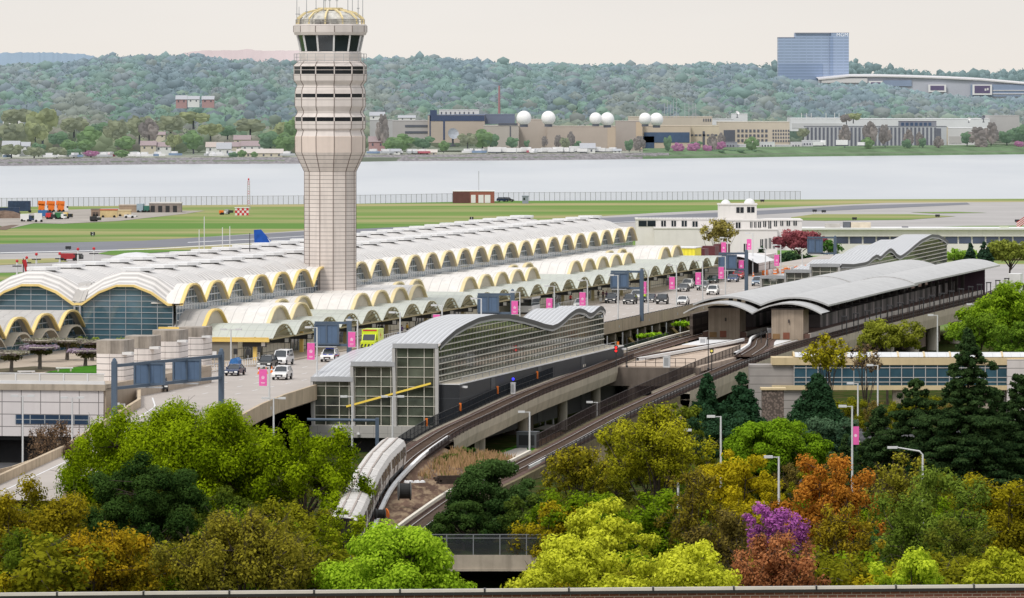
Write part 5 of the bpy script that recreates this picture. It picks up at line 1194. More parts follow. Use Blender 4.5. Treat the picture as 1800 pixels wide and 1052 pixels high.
# travellers on the platforms
for k, (px, py) in enumerate([(1502, 541), (1531, 533), (1555, 528), (1576, 522), (1478, 548)]):
    person(['person in black on the platform nearest the brown blocks', 'person in dark blue in the middle of the platform', 'person in grey beyond the middle of the platform', 'person in black farthest along the platform', 'person in brown at the near end of the platform'][k], W(px, py + 6, 7.95), R.uniform(-1, 1), cl(['p_black', 'p_blue', 'p_grey', 'p_coal', 'p_brown'][k], [(.02, .02, .02), (.03, .05, .12), (.15, .15, .15), (.02, .02, .02), (.1, .06, .03)][k]), cl('p_legs', (.025, .025, .03)))
# signals
def signal(label, px, py_base, z, h, col, n=2):
    p = W(px, py_base, z); t = thing('signal', label, 'signal', p, -ANG); mb = MB(); mb.tube([(0, 0, 0), (0, 0, h)], .07, 6); mb.build('post', DKM, t)
    mb = MB(); mb.box(-.24, .24, -.1, .15, h, h + .45 * n + .15); mb.build('head', DKM, t)
    mb = MB()
    for k in range(n): mb.lathe([(0, 0), (.16, 0), (.19, .06)], 10, (0, 0, 0)); 
    mb = MB()
    for k in range(n):
        z_ = h + .3 + k * .45; mb.poly([(.17 * math.cos(q * math.pi / 5), -.115, z_ + .17 * math.sin(q * math.pi / 5)) for q in range(10)])
    mb.build('lens', mat('lens_' + col[0], col[1], .3, .02, 1, emit=1.6), t)
signal('railway signal showing two red lights beside the cross beam railing', 1083, 645, 7, 1.9, ('red', (.9, .02, .02)))
signal('dark railway signal with one amber lens on the concrete deck', 1251, 652, 7, 2.4, ('amber', (.35, .30, .06)), 1)
signal('railway signal showing red at the far end of the station', 1727, 508, 7.2, 2.0, ('red', (.9, .02, .02)), 1)
for lab, px, py, z, h in [('thin dark post on the deck edge left of the white cabinet', 1102, 646, 6.9, 4.2), ('thin dark post in the middle of the concrete deck', 1245, 650, 6.9, 4.4), ('thin dark post before the right brown block', 1349, 612, 6.9, 2.6), ('thin pale post before the crossover', 1338, 606, 6.9, 2.2)]:
    t = thing('track_post', lab, 'post', W(px, py, z), 0); mb = MB(); mb.tube([(0, 0, 0), (0, 0, h)], .07, 6); mb.lathe([(.16, 0), (.16, .2), (.05, .3)], 8); mb.build('post', DKM, t)
for lab, px, py, z, w_, h in [('white equipment cabinet on the front edge of the deck', 1172, 646, 6.9, .9, 1.5), ('white equipment cabinet against the right brown block', 1354, 596, 7.0, .9, 1.6), ('grey concrete ballast block on the white slab', 1236, 605, 7.0, 1.1, .9), ('white cabinet on the railing by the charcoal block', 902, 690, 5.6, .5, 1.4)]:
    t = thing('equipment_cabinet', lab, 'cabinet', W(px, py, z) if w_ > .6 else FT(58.6, ap(px, 58.6), 6.0), -ANG); mb = MB(); mb.box(-w_ / 2, w_ / 2, -.35, .35, 0, h); mb.box(-w_ / 2 - .04, w_ / 2 + .04, -.4, .4, h, h + .08); mb.build('case', WHITE, t); mb = MB(); mb.box(-w_ * .35, w_ * .35, -.37, -.352, .2, h - .15); mb.build('door', STEEL, t)
t = thing('blue_light', 'small blue light on a post in front of the charcoal block', 'lamp', FT(58.5, ap(902, 58.5), 5.6), 0); mb = MB(); mb.tube([(0, 0, 0), (0, 0, 2.2)], .05, 6); mb.build('post', DKM, t); mb = MB(); mb.lathe([(0, 2.1), (.16, 2.2), (.16, 2.4), (0, 2.5)], 8); mb.build('globe', mat('blue_lens', (.03, .03, .9), .3, .02, 1, emit=2.0), t)
t = thing('yard_light', 'small white light on the right brown block', 'lamp', W(1408, 558, 9.6) + Vector((0, -2, 0)), 0); mb = MB(); mb.tube([(0, 0, -2.6), (0, 0, 0)], .06, 6); mb.build('post', DKM, t); mb = MB(); mb.lathe([(0, -.2), (.22, -.1), (.22, .1), (0, .2)], 10); mb.build('globe', mat('white_lens', (.9, .93, 1), .3, .02, 1, emit=2.0), t)
# ================================================================= train
TRW = mat('train_shell', (.62, .585, .56), .4, .05, .4, spec=.5, stain=.1); TRR = mat('train_roof', (.60, .575, .55), .6, .12, .7, stain=.35)
BRNW = glass_mat('train_glass', (.03, .024, .026), .25, .3, 1, .15)
train = thing('metro_train', 'white metro train with dark windows descending the inner track behind the green trees', 'train', (0, 0, 0))
def along(P, s0):
    s = 0
    for p, q in zip(P, P[1:]):
        l = (q - p).length
        if s + l >= s0: return p + (q - p) * ((s0 - s) / l)
        s += l
    return P[-1]
def arclen(P, b):
    s = 0
    for p, q in zip(P, P[1:]):
        if q.y >= b: return s + (q - p).length * (b - p.y) / (q.y - p.y)
        s += (q - p).length
    return s
head = arclen(A_, -149.0); CL = 22.6
for i in range(5):
    s1 = head - i * (CL + .8); s0 = s1 - CL
    if s0 < 0: break
    p0, p1 = along(A_, s0), along(A_, s1); w0, w1 = Vector(fw(p0)), Vector(fw(p1)); d = w1 - w0; rz = math.atan2(d.y, d.x) - math.pi / 2; pit = math.atan2(d.z, d.xy.length)
    M = Matrix.Translation((w0 + w1) / 2 + Vector((0, 0, .35))) @ Matrix.Rotation(rz, 4, 'Z') @ Matrix.Rotation(pit, 4, 'X')
    sec = [(-1.45, .75), (-1.55, 1.5), (-1.5, 2.7), (-1.28, 3.25), (-.8, 3.5), (0, 3.56), (.8, 3.5), (1.28, 3.25), (1.5, 2.7), (1.55, 1.5), (1.45, .75)]
    hl = CL / 2; mb = MB()
    ss = sec[:4], sec[3:8], sec[7:]
    for q, mi in zip(ss, (0, 1, 0)): mb.grid([[(x * (1 if abs(y) < hl - .1 else .96), y, z if abs(y) < hl - .1 else .75 + (z - .75) * .96) for x, z in q] for y in (-hl, -hl + .25, hl - .25, hl)], mi)
    mb.poly([(x * .96, hl, .75 + (z - .75) * .96) for x, z in sec], 2); mb.poly([(x * .96, -hl, .75 + (z - .75) * .96) for x, z in sec], 2)
    body = mb.build('railcar', [TRW, TRR, BRNW], train); body.matrix_local = M
    mb = MB(); mb.box(-1.3, 1.3, -hl + .6, hl - .6, .2, .75)
    for e in (-hl + 3.5, hl - 3.5): mb.box(-1.35, 1.35, e - 1.8, e + 1.8, -.05, .8)
    mb.build('bogies', DKM, body)
    for sx in (-1, 1):
        for y0, y1 in ((-hl + 1.0, -hl + 3.2), (-hl + 5.2, -2.4), (-1.6, 1.6), (2.4, hl - 5.2), (hl - 3.2, hl - 1.0)):
            mb = MB(); mb.quad((sx * 1.563, y0, 1.62), (sx * 1.563, y1, 1.62), (sx * 1.515, y1, 2.62), (sx * 1.515, y0, 2.62)); mb.build('window', BRNW, body)
        for yc in (-hl + 4.2, 0 - 2.0 + 0, hl - 4.2):
            mb = MB(); mb.grid([[(sx * 1.49, yc - .7, .82), (sx * 1.575, yc - .7, 1.5), (sx * 1.53, yc - .7, 2.75)], [(sx * 1.49, yc + .7, .82), (sx * 1.575, yc + .7, 1.5), (sx * 1.53, yc + .7, 2.75)]]); mb.build('door', mat('brown_door', (.10, .065, .06), .4, .1, 1), body)
    mb = MB()
    for e in (-.55, .55): mb.box(e - .09, e + .09, -hl + .4, hl - .4, 3.55, 3.63)
    mb.build('roof_ribs', mat('roof_grime', (.36, .31, .28), .8, .25, 1), body)
    if i == 0:
        mb = MB(); mb.box(-1.3, 1.3, hl + .002, hl + .02, .8, 3.2); mb.build('end_panel', TRW, body)
        mb = MB(); mb.box(-1.2, 1.2, hl + .022, hl + .04, 1.7, 2.75); mb.build('end_window', BRNW, body)
# ================================================================= trackside things
pr = [W(x, y, 1.2) for x, y in [(640, 925), (655, 870), (700, 815), (735, 790), (775, 780), (860, 800), (880, 812), (800, 850), (750, 890), (715, 930)]]
t_ = MB(); t_.poly([(p.x, p.y, p.z) for p in pr]); tag(t_.build('gravel_yard', SOIL), kind='structure')
g = MB()
def fan(mb, pts, z):
    c = sum((Vector((p.x, p.y, 0)) for p in pts), Vector()) / len(pts); n = len(mb.v); mb.add([(c.x, c.y, z)] + [(p.x, p.y, z) for p in pts], [(0, i + 1, (i + 1) % len(pts) + 1) for i in range(len(pts))])
yard = [FT(a, b) for a, b in [(66, -168), (64, -148), (63.3, -128), (63, -105), (63, -92), (71, -92), (71.4, -116), (71.8, -140), (73, -168), (76, -200), (80, -225), (84, -245), (86, -250), (80.5, -236), (74.5, -205), (69.5, -180)]]
yardz = lambda za, zb, q: zb + .5 + (za - zb - .5) * (1 - q) ** 4 - .5 * q ** 4 - .06
g = MB(); rows = []
for k in range(33):
    b = -250 + k * 4.1; a0 = min(A_, key=lambda q: abs(q.y - b)); a1 = min(B_, key=lambda q: abs(q.y - b))
    rows.append([FT(a0.x + 1.8 + (a1.x - a0.x - 3.7) * q, b, yardz(a0.z, a1.z, q) + R.uniform(-.015, .015)) for q in (0, .1, .25, .5, .75, 1)])
g.grid(rows); g.build('gravel_yard', YARD); bpy.data.objects.remove(bpy.data.objects['gravel_yard']) ; o = [q for q in bpy.data.objects if q.name.startswith('gravel_yard')][0]; o.name = 'gravel_yard'; tag(o, kind='structure')
g = MB(); ribbon(g, [p for p in A_ if p.y < -110], -4, 2.0, -.05); ribbon(g, [p for p in A_ if p.y < -110], -4, -8, -.05, -4); tag(g.build('track_bed', SOIL), kind='structure')
def reel(label, px, py, r, w_, rz, flange):
    p = W(px, py, 1.7); t = thing('cable_reel', label, 'cable reel', p, rz, 'cable reels beside the train')
    mb = MB(); mb.tube([(-w_ / 2 + .08, 0, r), (w_ / 2 - .08, 0, r)], r * .82, 20); mb.build('cable', BLACK, t)
    for e in (-1, 1): mb = MB(); mb.tube([(e * w_ / 2 - .06, 0, r), (e * w_ / 2 + .06, 0, r)], r, 24); mb.build('flange', flange, t)
reel('large upright black cable reel on the gravel', 711, 880, 1.0, 1.25, .1, mat('reel_steel', (.10, .10, .10), .6, .2, 1))
reel('small black cable reel with an orange flange', 668, 913, .55, .9, .25, mat('reel_dark', (.05, .05, .05), .6, .2, 1))
t = thing('orange_disc', 'orange reel disc leaning on the small cable reel', 'disc', W(680, 911, 1.7), .4); mb = MB(); mb.tube([(0, 0, .5), (.08, 0, .52)], .5, 16); mb.build('disc', ORG, t)
t = thing('sleeper_stack', 'stack of old dark timber sleepers on the dry grass', 'timber stack', W(806, 850, 2.2), .35); mb = MB()
for k in range(16): mb.box(-2.4 + R.uniform(-.3, .3), 2.4 + R.uniform(-.3, .3), -.9 + (k % 5) * .36, -.62 + (k % 5) * .36, (k // 5) * .24, (k // 5) * .24 + .22)
tag(mb.build('sleepers', mat('old_timber', (.05, .035, .028), .9, .3, 1), t), kind='stuff')
t = thing('white_sacks', 'heap of torn white sacks on the gravel beside the big reel', 'rubbish', W(728, 850, 1.7), 0); mb = MB()
for k in range(9): x, y = R.uniform(-1.1, 1.1), R.uniform(-.6, .6); mb.lathe([(0, .02), (R.uniform(.2, .4), .08), (R.uniform(.1, .3), .28), (0, .36)], 7, (x, y, 0))
mb.build('heap', WHITE, t)
# bottom bridge with mesh fence
t = thing('street_bridge', 'stained concrete bridge parapet with a tall mesh fence below the tracks', 'bridge', (0, 0, 0))
Yb = 612.0; q = lambda px, py: WY(px, py, Yb)
zt, zm, zb = q(850, 940).z, q(850, 976).z, q(850, 1004).z; xl, xr_ = q(735, 0).x, q(965, 0).x
mb = MB(); mb.box(xl - 6, xr_ + 4, Yb - .2, Yb + .25, zb, zm, 0); mb.box(xl - 6, xr_ + 4, Yb - .35, Yb - .2, zb, zb + .25, 0); mb.box(xl - 6, xr_ + 4, Yb, Yb + 12, zb + .1, zb + .6); mb.build('parapet', CONC, t)
mb = MB(); mb.quad((xl - 6, Yb, zm), (xr_ + 4, Yb, zm), (xr_ + 4, Yb, zt), (xl - 6, Yb, zt)); mb.build('mesh', fence_mat('dark_mesh', (.045, .05, .055), .6), t)
mb = MB()
for k in range(9): x = xl - 5 + k * (xr_ - xl + 8) / 8; mb.bar((x, Yb, zm), (x, Yb, zt), .1)
for z in (zt, zt - .35): mb.bar((xl - 6, Yb, z), (xr_ + 4, Yb, z), .07)
mb.build('posts', mat('dull_grey', (.2, .21, .22), .6, .1, 1), t)
t = thing('bridge_shade_sheet', 'dark sheet painted as the shade under the street bridge', 'wall', (0, 0, 0)); mb = MB(); mb.box(xl - 8, xr_ + 6, Yb + 9, Yb + 9.5, -6, zb); mb.build('wall', DARK, t)  # dark sheet takes the place of shade below the bridge
# ground under the viaduct: lawn, path, stairs
psheet('viaduct_lawn', [(862, 800), (905, 785), (960, 772), (985, 765), (950, 790), (905, 803)], LAWN, .06)
psheet('viaduct_path', [(868, 803), (905, 790), (925, 786), (930, 800), (890, 812)], CONCL, .08)
psheet('viaduct_path', [(935, 756), (960, 748), (985, 748), (975, 757)], CONCL, .08)
psheet('mulch_strip', [(925, 782), (985, 760), (1000, 764), (945, 792)], mat('mulch', (.26, .15, .08), .95, .2, .5), .09)
t = fthing('stairway', 'grey stair flight with white handrails under the viaduct', 'stairs', 56.5, -35, 0); mb = MB()
for k in range(18): mb.box(-1.4, 1.4, -k * .32, -(k + 1) * .32 + .02, 0, .25 * (18 - k) if False else .22 * (18 - k))
mb.build('steps', CONCD, t); mb = MB()
for e in (-1.4, 0, 1.4):
    mb.bar((e, 0, 5.0), (e, -5.8, 1.1), .08); mb.bar((e, 0, 4.5), (e, -5.8, .6), .06)
mb.build('handrail', WHITE, t)
t = thing('generator_box', 'grey utility box at the foot of the second viaduct column', 'utility box', W(928, 788, 0), -ANG); mb = MB(); mb.box(-1.3, 1.3, -.9, .9, .1, 2.0); mb.box(-1.35, 1.35, -.95, .95, 2.0, 2.12); mb.build('case', mat('utility_grey', (.13, .14, .155), .6, .1, 1), t); mb = MB(); mb.box(-1.0, 1.0, -.93, -.903, .4, 1.7); mb.build('louvre', DKM, t)
for k, px in enumerate((949, 958, 972)):
    t = thing('bollard_light', ['bollard light left of three by the path under the viaduct', 'bollard light middle of three by the path under the viaduct', 'bollard light right of three by the path under the viaduct'][k], 'bollard', W(px, 748, 0), 0); mb = MB(); mb.tube([(0, 0, 0), (0, 0, 1.0)], .14, 8); mb.build('post', STEEL, t); mb = MB(); mb.lathe([(.2, 1.0), (.2, 1.15), (0, 1.2)], 8); mb.build('cap', WHITE, t)
# ================================================================= tan pedestrian bridge on the right
t = thing('pedestrian_bridge', 'cream pedestrian bridge with a curved glass roof and a blue window band', 'footbridge', (0, 0, 0))
Yq = 846.0; g_ = lambda px, py: WY(px, py, Yq); x0, x1 = g_(1396, 0).x, g_(1900, 0).x; z = lambda py: g_(0, py).z
CREAM = mat('cream_panel', (.60, .48, .29), .7, .08, .4, stain=.2)
mb = MB(); mb.box(x0 - 3, x1, Yq, Yq + 4.5, z(642), z(629), 0); mb.box(x0 - 3, x1, Yq, Yq + 4.5, z(686), z(678), 0); mb.build('edge_beams', CREAM, t)
for k in range(8):
    xa, xb = x0 + k * (x1 - x0) / 8, x0 + (k + 1) * (x1 - x0) / 8
    mb = MB(); mb.quad((xa, Yq + .25, z(678)), (xb, Yq + .25, z(678)), (xb, Yq + .25, z(642)), (xa, Yq + .25, z(642)), 0)
    for f in (0, .333, .667): mb.box(xa + (xb - xa) * f - .05, xa + (xb - xa) * f + .05, Yq + .14, Yq + .24, z(678), z(642), 1)
    for py in (647, 664, 672): mb.box(xa, xb, Yq + .15, Yq + .22, z(py) - .05, z(py) + .05, 1)
    mb.build('window', [GLB, FRAMEG], t)
mb = MB(); zr0 = z(629)
rows = [[(x, Yq + .3 + 3.9 * q / 8, zr0 + 1.25 * math.sin(math.pi * (.18 + .64 * q / 8)) / 1.0 - .6) for q in range(9)] for x in (x0, x0 + 10, x0 + 20, x1)]
mb.grid(rows); mb.build('glass_roof', mat('milky_glazing', (.62, .63, .64), .3, .08, 1.0, seams=[('X', 1.25, .07, .8)]), t)
mb = MB()
for k in range(12):
    x = x0 + k * (x1 - x0) / 11; pts = [(x, Yq + .25 + 3.9 * q / 8, zr0 + 1.29 * math.sin(math.pi * (.18 + .64 * q / 8)) - .6) for q in range(9)]
    mb = MB()
    for a, b in zip(pts, pts[1:]): mb.bar(a, b, .22, .12)
    mb.build('roof_rib', CREAM, t)
mb = MB(); mb.box(x0 - 6, x0 + 1.6, Yq + .5, Yq + 5, -1, z(642) - .02); mb.build('end_tower', mat('shade_toned_panel', (.33, .305, .29), .7, .1, .5, seams=[('Z', 1.1, .09, .5)]), t); mb = MB(); mb.box(g_(1770, 0).x, g_(1830, 0).x, Yq - .6, Yq + 5, -1, z(632)); mb.build('end_tower', WALLP, t)  # left end wall colour darkened for the shade beneath the viaduct
mb = MB(); mb.box(g_(1570, 0).x, g_(1590, 0).x, Yq + 1, Yq + 2.5, -1, z(684)); mb.build('pier', CONC, t); mb = MB(); mb.box(g_(1716, 0).x, g_(1760, 0).x, Yq + 1, Yq + 4, -1, z(684)); mb.build('pier', CONC, t)
t = thing('stone_wall', 'grey rubble stone wall below the pedestrian bridge', 'wall', (0, 0, 0)); mb = MB(); pa_ = WY(1340, 690, 826); pb2 = WY(1378, 690, 826); mb.box(pa_.x, pb2.x, 826, 829, -1, pa_.z + .3, 0); mb.box(pa_.x - .2, pb2.x + .3, 825.8, 829.2, pa_.z + .3, pa_.z + .55, 1)
m, nt, N, LK = newmat('rubble_stone'); out = N.new('ShaderNodeOutputMaterial'); P_ = N.new('ShaderNodeBsdfPrincipled'); LK.new(P_.outputs[0], out.inputs[0]); vo = N.new('ShaderNodeTexVoronoi'); vo.inputs['Scale'].default_value = 3.2; tc = N.new('ShaderNodeTexCoord'); LK.new(tc.outputs['Object'], vo.inputs['Vector']); rp = N.new('ShaderNodeValToRGB'); LK.new(vo.outputs['Distance'], rp.inputs[0]); rp.color_ramp.elements[0].color = (.22, .17, .145, 1); rp.color_ramp.elements[1].color = (.09, .07, .06, 1); rp.color_ramp.elements[0].position = .25; rp.color_ramp.elements[1].position = .6; LK.new(rp.outputs[0], P_.inputs['Base Color']); P_.inputs['Roughness'].default_value = .9
mb.build('wall', [m, CREAM], t)
# ================================================================= free standing lamps near the trees
def free_lamp(label, px, yt, yb, Y, kind='single', banner=None):
    p, q = WY(px, yb, Y), WY(px, yt, Y); t = thing('street_lamp', label, 'street lamp', p, 0, None); h = q.z - p.z
    if kind == 'cobra':
        mb = MB(); mb.tube([(0, 0, 0), (0, 0, h - .7), (-.3, 0, h - .35), (-2.4, 0, h)], [.13, .09, .08, .06], 8); mb.build('pole', POLE, t); mb = MB(); mb.prism([(-3.3, -.16), (-2.4, -.22), (-2.3, .22), (-3.3, .16)], h - .1, h + .1); mb.build('lamp_head', POLE, t)
    else: lamp_mesh(t, h, kind == 'double', 1.0)
for a in [('tall double headed lamp in front of the garden block, left of two', 40, 696, 850, 745, 'double'), ('double headed lamp in front of the strip window', 127, 699, 800, 752, 'double'), ('single lamp beside the left gantry post', 219, 710, 790, 742, 'single'), ('double headed lamp above the bright green tree, left of the pavilion', 481, 700, 800, 735, 'double'),
          ('lamp in front of the left glass front of the pavilion', 619, 697, 830, 752, 'single'), ('double headed lamp in front of the middle glass front', 690, 697, 800, 756, 'double'), ('lamp standing by the utility box under the viaduct', 931, 724, 802, 768, 'single'), ('short lamp under the viaduct by the third column', 1050, 707, 745, 815, 'single'),
          ('lamp above the dark shrub, left of the bright green dome tree', 1267, 732, 900, 640, 'single'), ('tall lamp carrying a pink banner beside the layered cedar', 1498, 714, 940, 650, 'single'), ('tall lamp in front of the pedestrian bridge windows', 1543, 642, 800, 800, 'single'), ('short lamp beside the dark conifer under the bridge', 1508, 674, 780, 800, 'single'),
          ('lamp in front of the station viaduct wall', 1648, 554, 640, 900, 'single'), ('lamp beside the station viaduct, near the green tree', 1716, 535, 640, 930, 'single'), ('curved arm lamp among the trees at lower right', 1622, 787, 960, 585, 'cobra'), ('lamp beside the golden tree, above the purple blossom', 1369, 803, 930, 600, 'single'), ('thin double headed lamp inside the olive tree', 1192, 756, 900, 660, 'double')]:
    free_lamp(*a)
p = WY(1504, 766, 650); t = thing('banner', 'pink banner hanging on the tall lamp beside the layered cedar', 'banner', p, 0); hz = 32 / (FOC / 650) / 2; mb = MB(); mb.box(-.35, .35, -.02, .02, -hz, hz); mb.build('cloth', PINK, t); mb = MB(); mb.poly([(.16 * math.cos(k * .785), -.03, .16 * math.sin(k * .785)) for k in range(8)]); mb.build('emblem', MATS['pale_pink'], t)
# low pipe gantry in front of the pavilion base
t = thing('pipe_gantry', 'grey pipe arm gantry in front of the pavilion base', 'gantry', WY(663, 820, 760), 0); zt_ = WY(663, 735, 760).z - t.location.z; mb = MB(); mb.box(-.22, .22, -.22, .22, 0, zt_); mb.tube([(-8.5, 0, zt_ - .2), (0, 0, zt_ - .3)], .18, 8); mb.build('arm', BLUEG, t)
# lower left: covered way and an orange bus
t = thing('orange_bus', 'orange and red bus in the shade under the garden block', 'bus', W(8, 812, 0) , -ANG + 1.5); mb = MB(); mb.box(-1.25, 1.25, -5, 5, .4, 1.7, 0); mb.box(-1.2, 1.2, -4.9, 4.9, 1.7, 2.6, 1); mb.box(-1.25, 1.25, -5, 5, 2.6, 3.0, 2); mb.build('body', [ORG, CARG, RED], t)
for yy in (-3, 3):
    for sx in (-1, 1): mb = MB(); mb.tube([(sx * .9, yy, .45), (sx * 1.27, yy, .45)], .45, 12); mb.build('wheel', BLACK, t)
g = MB(); rows = []
for f in range(9):
    x = -60 + f * 190 / 8; y = 832 - 130 * f / 8 + 8 * math.sin(f)
    px = [-40, 20, 70, 110, 150, 190, 230, 260, 290][f]; py = [852, 838, 820, 805, 788, 770, 750, 735, 722][f]
    a = W(px, py, .5); b = W(px + 12, py + 40, .5); rows.append([tuple(a), tuple(b)])
g.grid(rows); tag(g.build('lower_ramp', ROADM), kind='structure')
for lab, dy, hh, zz in (('tan barrier of the lower ramp, upper line at the left edge', 0, 1.2, .5), ('tan barrier of the lower ramp, lower line behind the bare tree', 42, 1.1, .5)):
    mb = MB(); P_ = [W(px, py + dy, zz) for px, py in zip([-40, 20, 70, 110, 150, 190, 230], [852, 838, 820, 805, 788, 770, 750])]
    mb.grid([[tuple(p), tuple(p + Vector((0, 0, hh))), tuple(p + Vector((.3, .5, hh))), tuple(p + Vector((.3, .5, 0)))] for p in P_]); tag(mb.build('ramp_wall', TANB), lab, 'barrier')
g = MB(); g.poly([tuple(FT(a, b, .05)) for a, b in [(-80, -230), (36, -230), (36, -112), (-80, -112)]]); tag(g.build('lower_road', ASPH), kind='structure')
g = MB(); g.poly([tuple(p) for p in (WY(1380, 0, 700).xy.to_3d() + Vector((0, 0, .06)), WY(1900, 0, 700).xy.to_3d() + Vector((0, 0, .06)), WY(1900, 0, 840).xy.to_3d() + Vector((0, 0, .06)), WY(1380, 0, 840).xy.to_3d() + Vector((0, 0, .06)))]); tag(g.build('parking_lot', ASPH), kind='structure')
for k, (px, Y, kind, pn, lab) in enumerate([(1560, 740, 'sedan', WHT, 'white car in the parking lot seen through the cedar'), (1610, 735, 'sedan', SIL, 'silver car in the parking lot behind the cedar trunk'), (1665, 745, 'suv', WHT, 'white suv in the parking lot behind the layered cedar'), (1720, 738, 'sedan', BLUS, 'blue grey car in the parking lot at the right of the cedar'), (1515, 735, 'suv', WHT, 'white suv in the parking lot beside the banner lamp'), (1770, 742, 'suv', BLK, 'black suv in the parking lot near the right edge')]):
    p = WY(px, 0, Y); c_ = car(kind, pn[0], pn[1], lab, (p.x, p.y, .08), R.uniform(-.3, .3)); c_['group'] = 'cars in the parking lot'
# dry grass tufts between tracks
# ================================================================= airfield things
def fpost(t, h, m=STEEL): pass
# shoreline fence
t = thing('shore_fence', 'long thin wire fence along the near river shore', 'fence', (0, 0, 0)); mb = MB(); mp_ = MB()
P = [((px - 900) / FOC * yy, yy) for px, yy in ((px, 0) for px in range(-40, 1412, 13)) for yy in [None] if False] if False else []
def shore_px(px):
    lo, hi = 2000, 3000
    for _ in range(40):
        y = (lo + hi) / 2
        if shore((px - 900) * y / FOC) > y: lo = y
        else: hi = y
    return lo
pts = []
for px in range(-60, 1412, 9):
    y = shore_px(px) - 14; pts.append(Vector(((px - 900) * y / FOC, y, 0)))
mp_.grid([[tuple(p), tuple(p + Vector((0, 0, 3.3)))] for p in pts]); mp_.build('mesh', fence_mat('shore_mesh', (.25, .26, .27), .16), t)
for i, p in enumerate(pts):
    mb.bar(p, p + Vector((0, 0, 3.4)), .16)
for a, b in zip(pts, pts[1:]): mb.bar(a + Vector((0, 0, 3.3)), b + Vector((0, 0, 3.3)), .1)
tag(mb.build('posts', mat('fence_grey', (.22, .22, .22), .7, .1, 1), t), kind='stuff')
def bld(name, label, cat, px0, px1, yt, yb, Y, depth, wall, roof=None, z0=None):
    """box building whose front face covers px0..px1, yt..yb at distance Y; returns thing and a local converter"""
    p = WY((px0 + px1) / 2, yb, Y); t = thing(name, label, cat, p); s = FOC / Y; w = (px1 - px0) / s; h = (yb - yt) / s
    mb = MB(); mb.box(-w / 2, w / 2, 0, depth, -2, h); mb.build('wall', wall, t)
    mb = MB(); mb.box(-w / 2 - .15, w / 2 + .15, -.15, depth + .15, h, h + .35); mb.build('roof', roof or wall, t)
    return t, w, h, s
def windows(t, w, h, s, px0, yb, rects, m, proud=.06, name='window'):
    for (xa, xb, ya, y2) in rects:
        mb = MB(); mb.box(-w / 2 + (xa - px0) / s, -w / 2 + (xb - px0) / s, -proud, .02, (yb - y2) / s, (yb - ya) / s); mb.build(name, m, t)
# brick shed by the water
t, w, h, s = bld('brick_shed', 'red brick shed with three white garage doors on the near shore', 'building', 796, 869, 337, 357, 2440, 12, BRICK, WHITE)
windows(t, w, h, s, 796, 357, [(828, 836, 343, 357), (841, 850, 343, 357), (852, 862, 343, 357)], WHITE, name='garage_door')
mb = MB(); mb.tube([(2, 4, h), (2, 4, h + 8)], .12, 5); mb.build('mast', STEEL, t)
mb = MB(); mb.box(-w / 2 - .05, -w / 2 + (826 - 796) / s, -.1, .02, 0, h - .2); mb.build('side_wall', mat('dark_brick', (.13, .06, .055), .9, .15, .5), t)
for k, (px, py, c, lab) in enumerate([(884, 355, 'a', 'small dark pickup left of two beside the brick shed'), (893, 355, 'b', 'small dark pickup right of two beside the brick shed')]):
    q = W(px, py, 0); car('suv', *(CHAR if k else NAVY), lab, q, 1.4)['group'] = 'pickups by the brick shed'
t, w, h, s = bld('grey_cabin', 'small blue grey cabin by the shore fence', 'cabin', 918, 929, 346, 355, 2430, 4, mat('cabin_grey', (.25, .29, .34), .7, .1, .5)); windows(t, w, h, s, 918, 355, [(920, 923, 348, 352)], GLD)
# radio mast and chequered hut
p = W(437, 368, 0); t = thing('radio_mast', 'red and white lattice radio mast by the chequered hut', 'mast', p); hh = 50 / (FOC / p.y); mb = MB(); n = 12
for sx, sy in ((-1, -1), (1, -1), (1, 1), (-1, 1)): mb.bar((sx * .55, sy * .55, 0), (sx * .35, sy * .35, hh), .18)
for k in range(n):
    z0, z1 = hh * k / n, hh * (k + 1) / n; s0 = .55 - .2 * k / n
    mb.bar((-s0, -s0, z0), (s0, -s0, z1), .1, mi=k // 2 % 2); mb.bar((s0, s0, z0), (-s0, s0, z1), .1, mi=k // 2 % 2); mb.bar((-s0, s0, z0), (-s0, -s0, z1), .1, mi=k // 2 % 2)
mb.lathe([(0, hh), (.3, hh + .2), (.3, hh + .7), (0, hh + 1)], 8, mis=[1, 1, 1]); mb.build('lattice', [mat('mast_grey', (.45, .42, .42), .5, .1, 1), RED], t)
p = W(425, 379, 0); t = thing('checkered_hut', 'red and white chequered equipment hut on the grass', 'hut', p); s = FOC / p.y; mb = MB(); w_, h_ = 24 / s, 13 / s
mb.box(-w_ / 2, w_ / 2, 0, 3, 0, h_, 0)
for i in range(6):
    for j in range(3):
        if (i + j) % 2: mb.box(-w_ / 2 + i * w_ / 6, -w_ / 2 + (i + 1) * w_ / 6, -.06, 0, j * h_ / 3, (j + 1) * h_ / 3, 1)
mb.build('wall', [WHITE, RED], t); mb = MB(); mb.box(-w_ / 2 - .2, w_ / 2 + .2, -.2, 3.2, h_, h_ + .2); mb.build('roof', WHITE, t)
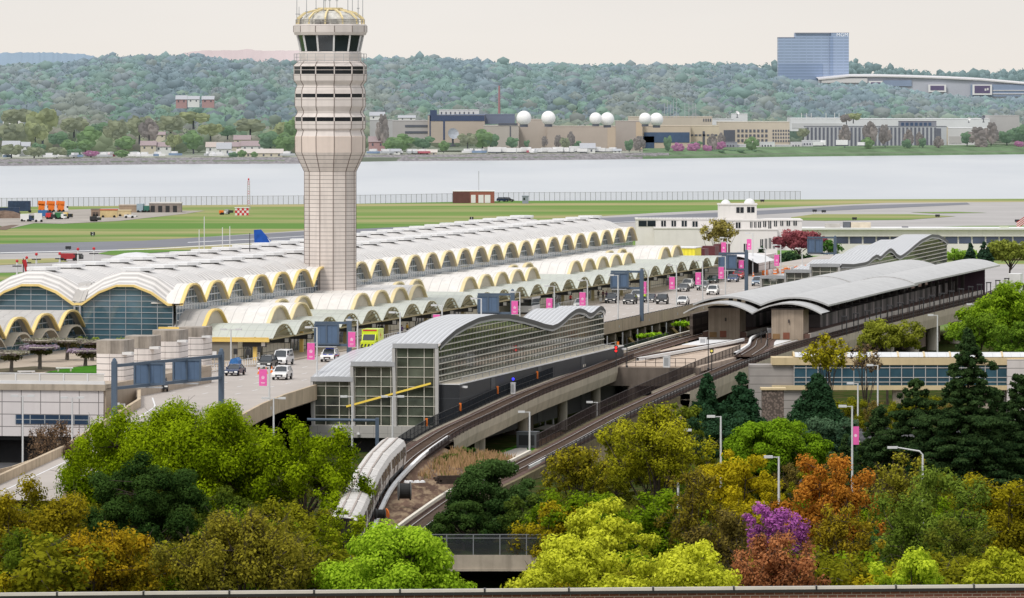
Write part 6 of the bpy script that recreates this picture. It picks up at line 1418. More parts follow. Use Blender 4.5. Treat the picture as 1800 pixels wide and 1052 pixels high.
# sheds and trailers in the yard
for (lab, x0, x1, yt, yb, dep, wc, rc) in [('long cream trailer with a red edge in the dirt yard', 176, 206, 370, 383, 3, (.60, .47, .25), (.55, .12, .06)), ('plain cream trailer at the right end of the dirt yard', 206, 230, 371, 381, 3, (.62, .50, .30), (.62, .52, .34)), ('brown open sided trailer at the left of the cream trailers', 160, 175, 369, 381, 3, (.30, .22, .17), (.25, .2, .17)), ('low brown flat roofed shed behind the cream trailers', 209, 241, 362, 374, 6, (.36, .27, .20), (.45, .37, .30)), ('stone shed with a wide pale roof by the near shore', 262, 318, 358, 374, 9, (.27, .23, .21), (.62, .60, .58))]:
    t, w, h, s = bld('yard_shed', lab, 'shed', x0, x1, yt, yb, FOC * HC / (yb - YH), dep, mat('shed_%d' % x0, wc, .8, .25, .5), mat('shed_roof_%d' % x0, rc, .7, .1, .5)); 
    if x0 in (160, 262): windows(t, w, h, s, x0, yb, [(x0 + 3 + k * (x1 - x0 - 4) / 4, x0 + 3 + (k + .55) * (x1 - x0 - 4) / 4, yt + 4, yb) for k in range(4)], DKM, name='opening')
    mb = MB()
    for k in range(2): mb.tube([(-w / 2 + 1 + k * (w - 2), -.25, .4), (-w / 2 + 1 + k * (w - 2), .1, .4)], .45, 10)
    mb.build('wheels', BLACK, t) if x0 in (176, 206, 160) else None
def blockv(name, label, cat, px, py, w, d, h, col, cab=None, z=0.0, Y=None, group=None):
    p = W(px, py, 0); t = thing(name, label, cat, p, R.uniform(-.3, .3), group); mb = MB(); mb.box(-w / 2, w / 2, -d / 2, d / 2, .5, h); mb.build('body', col, t)
    if cab: mb = MB(); mb.box(w / 2, w / 2 + 1.6, -d / 2 + .1, d / 2 - .1, .5, h * .8); mb.build('cab', cab, t); mb = MB(); mb.box(w / 2 + 1.0, w / 2 + 1.62, -d / 2 + .05, d / 2 - .05, h * .5, h * .72); mb.build('windscreen', CARG, t)
    for x in (-w / 2 + .6, w / 2 - .2):
        for y in (-1, 1): mb = MB(); mb.tube([(x, y * d / 2 - .1, .45), (x, y * d / 2 + .1, .45)], .45, 10); mb.build('wheel', BLACK, t)
    return t
for k, (px, lab) in enumerate([(73, 'left orange tipper body of three raised at the yard back'), (89, 'middle orange tipper body of three raised at the yard back'), (106, 'right orange tipper body of three raised at the yard back')]):
    t = blockv('dump_truck', lab, 'truck', px, 373, 2.2, 2.4, 3.0, ORG, WHITE, group='orange trucks in the yard'); mb = MB(); mb.prism([(-1.4, 2.6), (1.3, 2.2), (1.4, 3.9), (-1.2, 4.1)], -1.2, 1.2); mb.v = [(x, z_, y) for x, y, z_ in mb.v]; mb.build('tipper', ORG, t)
NV = mat('plant_navy', (.03, .05, .10), .6, .3, .6)
for a in [('flatbed', 'long navy flatbed stacked with blue steel at the yard left end', 'trailer', 12, 378, 9, 2.4, 2.6, NV), ('flatbed', 'dark navy container on the yard behind the white truck', 'container', 34, 374, 8, 2.4, 4.2, NV), ('dump_truck', 'white dump truck at the front of the yard', 'truck', 45, 390, 3.0, 2.4, 2.6, WHITE, NV), ('box_trailer', 'small white box trailer at the front of the yard', 'trailer', 67, 391, 2.6, 2.2, 3.0, WHITE), ('work_truck', 'blue work truck between the white trailer and the red machine', 'truck', 76, 383, 3.2, 2.3, 2.6, mat('plant_blue', (.04, .14, .33), .5, .1, 1), NV), ('compact_loader', 'small red loader in the middle of the yard', 'loader', 86, 386, 1.8, 1.8, 2.2, RED, DKM), ('compact_loader', 'small green loader right of the red one', 'loader', 103, 386, 2.2, 1.8, 2.4, mat('plant_green', (.04, .17, .07), .5, .1, 1), WHITE), ('roller', 'dark grey roller parked alone at the yard front', 'roller', 164, 390, 2.0, 1.6, 1.8, DKM, DKM), ('pickup', 'white pickup with a green load in front of the cream trailer', 'pickup', 226, 384, 3.0, 1.9, 1.2, WHITE, WHITE), ('forklift', 'tan forklift at the right of the green loader', 'forklift', 116, 385, 1.4, 1.4, 2.2, YEL, DKM), ('utility_cart', 'white and orange utility cart beside the chequered hut', 'cart', 389, 378, 1.4, 1.3, 1.6, ORG, WHITE), ('utility_cart', 'grey utility cart beside the chequered hut', 'cart', 399, 377, 1.3, 1.2, 1.8, STEEL, DKM), ('tank', 'green storage tank beside the stone shed', 'tank', 257, 374, 2.0, 1.8, 2.4, mat('tank_green', (.05, .17, .14), .5, .1, 1)), ('tank', 'pale blue storage tank left of the green tank', 'tank', 247, 374, 2.4, 2, 3.2, mat('tank_blue', (.30, .38, .44), .5, .1, 1)), ('tug', 'dark red airport tug on the taxiway beyond the roof', 'tug', 121, 459, 4.2, 2.2, 2.0, mat('tug_red', (.33, .03, .04), .5, .1, 1), DKM)]:
    blockv(*a)
t = thing('earth_heap', 'brown earth heap at the yard left edge', 'heap', W(8, 384, 0)); mb = MB(); mb.lathe([(7, 0), (5.2, 1.3), (2.6, 2.4), (.2, 2.7)], 14, sx=1.2, sy=.7); mb.build('earth', SOIL, t)
# runway distance signs
def rsign(label, px, py, w, h, txt):
    p = W(px, py, 0); t = thing('runway_sign', label, 'sign', p); mb = MB(); mb.box(-w / 2, w / 2, -.1, .1, .3, h); mb.box(-w * .3, -w * .2, -.05, .05, 0, .3); mb.box(w * .2, w * .3, -.05, .05, 0, .3); mb.build('board', DKM, t)
    if txt:
        text_mesh('digit', txt, h * .95, WHITE, t, (0, -.13, .3 + (h - .3) / 2))
rsign('black runway sign showing the white digit 2 on the left grass', 163, 416, 1.4, 1.35, '2')
rsign('black runway sign showing a white digit 1 beyond the terminal roof', 829, 388, 1.3, 1.25, '1')
for k, (px, py) in enumerate([(120, 440), (823 + 450, 388), (1432, 374), (1448, 375), (1300 + 40, 356), (1502, 388), (1648, 383), (1648 + 140, 392)]):
    rsign(['blank black sign between the taxiway lines at left', 'blank black sign beyond the white terminal', 'red edged taxiway sign, left of a pair at right', 'dark taxiway sign, right of a pair at right', 'tiny dark sign on the shore grass', 'dark sign on the right grass strip', 'amber taxiway sign at the grass strip tip', 'dark sign near the flag'][k], px, py, 1.6, 1.1, None)
# ramp floodlights over the roof
for k, (px, yt, yb) in enumerate([(30, 462, 482), (47, 456, 480), (64, 450, 476), (105, 449, 474), (137, 441, 466), (165, 440, 464)]):
    Y = 960.0; p, q = WY(px, yb + 14, Y), WY(px, yt, Y); t = thing('apron_light', ['white apron light mast at the far left behind the roof', 'second white apron mast from the left', 'third white apron mast from the left', 'white apron mast left of the red tug', 'white apron mast right of the red tug', 'white apron mast at the right end of its row'][k], 'light mast', p, 0, 'apron light masts'); h = q.z - p.z
    mb = MB(); mb.tube([(0, 0, 0), (0, 0, h)], .16, 6); mb.build('mast', WHITE, t); mb = MB(); mb.box(-.7, .7, -.15, .15, h - .62, h - .45); mb.build('cross_bar', DKM, t); mb = MB(); mb.lathe([(0, h), (.22, h + .1), (.22, h + .35), (0, h + .5)], 8); mb.build('beacon', RED, t)
for k, (px, yt, yb, Y) in enumerate([(350, 404, 470, 1010), (359, 381, 450, 1030), (391, 400, 465, 1020), (404, 398, 462, 1025), (439, 410, 462, 1000)]):
    p, q = WY(px, yb, Y), WY(px, yt, Y); t = thing('roof_mast', ['thin mast behind the roof, far left of five', 'tallest thin white mast behind the roof', 'thin mast behind the roof, middle of five', 'thin mast behind the roof, fourth of five', 'dark thin mast beside the blue tail fin'][k], 'mast', p, 0, 'thin masts behind the roof'); mb = MB(); mb.tube([(0, 0, -3), (0, 0, q.z - p.z)], [.1, .06], 6); mb.build('mast', WHITE if k < 4 else DKM, t)
t = thing('wind_sock', 'red and white wind sock behind the left roof', 'wind sock', WY(41, 480, 955)); mb = MB(); mb.tube([(0, 0, -3), (0, 0, 2.2)], .08, 6); mb.build('pole', DKM, t); mb = MB(); mb.tube([(.1, 0, 2.0), (.35, 0, 1.1), (.4, 0, .2)], [.35, .28, .15], 10); mb.build('sock', RED, t)
mb = MB(); p = WY(240, 452, 985); mb.lathe([(4.4, -3), (4.0, -1), (3.0, .1), (1.5, .6), (0, .75)], 14, tuple(p), sx=1.25); t = mb.build('roof_dome', mat('white_membrane', (.6, .6, .62), .5, .1, .5)); tag(t, 'low white membrane dome behind the terminal roof', 'dome')
# airliner with the blue fin
p = W(452, 420, 0); Yp = 1560.0; q = WY(461, 427, Yp); sA = FOC / Yp
t = thing('airliner', 'airliner behind the terminal roof with only its blue tail fin showing', 'aircraft', (q.x, q.y, 0)); zf = q.z
mb = MB(); mb.prism([(-1.9, zf - 1.6), (-2.1, zf + 3.2), (-.3, zf + 3.3), (2.9, zf - .4), (2.9, zf - 1.6)], -.18, .18, 0); mb.v = [(x, z_, y) for x, y, z_ in mb.v]; mb.build('tail_fin', mat('fin_blue', (.015, .085, .42), .35, .3, .5), t)
mb = MB(); mb.prism([(1.15, zf + 1.45), (1.7, zf + .75), (2.75, zf - .45), (2.2, zf - .45)], -.2, .2); mb.v = [(x, z_, y) for x, y, z_ in mb.v]; mb.build('fin_stripe', WHITE, t)
mb = MB(); mb.tube([(-4, 0, zf - 1.2), (2, 0, zf - 1.4), (14, 0, zf - 2), (26, 0, zf - 2), (29, 0, zf - 2.4)], [.3, 1.2, 1.9, 1.9, .2], 14); mb.build('fuselage', WHITE, t)
mb = MB(); mb.prism([(-2.5, -5.5), (-.5, -5.5), (2, 0), (-.5, 5.5), (-2.5, 5.5), (-.8, 0)], zf - 1.2, zf - 1.05); mb.prism([(8, -15), (10, -15), (15, 0), (10, 15), (8, 15), (9, 0)], zf - 2.8, zf - 2.6); mb.build('wings', STEEL, t)
mb = MB()
for y in (-2, 2): mb.tube([(12, y, 0), (12, y, zf - 2.5)], .15, 6); mb.tube([(12, y - .2, .5), (12, y + .2, .5)], .5, 12)
mb.tube([(25, 0, 0), (25, 0, zf - 2.5)], .15, 6); mb.build('landing_gear', DKM, t)
# ================================================================= old white terminal
OLD = mat('old_terminal_white', (.70, .675, .66), .7, .07, .1, stain=.12)
t = thing('old_terminal', 'old white terminal with a small lookout block carrying two white domes', 'terminal', WY(1265, 440, 1600)); oy_, ox_ = 1600.0, t.location.x; oz = t.location.z; sO = FOC / 1600
def ob(x0, x1, y0, y1, d0, d1): # pixel rectangle at depth offsets
    return ((x0 - 1265) / sO, (x1 - 1265) / sO, d0, d1, (440 - y1) / sO, (440 - y0) / sO)
for nm, a in (('upper_wing', (1119, 1268, 387, 440, 4, 16)), ('lookout_block', (1264, 1331, 361, 388, 3, 10)), ('front_block', (1268, 1409, 388, 440, -2, 14)), ('lower_terrace', (1150, 1272, 402, 450, -3, 4)), ('base', (1262, 1365, 404, 450, -5, -1))):
    mb = MB(); mb.box(*ob(*a)); b = ob(*a); mb.box(b[0] - .2, b[1] + .2, b[2] - .2, b[3] + .2, b[5], b[5] + .3); mb.build(nm, OLD, t)
for x0, x1, y0, y1, d in [(1123, 1153, 389, 399, 3.9), (1163, 1171, 389, 399, 3.9), (1181, 1189, 389, 399, 3.9), (1199, 1208, 389, 399, 3.9), (1218, 1227, 390, 400, 3.9), (1274, 1283, 391, 405, -2.1), (1293, 1301, 391, 401, -2.1), (1318, 1322, 390, 400, -2.1), (1325, 1329, 390, 400, -2.1), (1332, 1337, 390, 400, -2.1), (1341, 1346, 389, 399, -2.1), (1350, 1355, 388, 404, -2.1), (1360, 1365, 387.5, 398, -2.1), (1371, 1376, 387, 397, -2.1), (1382, 1388, 387, 397, -2.1), (1394, 1400, 386.5, 396.5, -2.1), (1295, 1308, 365, 375, 2.9), (1314, 1327, 364.5, 374.5, 2.9), (1306, 1313, 428, 442, -5.1), (1335, 1340, 420, 437, -5.1), (1343, 1347, 419, 437, -5.1), (1350, 1354, 418, 436, -5.1), (1357, 1361, 418, 436, -5.1)]:
    b = ob(x0, x1, y0, y1, d, d + .1); mb = MB(); mb.box(*b, 0); mb.box((b[0] + b[1]) / 2 - .06, (b[0] + b[1]) / 2 + .06, d - .06, d - .002, b[4], b[5], 1); mb.build('window', [GLD, OLD], t)
for px, py, r in ((1277, 361, 9), (1319, 360, 10)):
    mb = MB(); mb.lathe([(r / sO * math.cos(q * .157), r / sO * math.sin(q * .157)) for q in range(11)], 16, ((px - 1265) / sO, 6, (440 - py) / sO)); mb.build('dome', WHITE, t, True)
mb = MB()
for x in range(1122, 1262, 6): b = ob(x, x + 1, 384, 388, 4.2, 4.3); mb.box(*b)
mb.bar((ob(1122, 0, 384, 0, 0, 0)[0], 4.25, (440 - 384) / sO), (ob(1262, 0, 0, 0, 0, 0)[0], 4.25, (440 - 384) / sO), .1); mb.build('roof_rail', STEEL, t)
t = thing('concourse_wing', 'long low white concourse with a dark window band behind the second pavilion', 'building', WY(1600, 440, 1640)); s = FOC / 1640
def cb(x0, x1, y0, y1, d0, d1): return ((x0 - 1600) / s, (x1 - 1600) / s, d0, d1, (440 - y1) / s, (440 - y0) / s)
mb = MB(); mb.box(*cb(1405, 1900, 404, 416, 0, 12)); mb.box(*cb(1405, 1900, 429, 450, .3, 12)); mb.box(*cb(1405, 1900, 415.5, 429.5, .6, 12)); mb.build('wall', OLD, t)
mb = MB(); mb.box(*cb(1400, 1900, 401, 404, -1, 13)); mb.build('roof', WHITE, t)
for k in range(17):
    x = 1470 + k * 24; mb = MB(); mb.box(*cb(x, x + 21, 416.5, 428.5, .35, .55)); mb.build('window', glass_mat('concourse_glass', (.04, .055, .10), .08, .5, .1), t)
for x0, x1, y0, y1, c in [(1496, 1532, 392, 404, (.62, .55, .44)), (1452, 1478, 394, 404, (.45, .43, .40)), (1588, 1598, 399, 404, (.2, .2, .22)), (1760, 1775, 399, 403, (.5, .55, .4)), (1484, 1497, 391, 404, (.12, .13, .15))]:
    mb = MB(); mb.box(*cb(x0, x1, y0, y1, 3, 7)); mb.build('roof_unit', mat('unit_%d' % x0, c, .7, .15, .5), t)
# works at the far end of the new terminal
t = fthing('scaffold_shed', 'bright yellow wrapped shed beside the last terminal arch', 'shed', 4, 380, 9.0); mb = MB(); mb.box(-1, 6.2, 6, 14, 0, 4.4, 0); mb.box(-1.2, 6.4, 5.8, 14.2, 4.4, 4.6, 1)
mb.build('wrap', [mat('yellow_wrap', (.80, .72, .06), .6, .12, .6, seams=[('X', .8, .1, .6)]), WHITE], t)
t = fthing('maroon_hoarding', 'stepped maroon cladding wall behind the canopy end', 'wall', 0, 0, 0); mb = MB()
for k, (x0, x1, y0) in enumerate([(1185, 1219, 440), (1205, 1239, 438), (1232, 1257, 433.5), (1255, 1277, 430)]):
    b = 392 + k * 14; s = FOC / FT(14, b).y; a0 = ((x0 - 900) / s - OX - b * SA) / CA; a1 = ((x1 - 900) / s - OX - b * SA) / CA; mb.box(a0, a1, b, b + 5, 7, HC - (y0 - YH) / s)
mb.build('cladding', mat('maroon_cladding', (.10, .025, .03), .6, .12, .5), t)
t = fthing('orange_netting', 'orange safety netting on the roof behind the maroon wall', 'netting', 0, 0, 0); mb = MB()
for k in range(3):
    for (px, py) in [(1202, 428), (1247, 421)]: pass
pa_, pb_ = WY(1202, 436, 1330), WY(1248, 430, 1350)
for z0 in (.6, 1.2): mb.bar(pa_ + Vector((0, 0, z0)), pb_ + Vector((0, 0, z0)), .25, .3)
for k in range(8): q = pa_ + (pb_ - pa_) * k / 7; mb.bar(q, q + Vector((0, 0, 1.4)), .15)
mb.build('netting', ORG, t)
t = fthing('roof_slab', 'white flat roof under construction between the terminals', 'roof', 0, 0, 0); mb = MB(); mb.box(-8, 14, 372, 386, 7, 10.2); mb.box(0, 17, 386, 450, 7, 10.8); mb.build('slab', WALLP, t)
t = fthing('white_awning', 'white curved awning at the far end of the kerb', 'awning', 13, 398, 7.6); mb = MB(); mb.grid([[(x, y, 4.0 - .06 * (x - 3) ** 2) for x in (-2, 0, 2, 4, 6, 8)] for y in (0, 12, 24)]); mb.build('sheet', WHITE, t); mb = MB()
for x in (-1.5, 7): 
    for y in (.5, 23): mb.bar((x, y, 0), (x, y, 3.4), .2)
mb.build('posts', STEEL, t)
# flag at the right edge
t = thing('flag', 'red and white striped flag flying at the right edge', 'flag', W(1800, 425, 4)); sF = t.location.y; mb = MB(); k_ = FOC / sF; zf = (425 - 378) / k_; mb.tube([(.6, 0, -3), (.6, 0, zf)], .1, 6); mb.build('pole', WHITE, t); mb = MB()
for i in range(7): mb.grid([[( .5 - u * .5, .15 * math.sin(u * 1.5), zf - .2 - (i + v) * .27 - u * .35) for v in (0, 1)] for u in range(6)], i % 2)
mb.build('cloth', [RED, WHITE], t)
# ================================================================= far shore buildings
HZ = lambda c, f: tuple(x * (1 - f) + y * f for x, y in zip(c, (.40, .46, .54)))  # far building colours mixed toward a pale haze
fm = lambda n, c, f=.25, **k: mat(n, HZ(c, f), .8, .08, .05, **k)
GLF = mat('far_glass', (.07, .11, .19), .3, .25, .08)
WINF = mat('far_window', (.11, .12, .15), .4, .15, .1)
def fb(label, px0, px1, yt, yb, dep, wc, rc=None, rects=(), wm=None, Yoff=0, name='laboratory_building', cat='building'):
    Y = fshore((px0 + px1) / 2) + 60 + Yoff
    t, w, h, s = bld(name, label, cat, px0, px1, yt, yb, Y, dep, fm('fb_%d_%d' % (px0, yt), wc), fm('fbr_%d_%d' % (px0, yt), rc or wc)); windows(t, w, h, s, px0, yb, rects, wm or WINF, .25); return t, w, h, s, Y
TANF, CRF, GYF = (.46, .36, .27), (.60, .49, .33), (.40, .36, .34)
fb('grey block with two dark window strips beside the control tower', 690, 756, 213, 246, 40, GYF, None, [(712, 754, 220, 224), (712, 754, 231, 235)], Yoff=160)
fb('pale block at the left end of the research campus', 650, 691, 212, 240, 30, (.46, .44, .43), None, [], Yoff=260)
t, w, h, s, Y = fb('tall tan building with a dark blue flat roof band', 752, 852, 203, 246, 50, TANF, (.08, .10, .18), [(756, 768, 194, 213), (768, 852, 203.5, 213), (755, 757, 203, 246), (779, 782, 213, 246)], mat('dark_blue_band', (.06, .085, .16), .6, .1, .05), Yoff=140)
fb('dark flat canopy roof bridging the tan building', 800, 905, 202, 213, 30, (.10, .12, .20), (.12, .14, .22), [], Yoff=170)
fb('white plant room on the roof of the tall tan building', 772, 842, 194, 204, 20, (.66, .64, .60), None, [(775 + k * 8, 777 + k * 8, 197, 203) for k in range(8)], Yoff=180)
fb('wide windowless beige block below the first radome', 850, 912, 222, 262, 40, (.42, .36, .30), None, [(876, 910, 217, 221), (896, 898, 222, 245)], Yoff=70)
fb('windowless beige block stepping up beside the second radome', 908, 968, 211, 262, 40, (.46, .37, .29), None, [], Yoff=90)
fb('long windowless beige block under the third and fourth radomes', 962, 1083, 223, 263, 40, (.46, .36, .28), None, [(1068, 1082, 224, 262)], mat('beige_return', (.50, .41, .33), .8, .08, .05), Yoff=60)
fb('beige block between the two radome pairs', 1083, 1130, 214, 262, 40, (.43, .35, .29), None, [(1118, 1129, 215, 262)], mat('beige_return2', (.55, .44, .33), .8, .08, .05), Yoff=80)
fb('tan building with a long dark glass band under the right radome pair', 1128, 1214, 222, 266, 35, (.56, .44, .30), None, [(1132, 1212, 233, 251), (1130, 1150, 240, 262)], GLF, Yoff=55)
fb('cream building with a row of five dark windows', 1198, 1264, 222, 262, 30, CRF, None, [(1214 + k * 7, 1219 + k * 7, 236.5, 239.5) for k in range(7)] + [(1235, 1239, 231, 262)], None, Yoff=40)
rw = [(1296 + i * 7, 1300 + i * 7, 228 + j * 8.5, 233 + j * 8.5) for j in range(3) for i in range(8)] + [(1358 + i * 4.5, 1360.5 + i * 4.5, 228.5 + j * 6, 232 + j * 6) for j in range(4) for i in range(7)]
fb('long cream office building with three rows of square windows', 1262, 1388, 215, 256, 30, (.58, .48, .35), (.60, .54, .44), [(1272, 1292, 229, 251)] + rw, WINF, Yoff=60)
fb('long low tan roofline behind the right radome pair', 1105, 1252, 206, 224, 30, (.55, .46, .35), None, [(1236 + k * 4, 1238 + k * 4, 209, 214) for k in range(4)], Yoff=200)
fb('white rooftop plant with aerial dishes behind the cream office', 1286, 1314, 201, 214, 12, (.72, .72, .72), None, [], Yoff=220)
fb('bright white low roof between the tan roofline and the plant', 1252, 1290, 210, 215, 20, (.72, .72, .73), None, [], Yoff=210)
fb('large white hangar behind the strip windowed block, left part', 1390, 1480, 209, 226, 60, (.74, .74, .75), None, [(1392, 1480, 217, 226)], mat('hangar_grey', (.52, .53, .55), .8, .08, .05), Yoff=300)
fb('large white hangar behind the strip windowed block, right part', 1480, 1740, 210, 240, 60, (.70, .70, .71), (.74, .74, .75), [], Yoff=320)
fb('grey windowless tower block at the right end of the far shore', 1733, 1792, 204, 236, 30, (.44, .41, .39), None, [], Yoff=280)
fb('strip windowed grey office block with a thin dark roof', 1416, 1664, 223, 263, 25, (.46, .46, .48), (.10, .09, .11), [(1418 + k * 7, 1421.5 + k * 7, 224.5, 262) for k in range(33)] + [(1646, 1654, 226, 262)], mat('strip_window_grey', (.14, .15, .19), .5, .15, .1), Yoff=50)
fb('glazed penthouse on the strip windowed office block', 1581, 1646, 214, 223, 12, (.18, .18, .22), (.10, .08, .10), [(1584 + k * 8, 1589 + k * 8, 216, 222) for k in range(7)], GLF, Yoff=62)
fb('cream end bay of the strip windowed office block', 1636, 1666, 224.5, 263, 3, (.62, .52, .33), None, [(1645, 1654, 226, 262)], Yoff=45)
fb('pale sloping warehouse at the right of the office block', 1664, 1734, 226, 252, 40, (.62, .60, .59), (.70, .69, .69), [(1668, 1690, 240, 252)], mat('warehouse_grey', (.44, .43, .43), .8, .08, .05), Yoff=150)  # darker grey rectangle on the wall front
for k, (x0, x1, yt, yb, c) in enumerate([(1296, 1312, 255, 266, (.70, .70, .72)), (1314, 1334, 251, 264, (.74, .73, .70)), (1336, 1362, 251, 265, (.74, .74, .74)), (1364, 1390, 256, 265, (.74, .73, .72)), (1390, 1410, 251, 268, (.70, .68, .68)), (1410, 1452, 248, 264, (.70, .70, .73)), (1270, 1296, 251, 264, (.30, .29, .34))]):
    fb(['small pale hut left of the low white group', 'low white gabled hall in the white group', 'wide low white hall in the middle of the group', 'low white shed right of the wide hall', 'square white building beside the office block', 'white annexe in front of the strip windowed block', 'dark roofed house left of the white group'][k], x0, x1, yt, yb, 12, c, (.76, .76, .77) if k < 6 else (.22, .2, .25), [(x0 + 3 + q * 5, x0 + 5 + q * 5, yt + 4, yt + 7) for q in range(int((x1 - x0 - 4) / 5))], Yoff=15)
# radomes
for k, (px, py, r) in enumerate([(921, 208, 13), (964, 208, 12.6), (1047, 209, 11), (1067.5, 210, 12.2), (1134, 209.5, 11), (1154, 210.5, 12)]):
    Y = fshore(px) + 66; s = FOC / Y; p = WY(px, py, Y); rr_ = r / s
    t = thing('radome', ['white radome farthest left', 'white radome second from the left, behind a parapet', 'left white radome of the middle pair', 'right white radome of the middle pair', 'left white radome of the right pair', 'right white radome of the right pair'][k], 'radome', p, 0, 'radomes on the research campus')
    mb = MB(); mb.lathe([(rr_ * math.cos(q), rr_ * math.sin(q)) for q in [(-1.15 + 2.72 * i / 14) for i in range(15)]], 24); mb.build('shell', mat('radome_white', (.80, .80, .80), .5, .03, .1), t, True); mb = MB(); mb.lathe([(rr_ * .55, -rr_ * 1.2), (rr_ * .55, -rr_ * .85)], 16); mb.build('base', WINF, t)
# chimney, aerial masts, dishes
def fpole(name, label, cat, px, yt, yb, w, m, Yoff=120, group=None):
    Y = fshore(px) + Yoff; p, q = WY(px, yb, Y), WY(px, yt, Y); t = thing(name, label, cat, p, 0, group); r = w / (FOC / Y) / 2; mb = MB(); mb.tube([(0, 0, 0), (0, 0, q.z - p.z)], [r, r * .75], 8); mb.build('shaft', m, t); return t
fpole('chimney', 'tall thin red brick chimney in front of the wooded hill', 'chimney', 877.5, 151, 200, 4.2, fm('far_brick', (.36, .10, .10), .3), 500)
for k, px in enumerate([1168, 1173, 1179, 1184, 1189, 1204, 1211, 1218, 1223]): fpole('aerial_mast', 'thin pale aerial mast on the campus roof', 'mast', px, R.uniform(172, 186), 208, .8, fm('aerial_grey', (.5, .5, .52), .3), 210, 'aerial masts on the campus roof')
for k, px in enumerate([1409, 1418, 1426, 1452, 1467, 1475, 1486]): fpole('vent_stack', 'white vent stack on the hangar roof', 'vent', px, 199, 211, 1.2, WHITE, 305, 'vent stacks on the hangar roof')
def dish(label, px, py, r, tilt, Yoff, m):
    Y = fshore(px) + Yoff; p = WY(px, py, Y); t = thing('dish_antenna', label, 'dish', p); R_ = r / (FOC / Y); mb = MB()
    pts = [(R_ * i / 6, R_ * .3 * (i / 6) ** 2) for i in range(7)]; b0 = len(mb.v); mb.lathe(pts, 20)
    M = Matrix.Rotation(tilt[0], 4, 'X') @ Matrix.Rotation(tilt[1], 4, 'Y'); mb.v = [tuple(M @ Vector(v)) for v in mb.v]; mb.build('reflector', m, t)
    mb = MB(); mb.bar((0, 1, -R_ * .3), (0, 1, -R_ * 2), R_ * .35); mb.bar((-R_ * .5, 1, -R_ * 2), (R_ * .5, 1, -R_ * 2), R_ * .3); mb.build('mount', WINF, t)
dish('big mesh dish antenna in front of the tan building', 796, 236, 10, (math.radians(70), math.radians(18)), 60, mat('dish_grey', (.36, .39, .44), .6, .2, .5))
dish('small white dish on the white rooftop plant', 1296, 199, 4, (math.radians(40), math.radians(35)), 215, WHITE); dish('small white dish by the shore trailers', 873, 264, 5, (math.radians(75), 0), 40, WHITE); dish('small dish on the pale warehouse roof, left', 1703, 210, 3, (math.radians(60), .4), 320, WHITE); dish('small dark dish beside the grey tower block', 1729, 207, 4, (math.radians(55), -.6), 300, WINF)
# houses and the waterfront
RFB, RFG = fm('far_roof_brown', (.30, .20, .19)), fm('far_roof_grey', (.40, .40, .42))
def house(label, x0, x1, yt, yb, wc, rm, Yoff=120, gable=True, cat='house', group=None, name='house'):
    Y = fshore((x0 + x1) / 2) + Yoff; s = FOC / Y; p = WY((x0 + x1) / 2, yb, Y); t = thing(name, label, cat, p, 0, group); w = (x1 - x0) / s; h = (yb - yt) / s; hw = h * .55; dp = 9
    mb = MB(); mb.box(-w / 2, w / 2, 0, dp, -3, hw); mb.build('wall', wc, t)
    mb = MB(); mb.grid([[(-w / 2 - .4, -.5, hw), (w / 2 + .4, -.5, hw)], [(-w / 2 - .4, dp / 2, h), (w / 2 + .4, dp / 2, h)], [(-w / 2 - .4, dp + .5, hw), (w / 2 + .4, dp + .5, hw)]]); mb.poly([(-w / 2, 0, hw), (-w / 2, dp / 2, h - .2), (-w / 2, dp, hw)]); mb.poly([(w / 2, 0, hw), (w / 2, dp / 2, h - .2), (w / 2, dp, hw)]); mb.build('roof', rm, t)
    for k in range(max(2, int(w / 4))):
        mb = MB(); x = -w / 2 + (k + .5) * w / max(2, int(w / 4)); mb.box(x - .5, x + .5, -.12, 0, hw * .45, hw * .8); mb.build('window', WINF, t)
CRW, WHW, RDW = fm('far_cream_wall', (.60, .53, .40), .2), fm('far_white_wall', (.72, .72, .70), .15), fm('far_red_wall', (.42, .19, .16), .3)
for a in [('brown roofed cream townhouses on the far shore, left group', 247, 274, 248, 266, CRW, RFB, 130), ('brown roofed townhouses beside the left group', 272, 300, 250, 268, WHW, RFB, 125), ('tan roofed white house facing the river', 362, 392, 250, 270, WHW, fm('far_roof_tan', (.48, .38, .32)), 110), ('bright white gabled house facing the river', 381, 406, 251, 276, WHW, RFG, 70), ('brown roofed house right of the white gable', 396, 425, 250, 268, CRW, RFB, 115), ('cream gabled house behind the waterfront', 411, 440, 238, 256, CRW, RFB, 200), ('long brown roofed terrace right of the cream gable', 424, 462, 248, 268, WHW, RFB, 110), ('flat tan waterfront hall left of the control tower', 416, 497, 262, 279, CRW, fm('far_roof_sand', (.55, .48, .42)), 30), ('brick house left of a pair on the hill', 309, 328, 168, 184, RDW, RFG, 1100), ('brick house right of a pair on the hill', 355, 376, 169, 183, RDW, RFG, 1100), ('grey roofed house between the brick pair', 330, 350, 169, 182, WHW, RFG, 1080), ('pale houses at the left edge of the hill', 5, 40, 198, 212, WHW, RFG, 800), ('house with a grey roof at the left shore', 4, 34, 248, 268, WHW, RFG, 90), ('small white house among the shore trees', 35, 52, 250, 266, WHW, RFG, 95), ('brown house high behind the shore trees', 270, 290, 232, 244, CRW, RFB, 260), ('long red building beside the control tower', 648, 676, 240, 262, RDW, RFB, 60), ('white trailer cabin right of the control tower', 681, 703, 262, 272, WHW, RFG, 20), ('tan waterfront hall right of the control tower', 722, 768, 263, 275, CRW, fm('far_roof_sand2', (.60, .53, .46)), 18), ('pale roofs behind the grey block', 700, 730, 203, 213, WHW, RFG, 400), ('white sheds left of the campus', 650, 676, 197, 212, WHW, RFG, 420), ('white cube building on the campus shore', 1020, 1046, 252, 272, WHW, RFG, 20), ('small white hut farther along the campus shore', 1078, 1092, 262, 270, WHW, RFG, 15)]: house(*a)
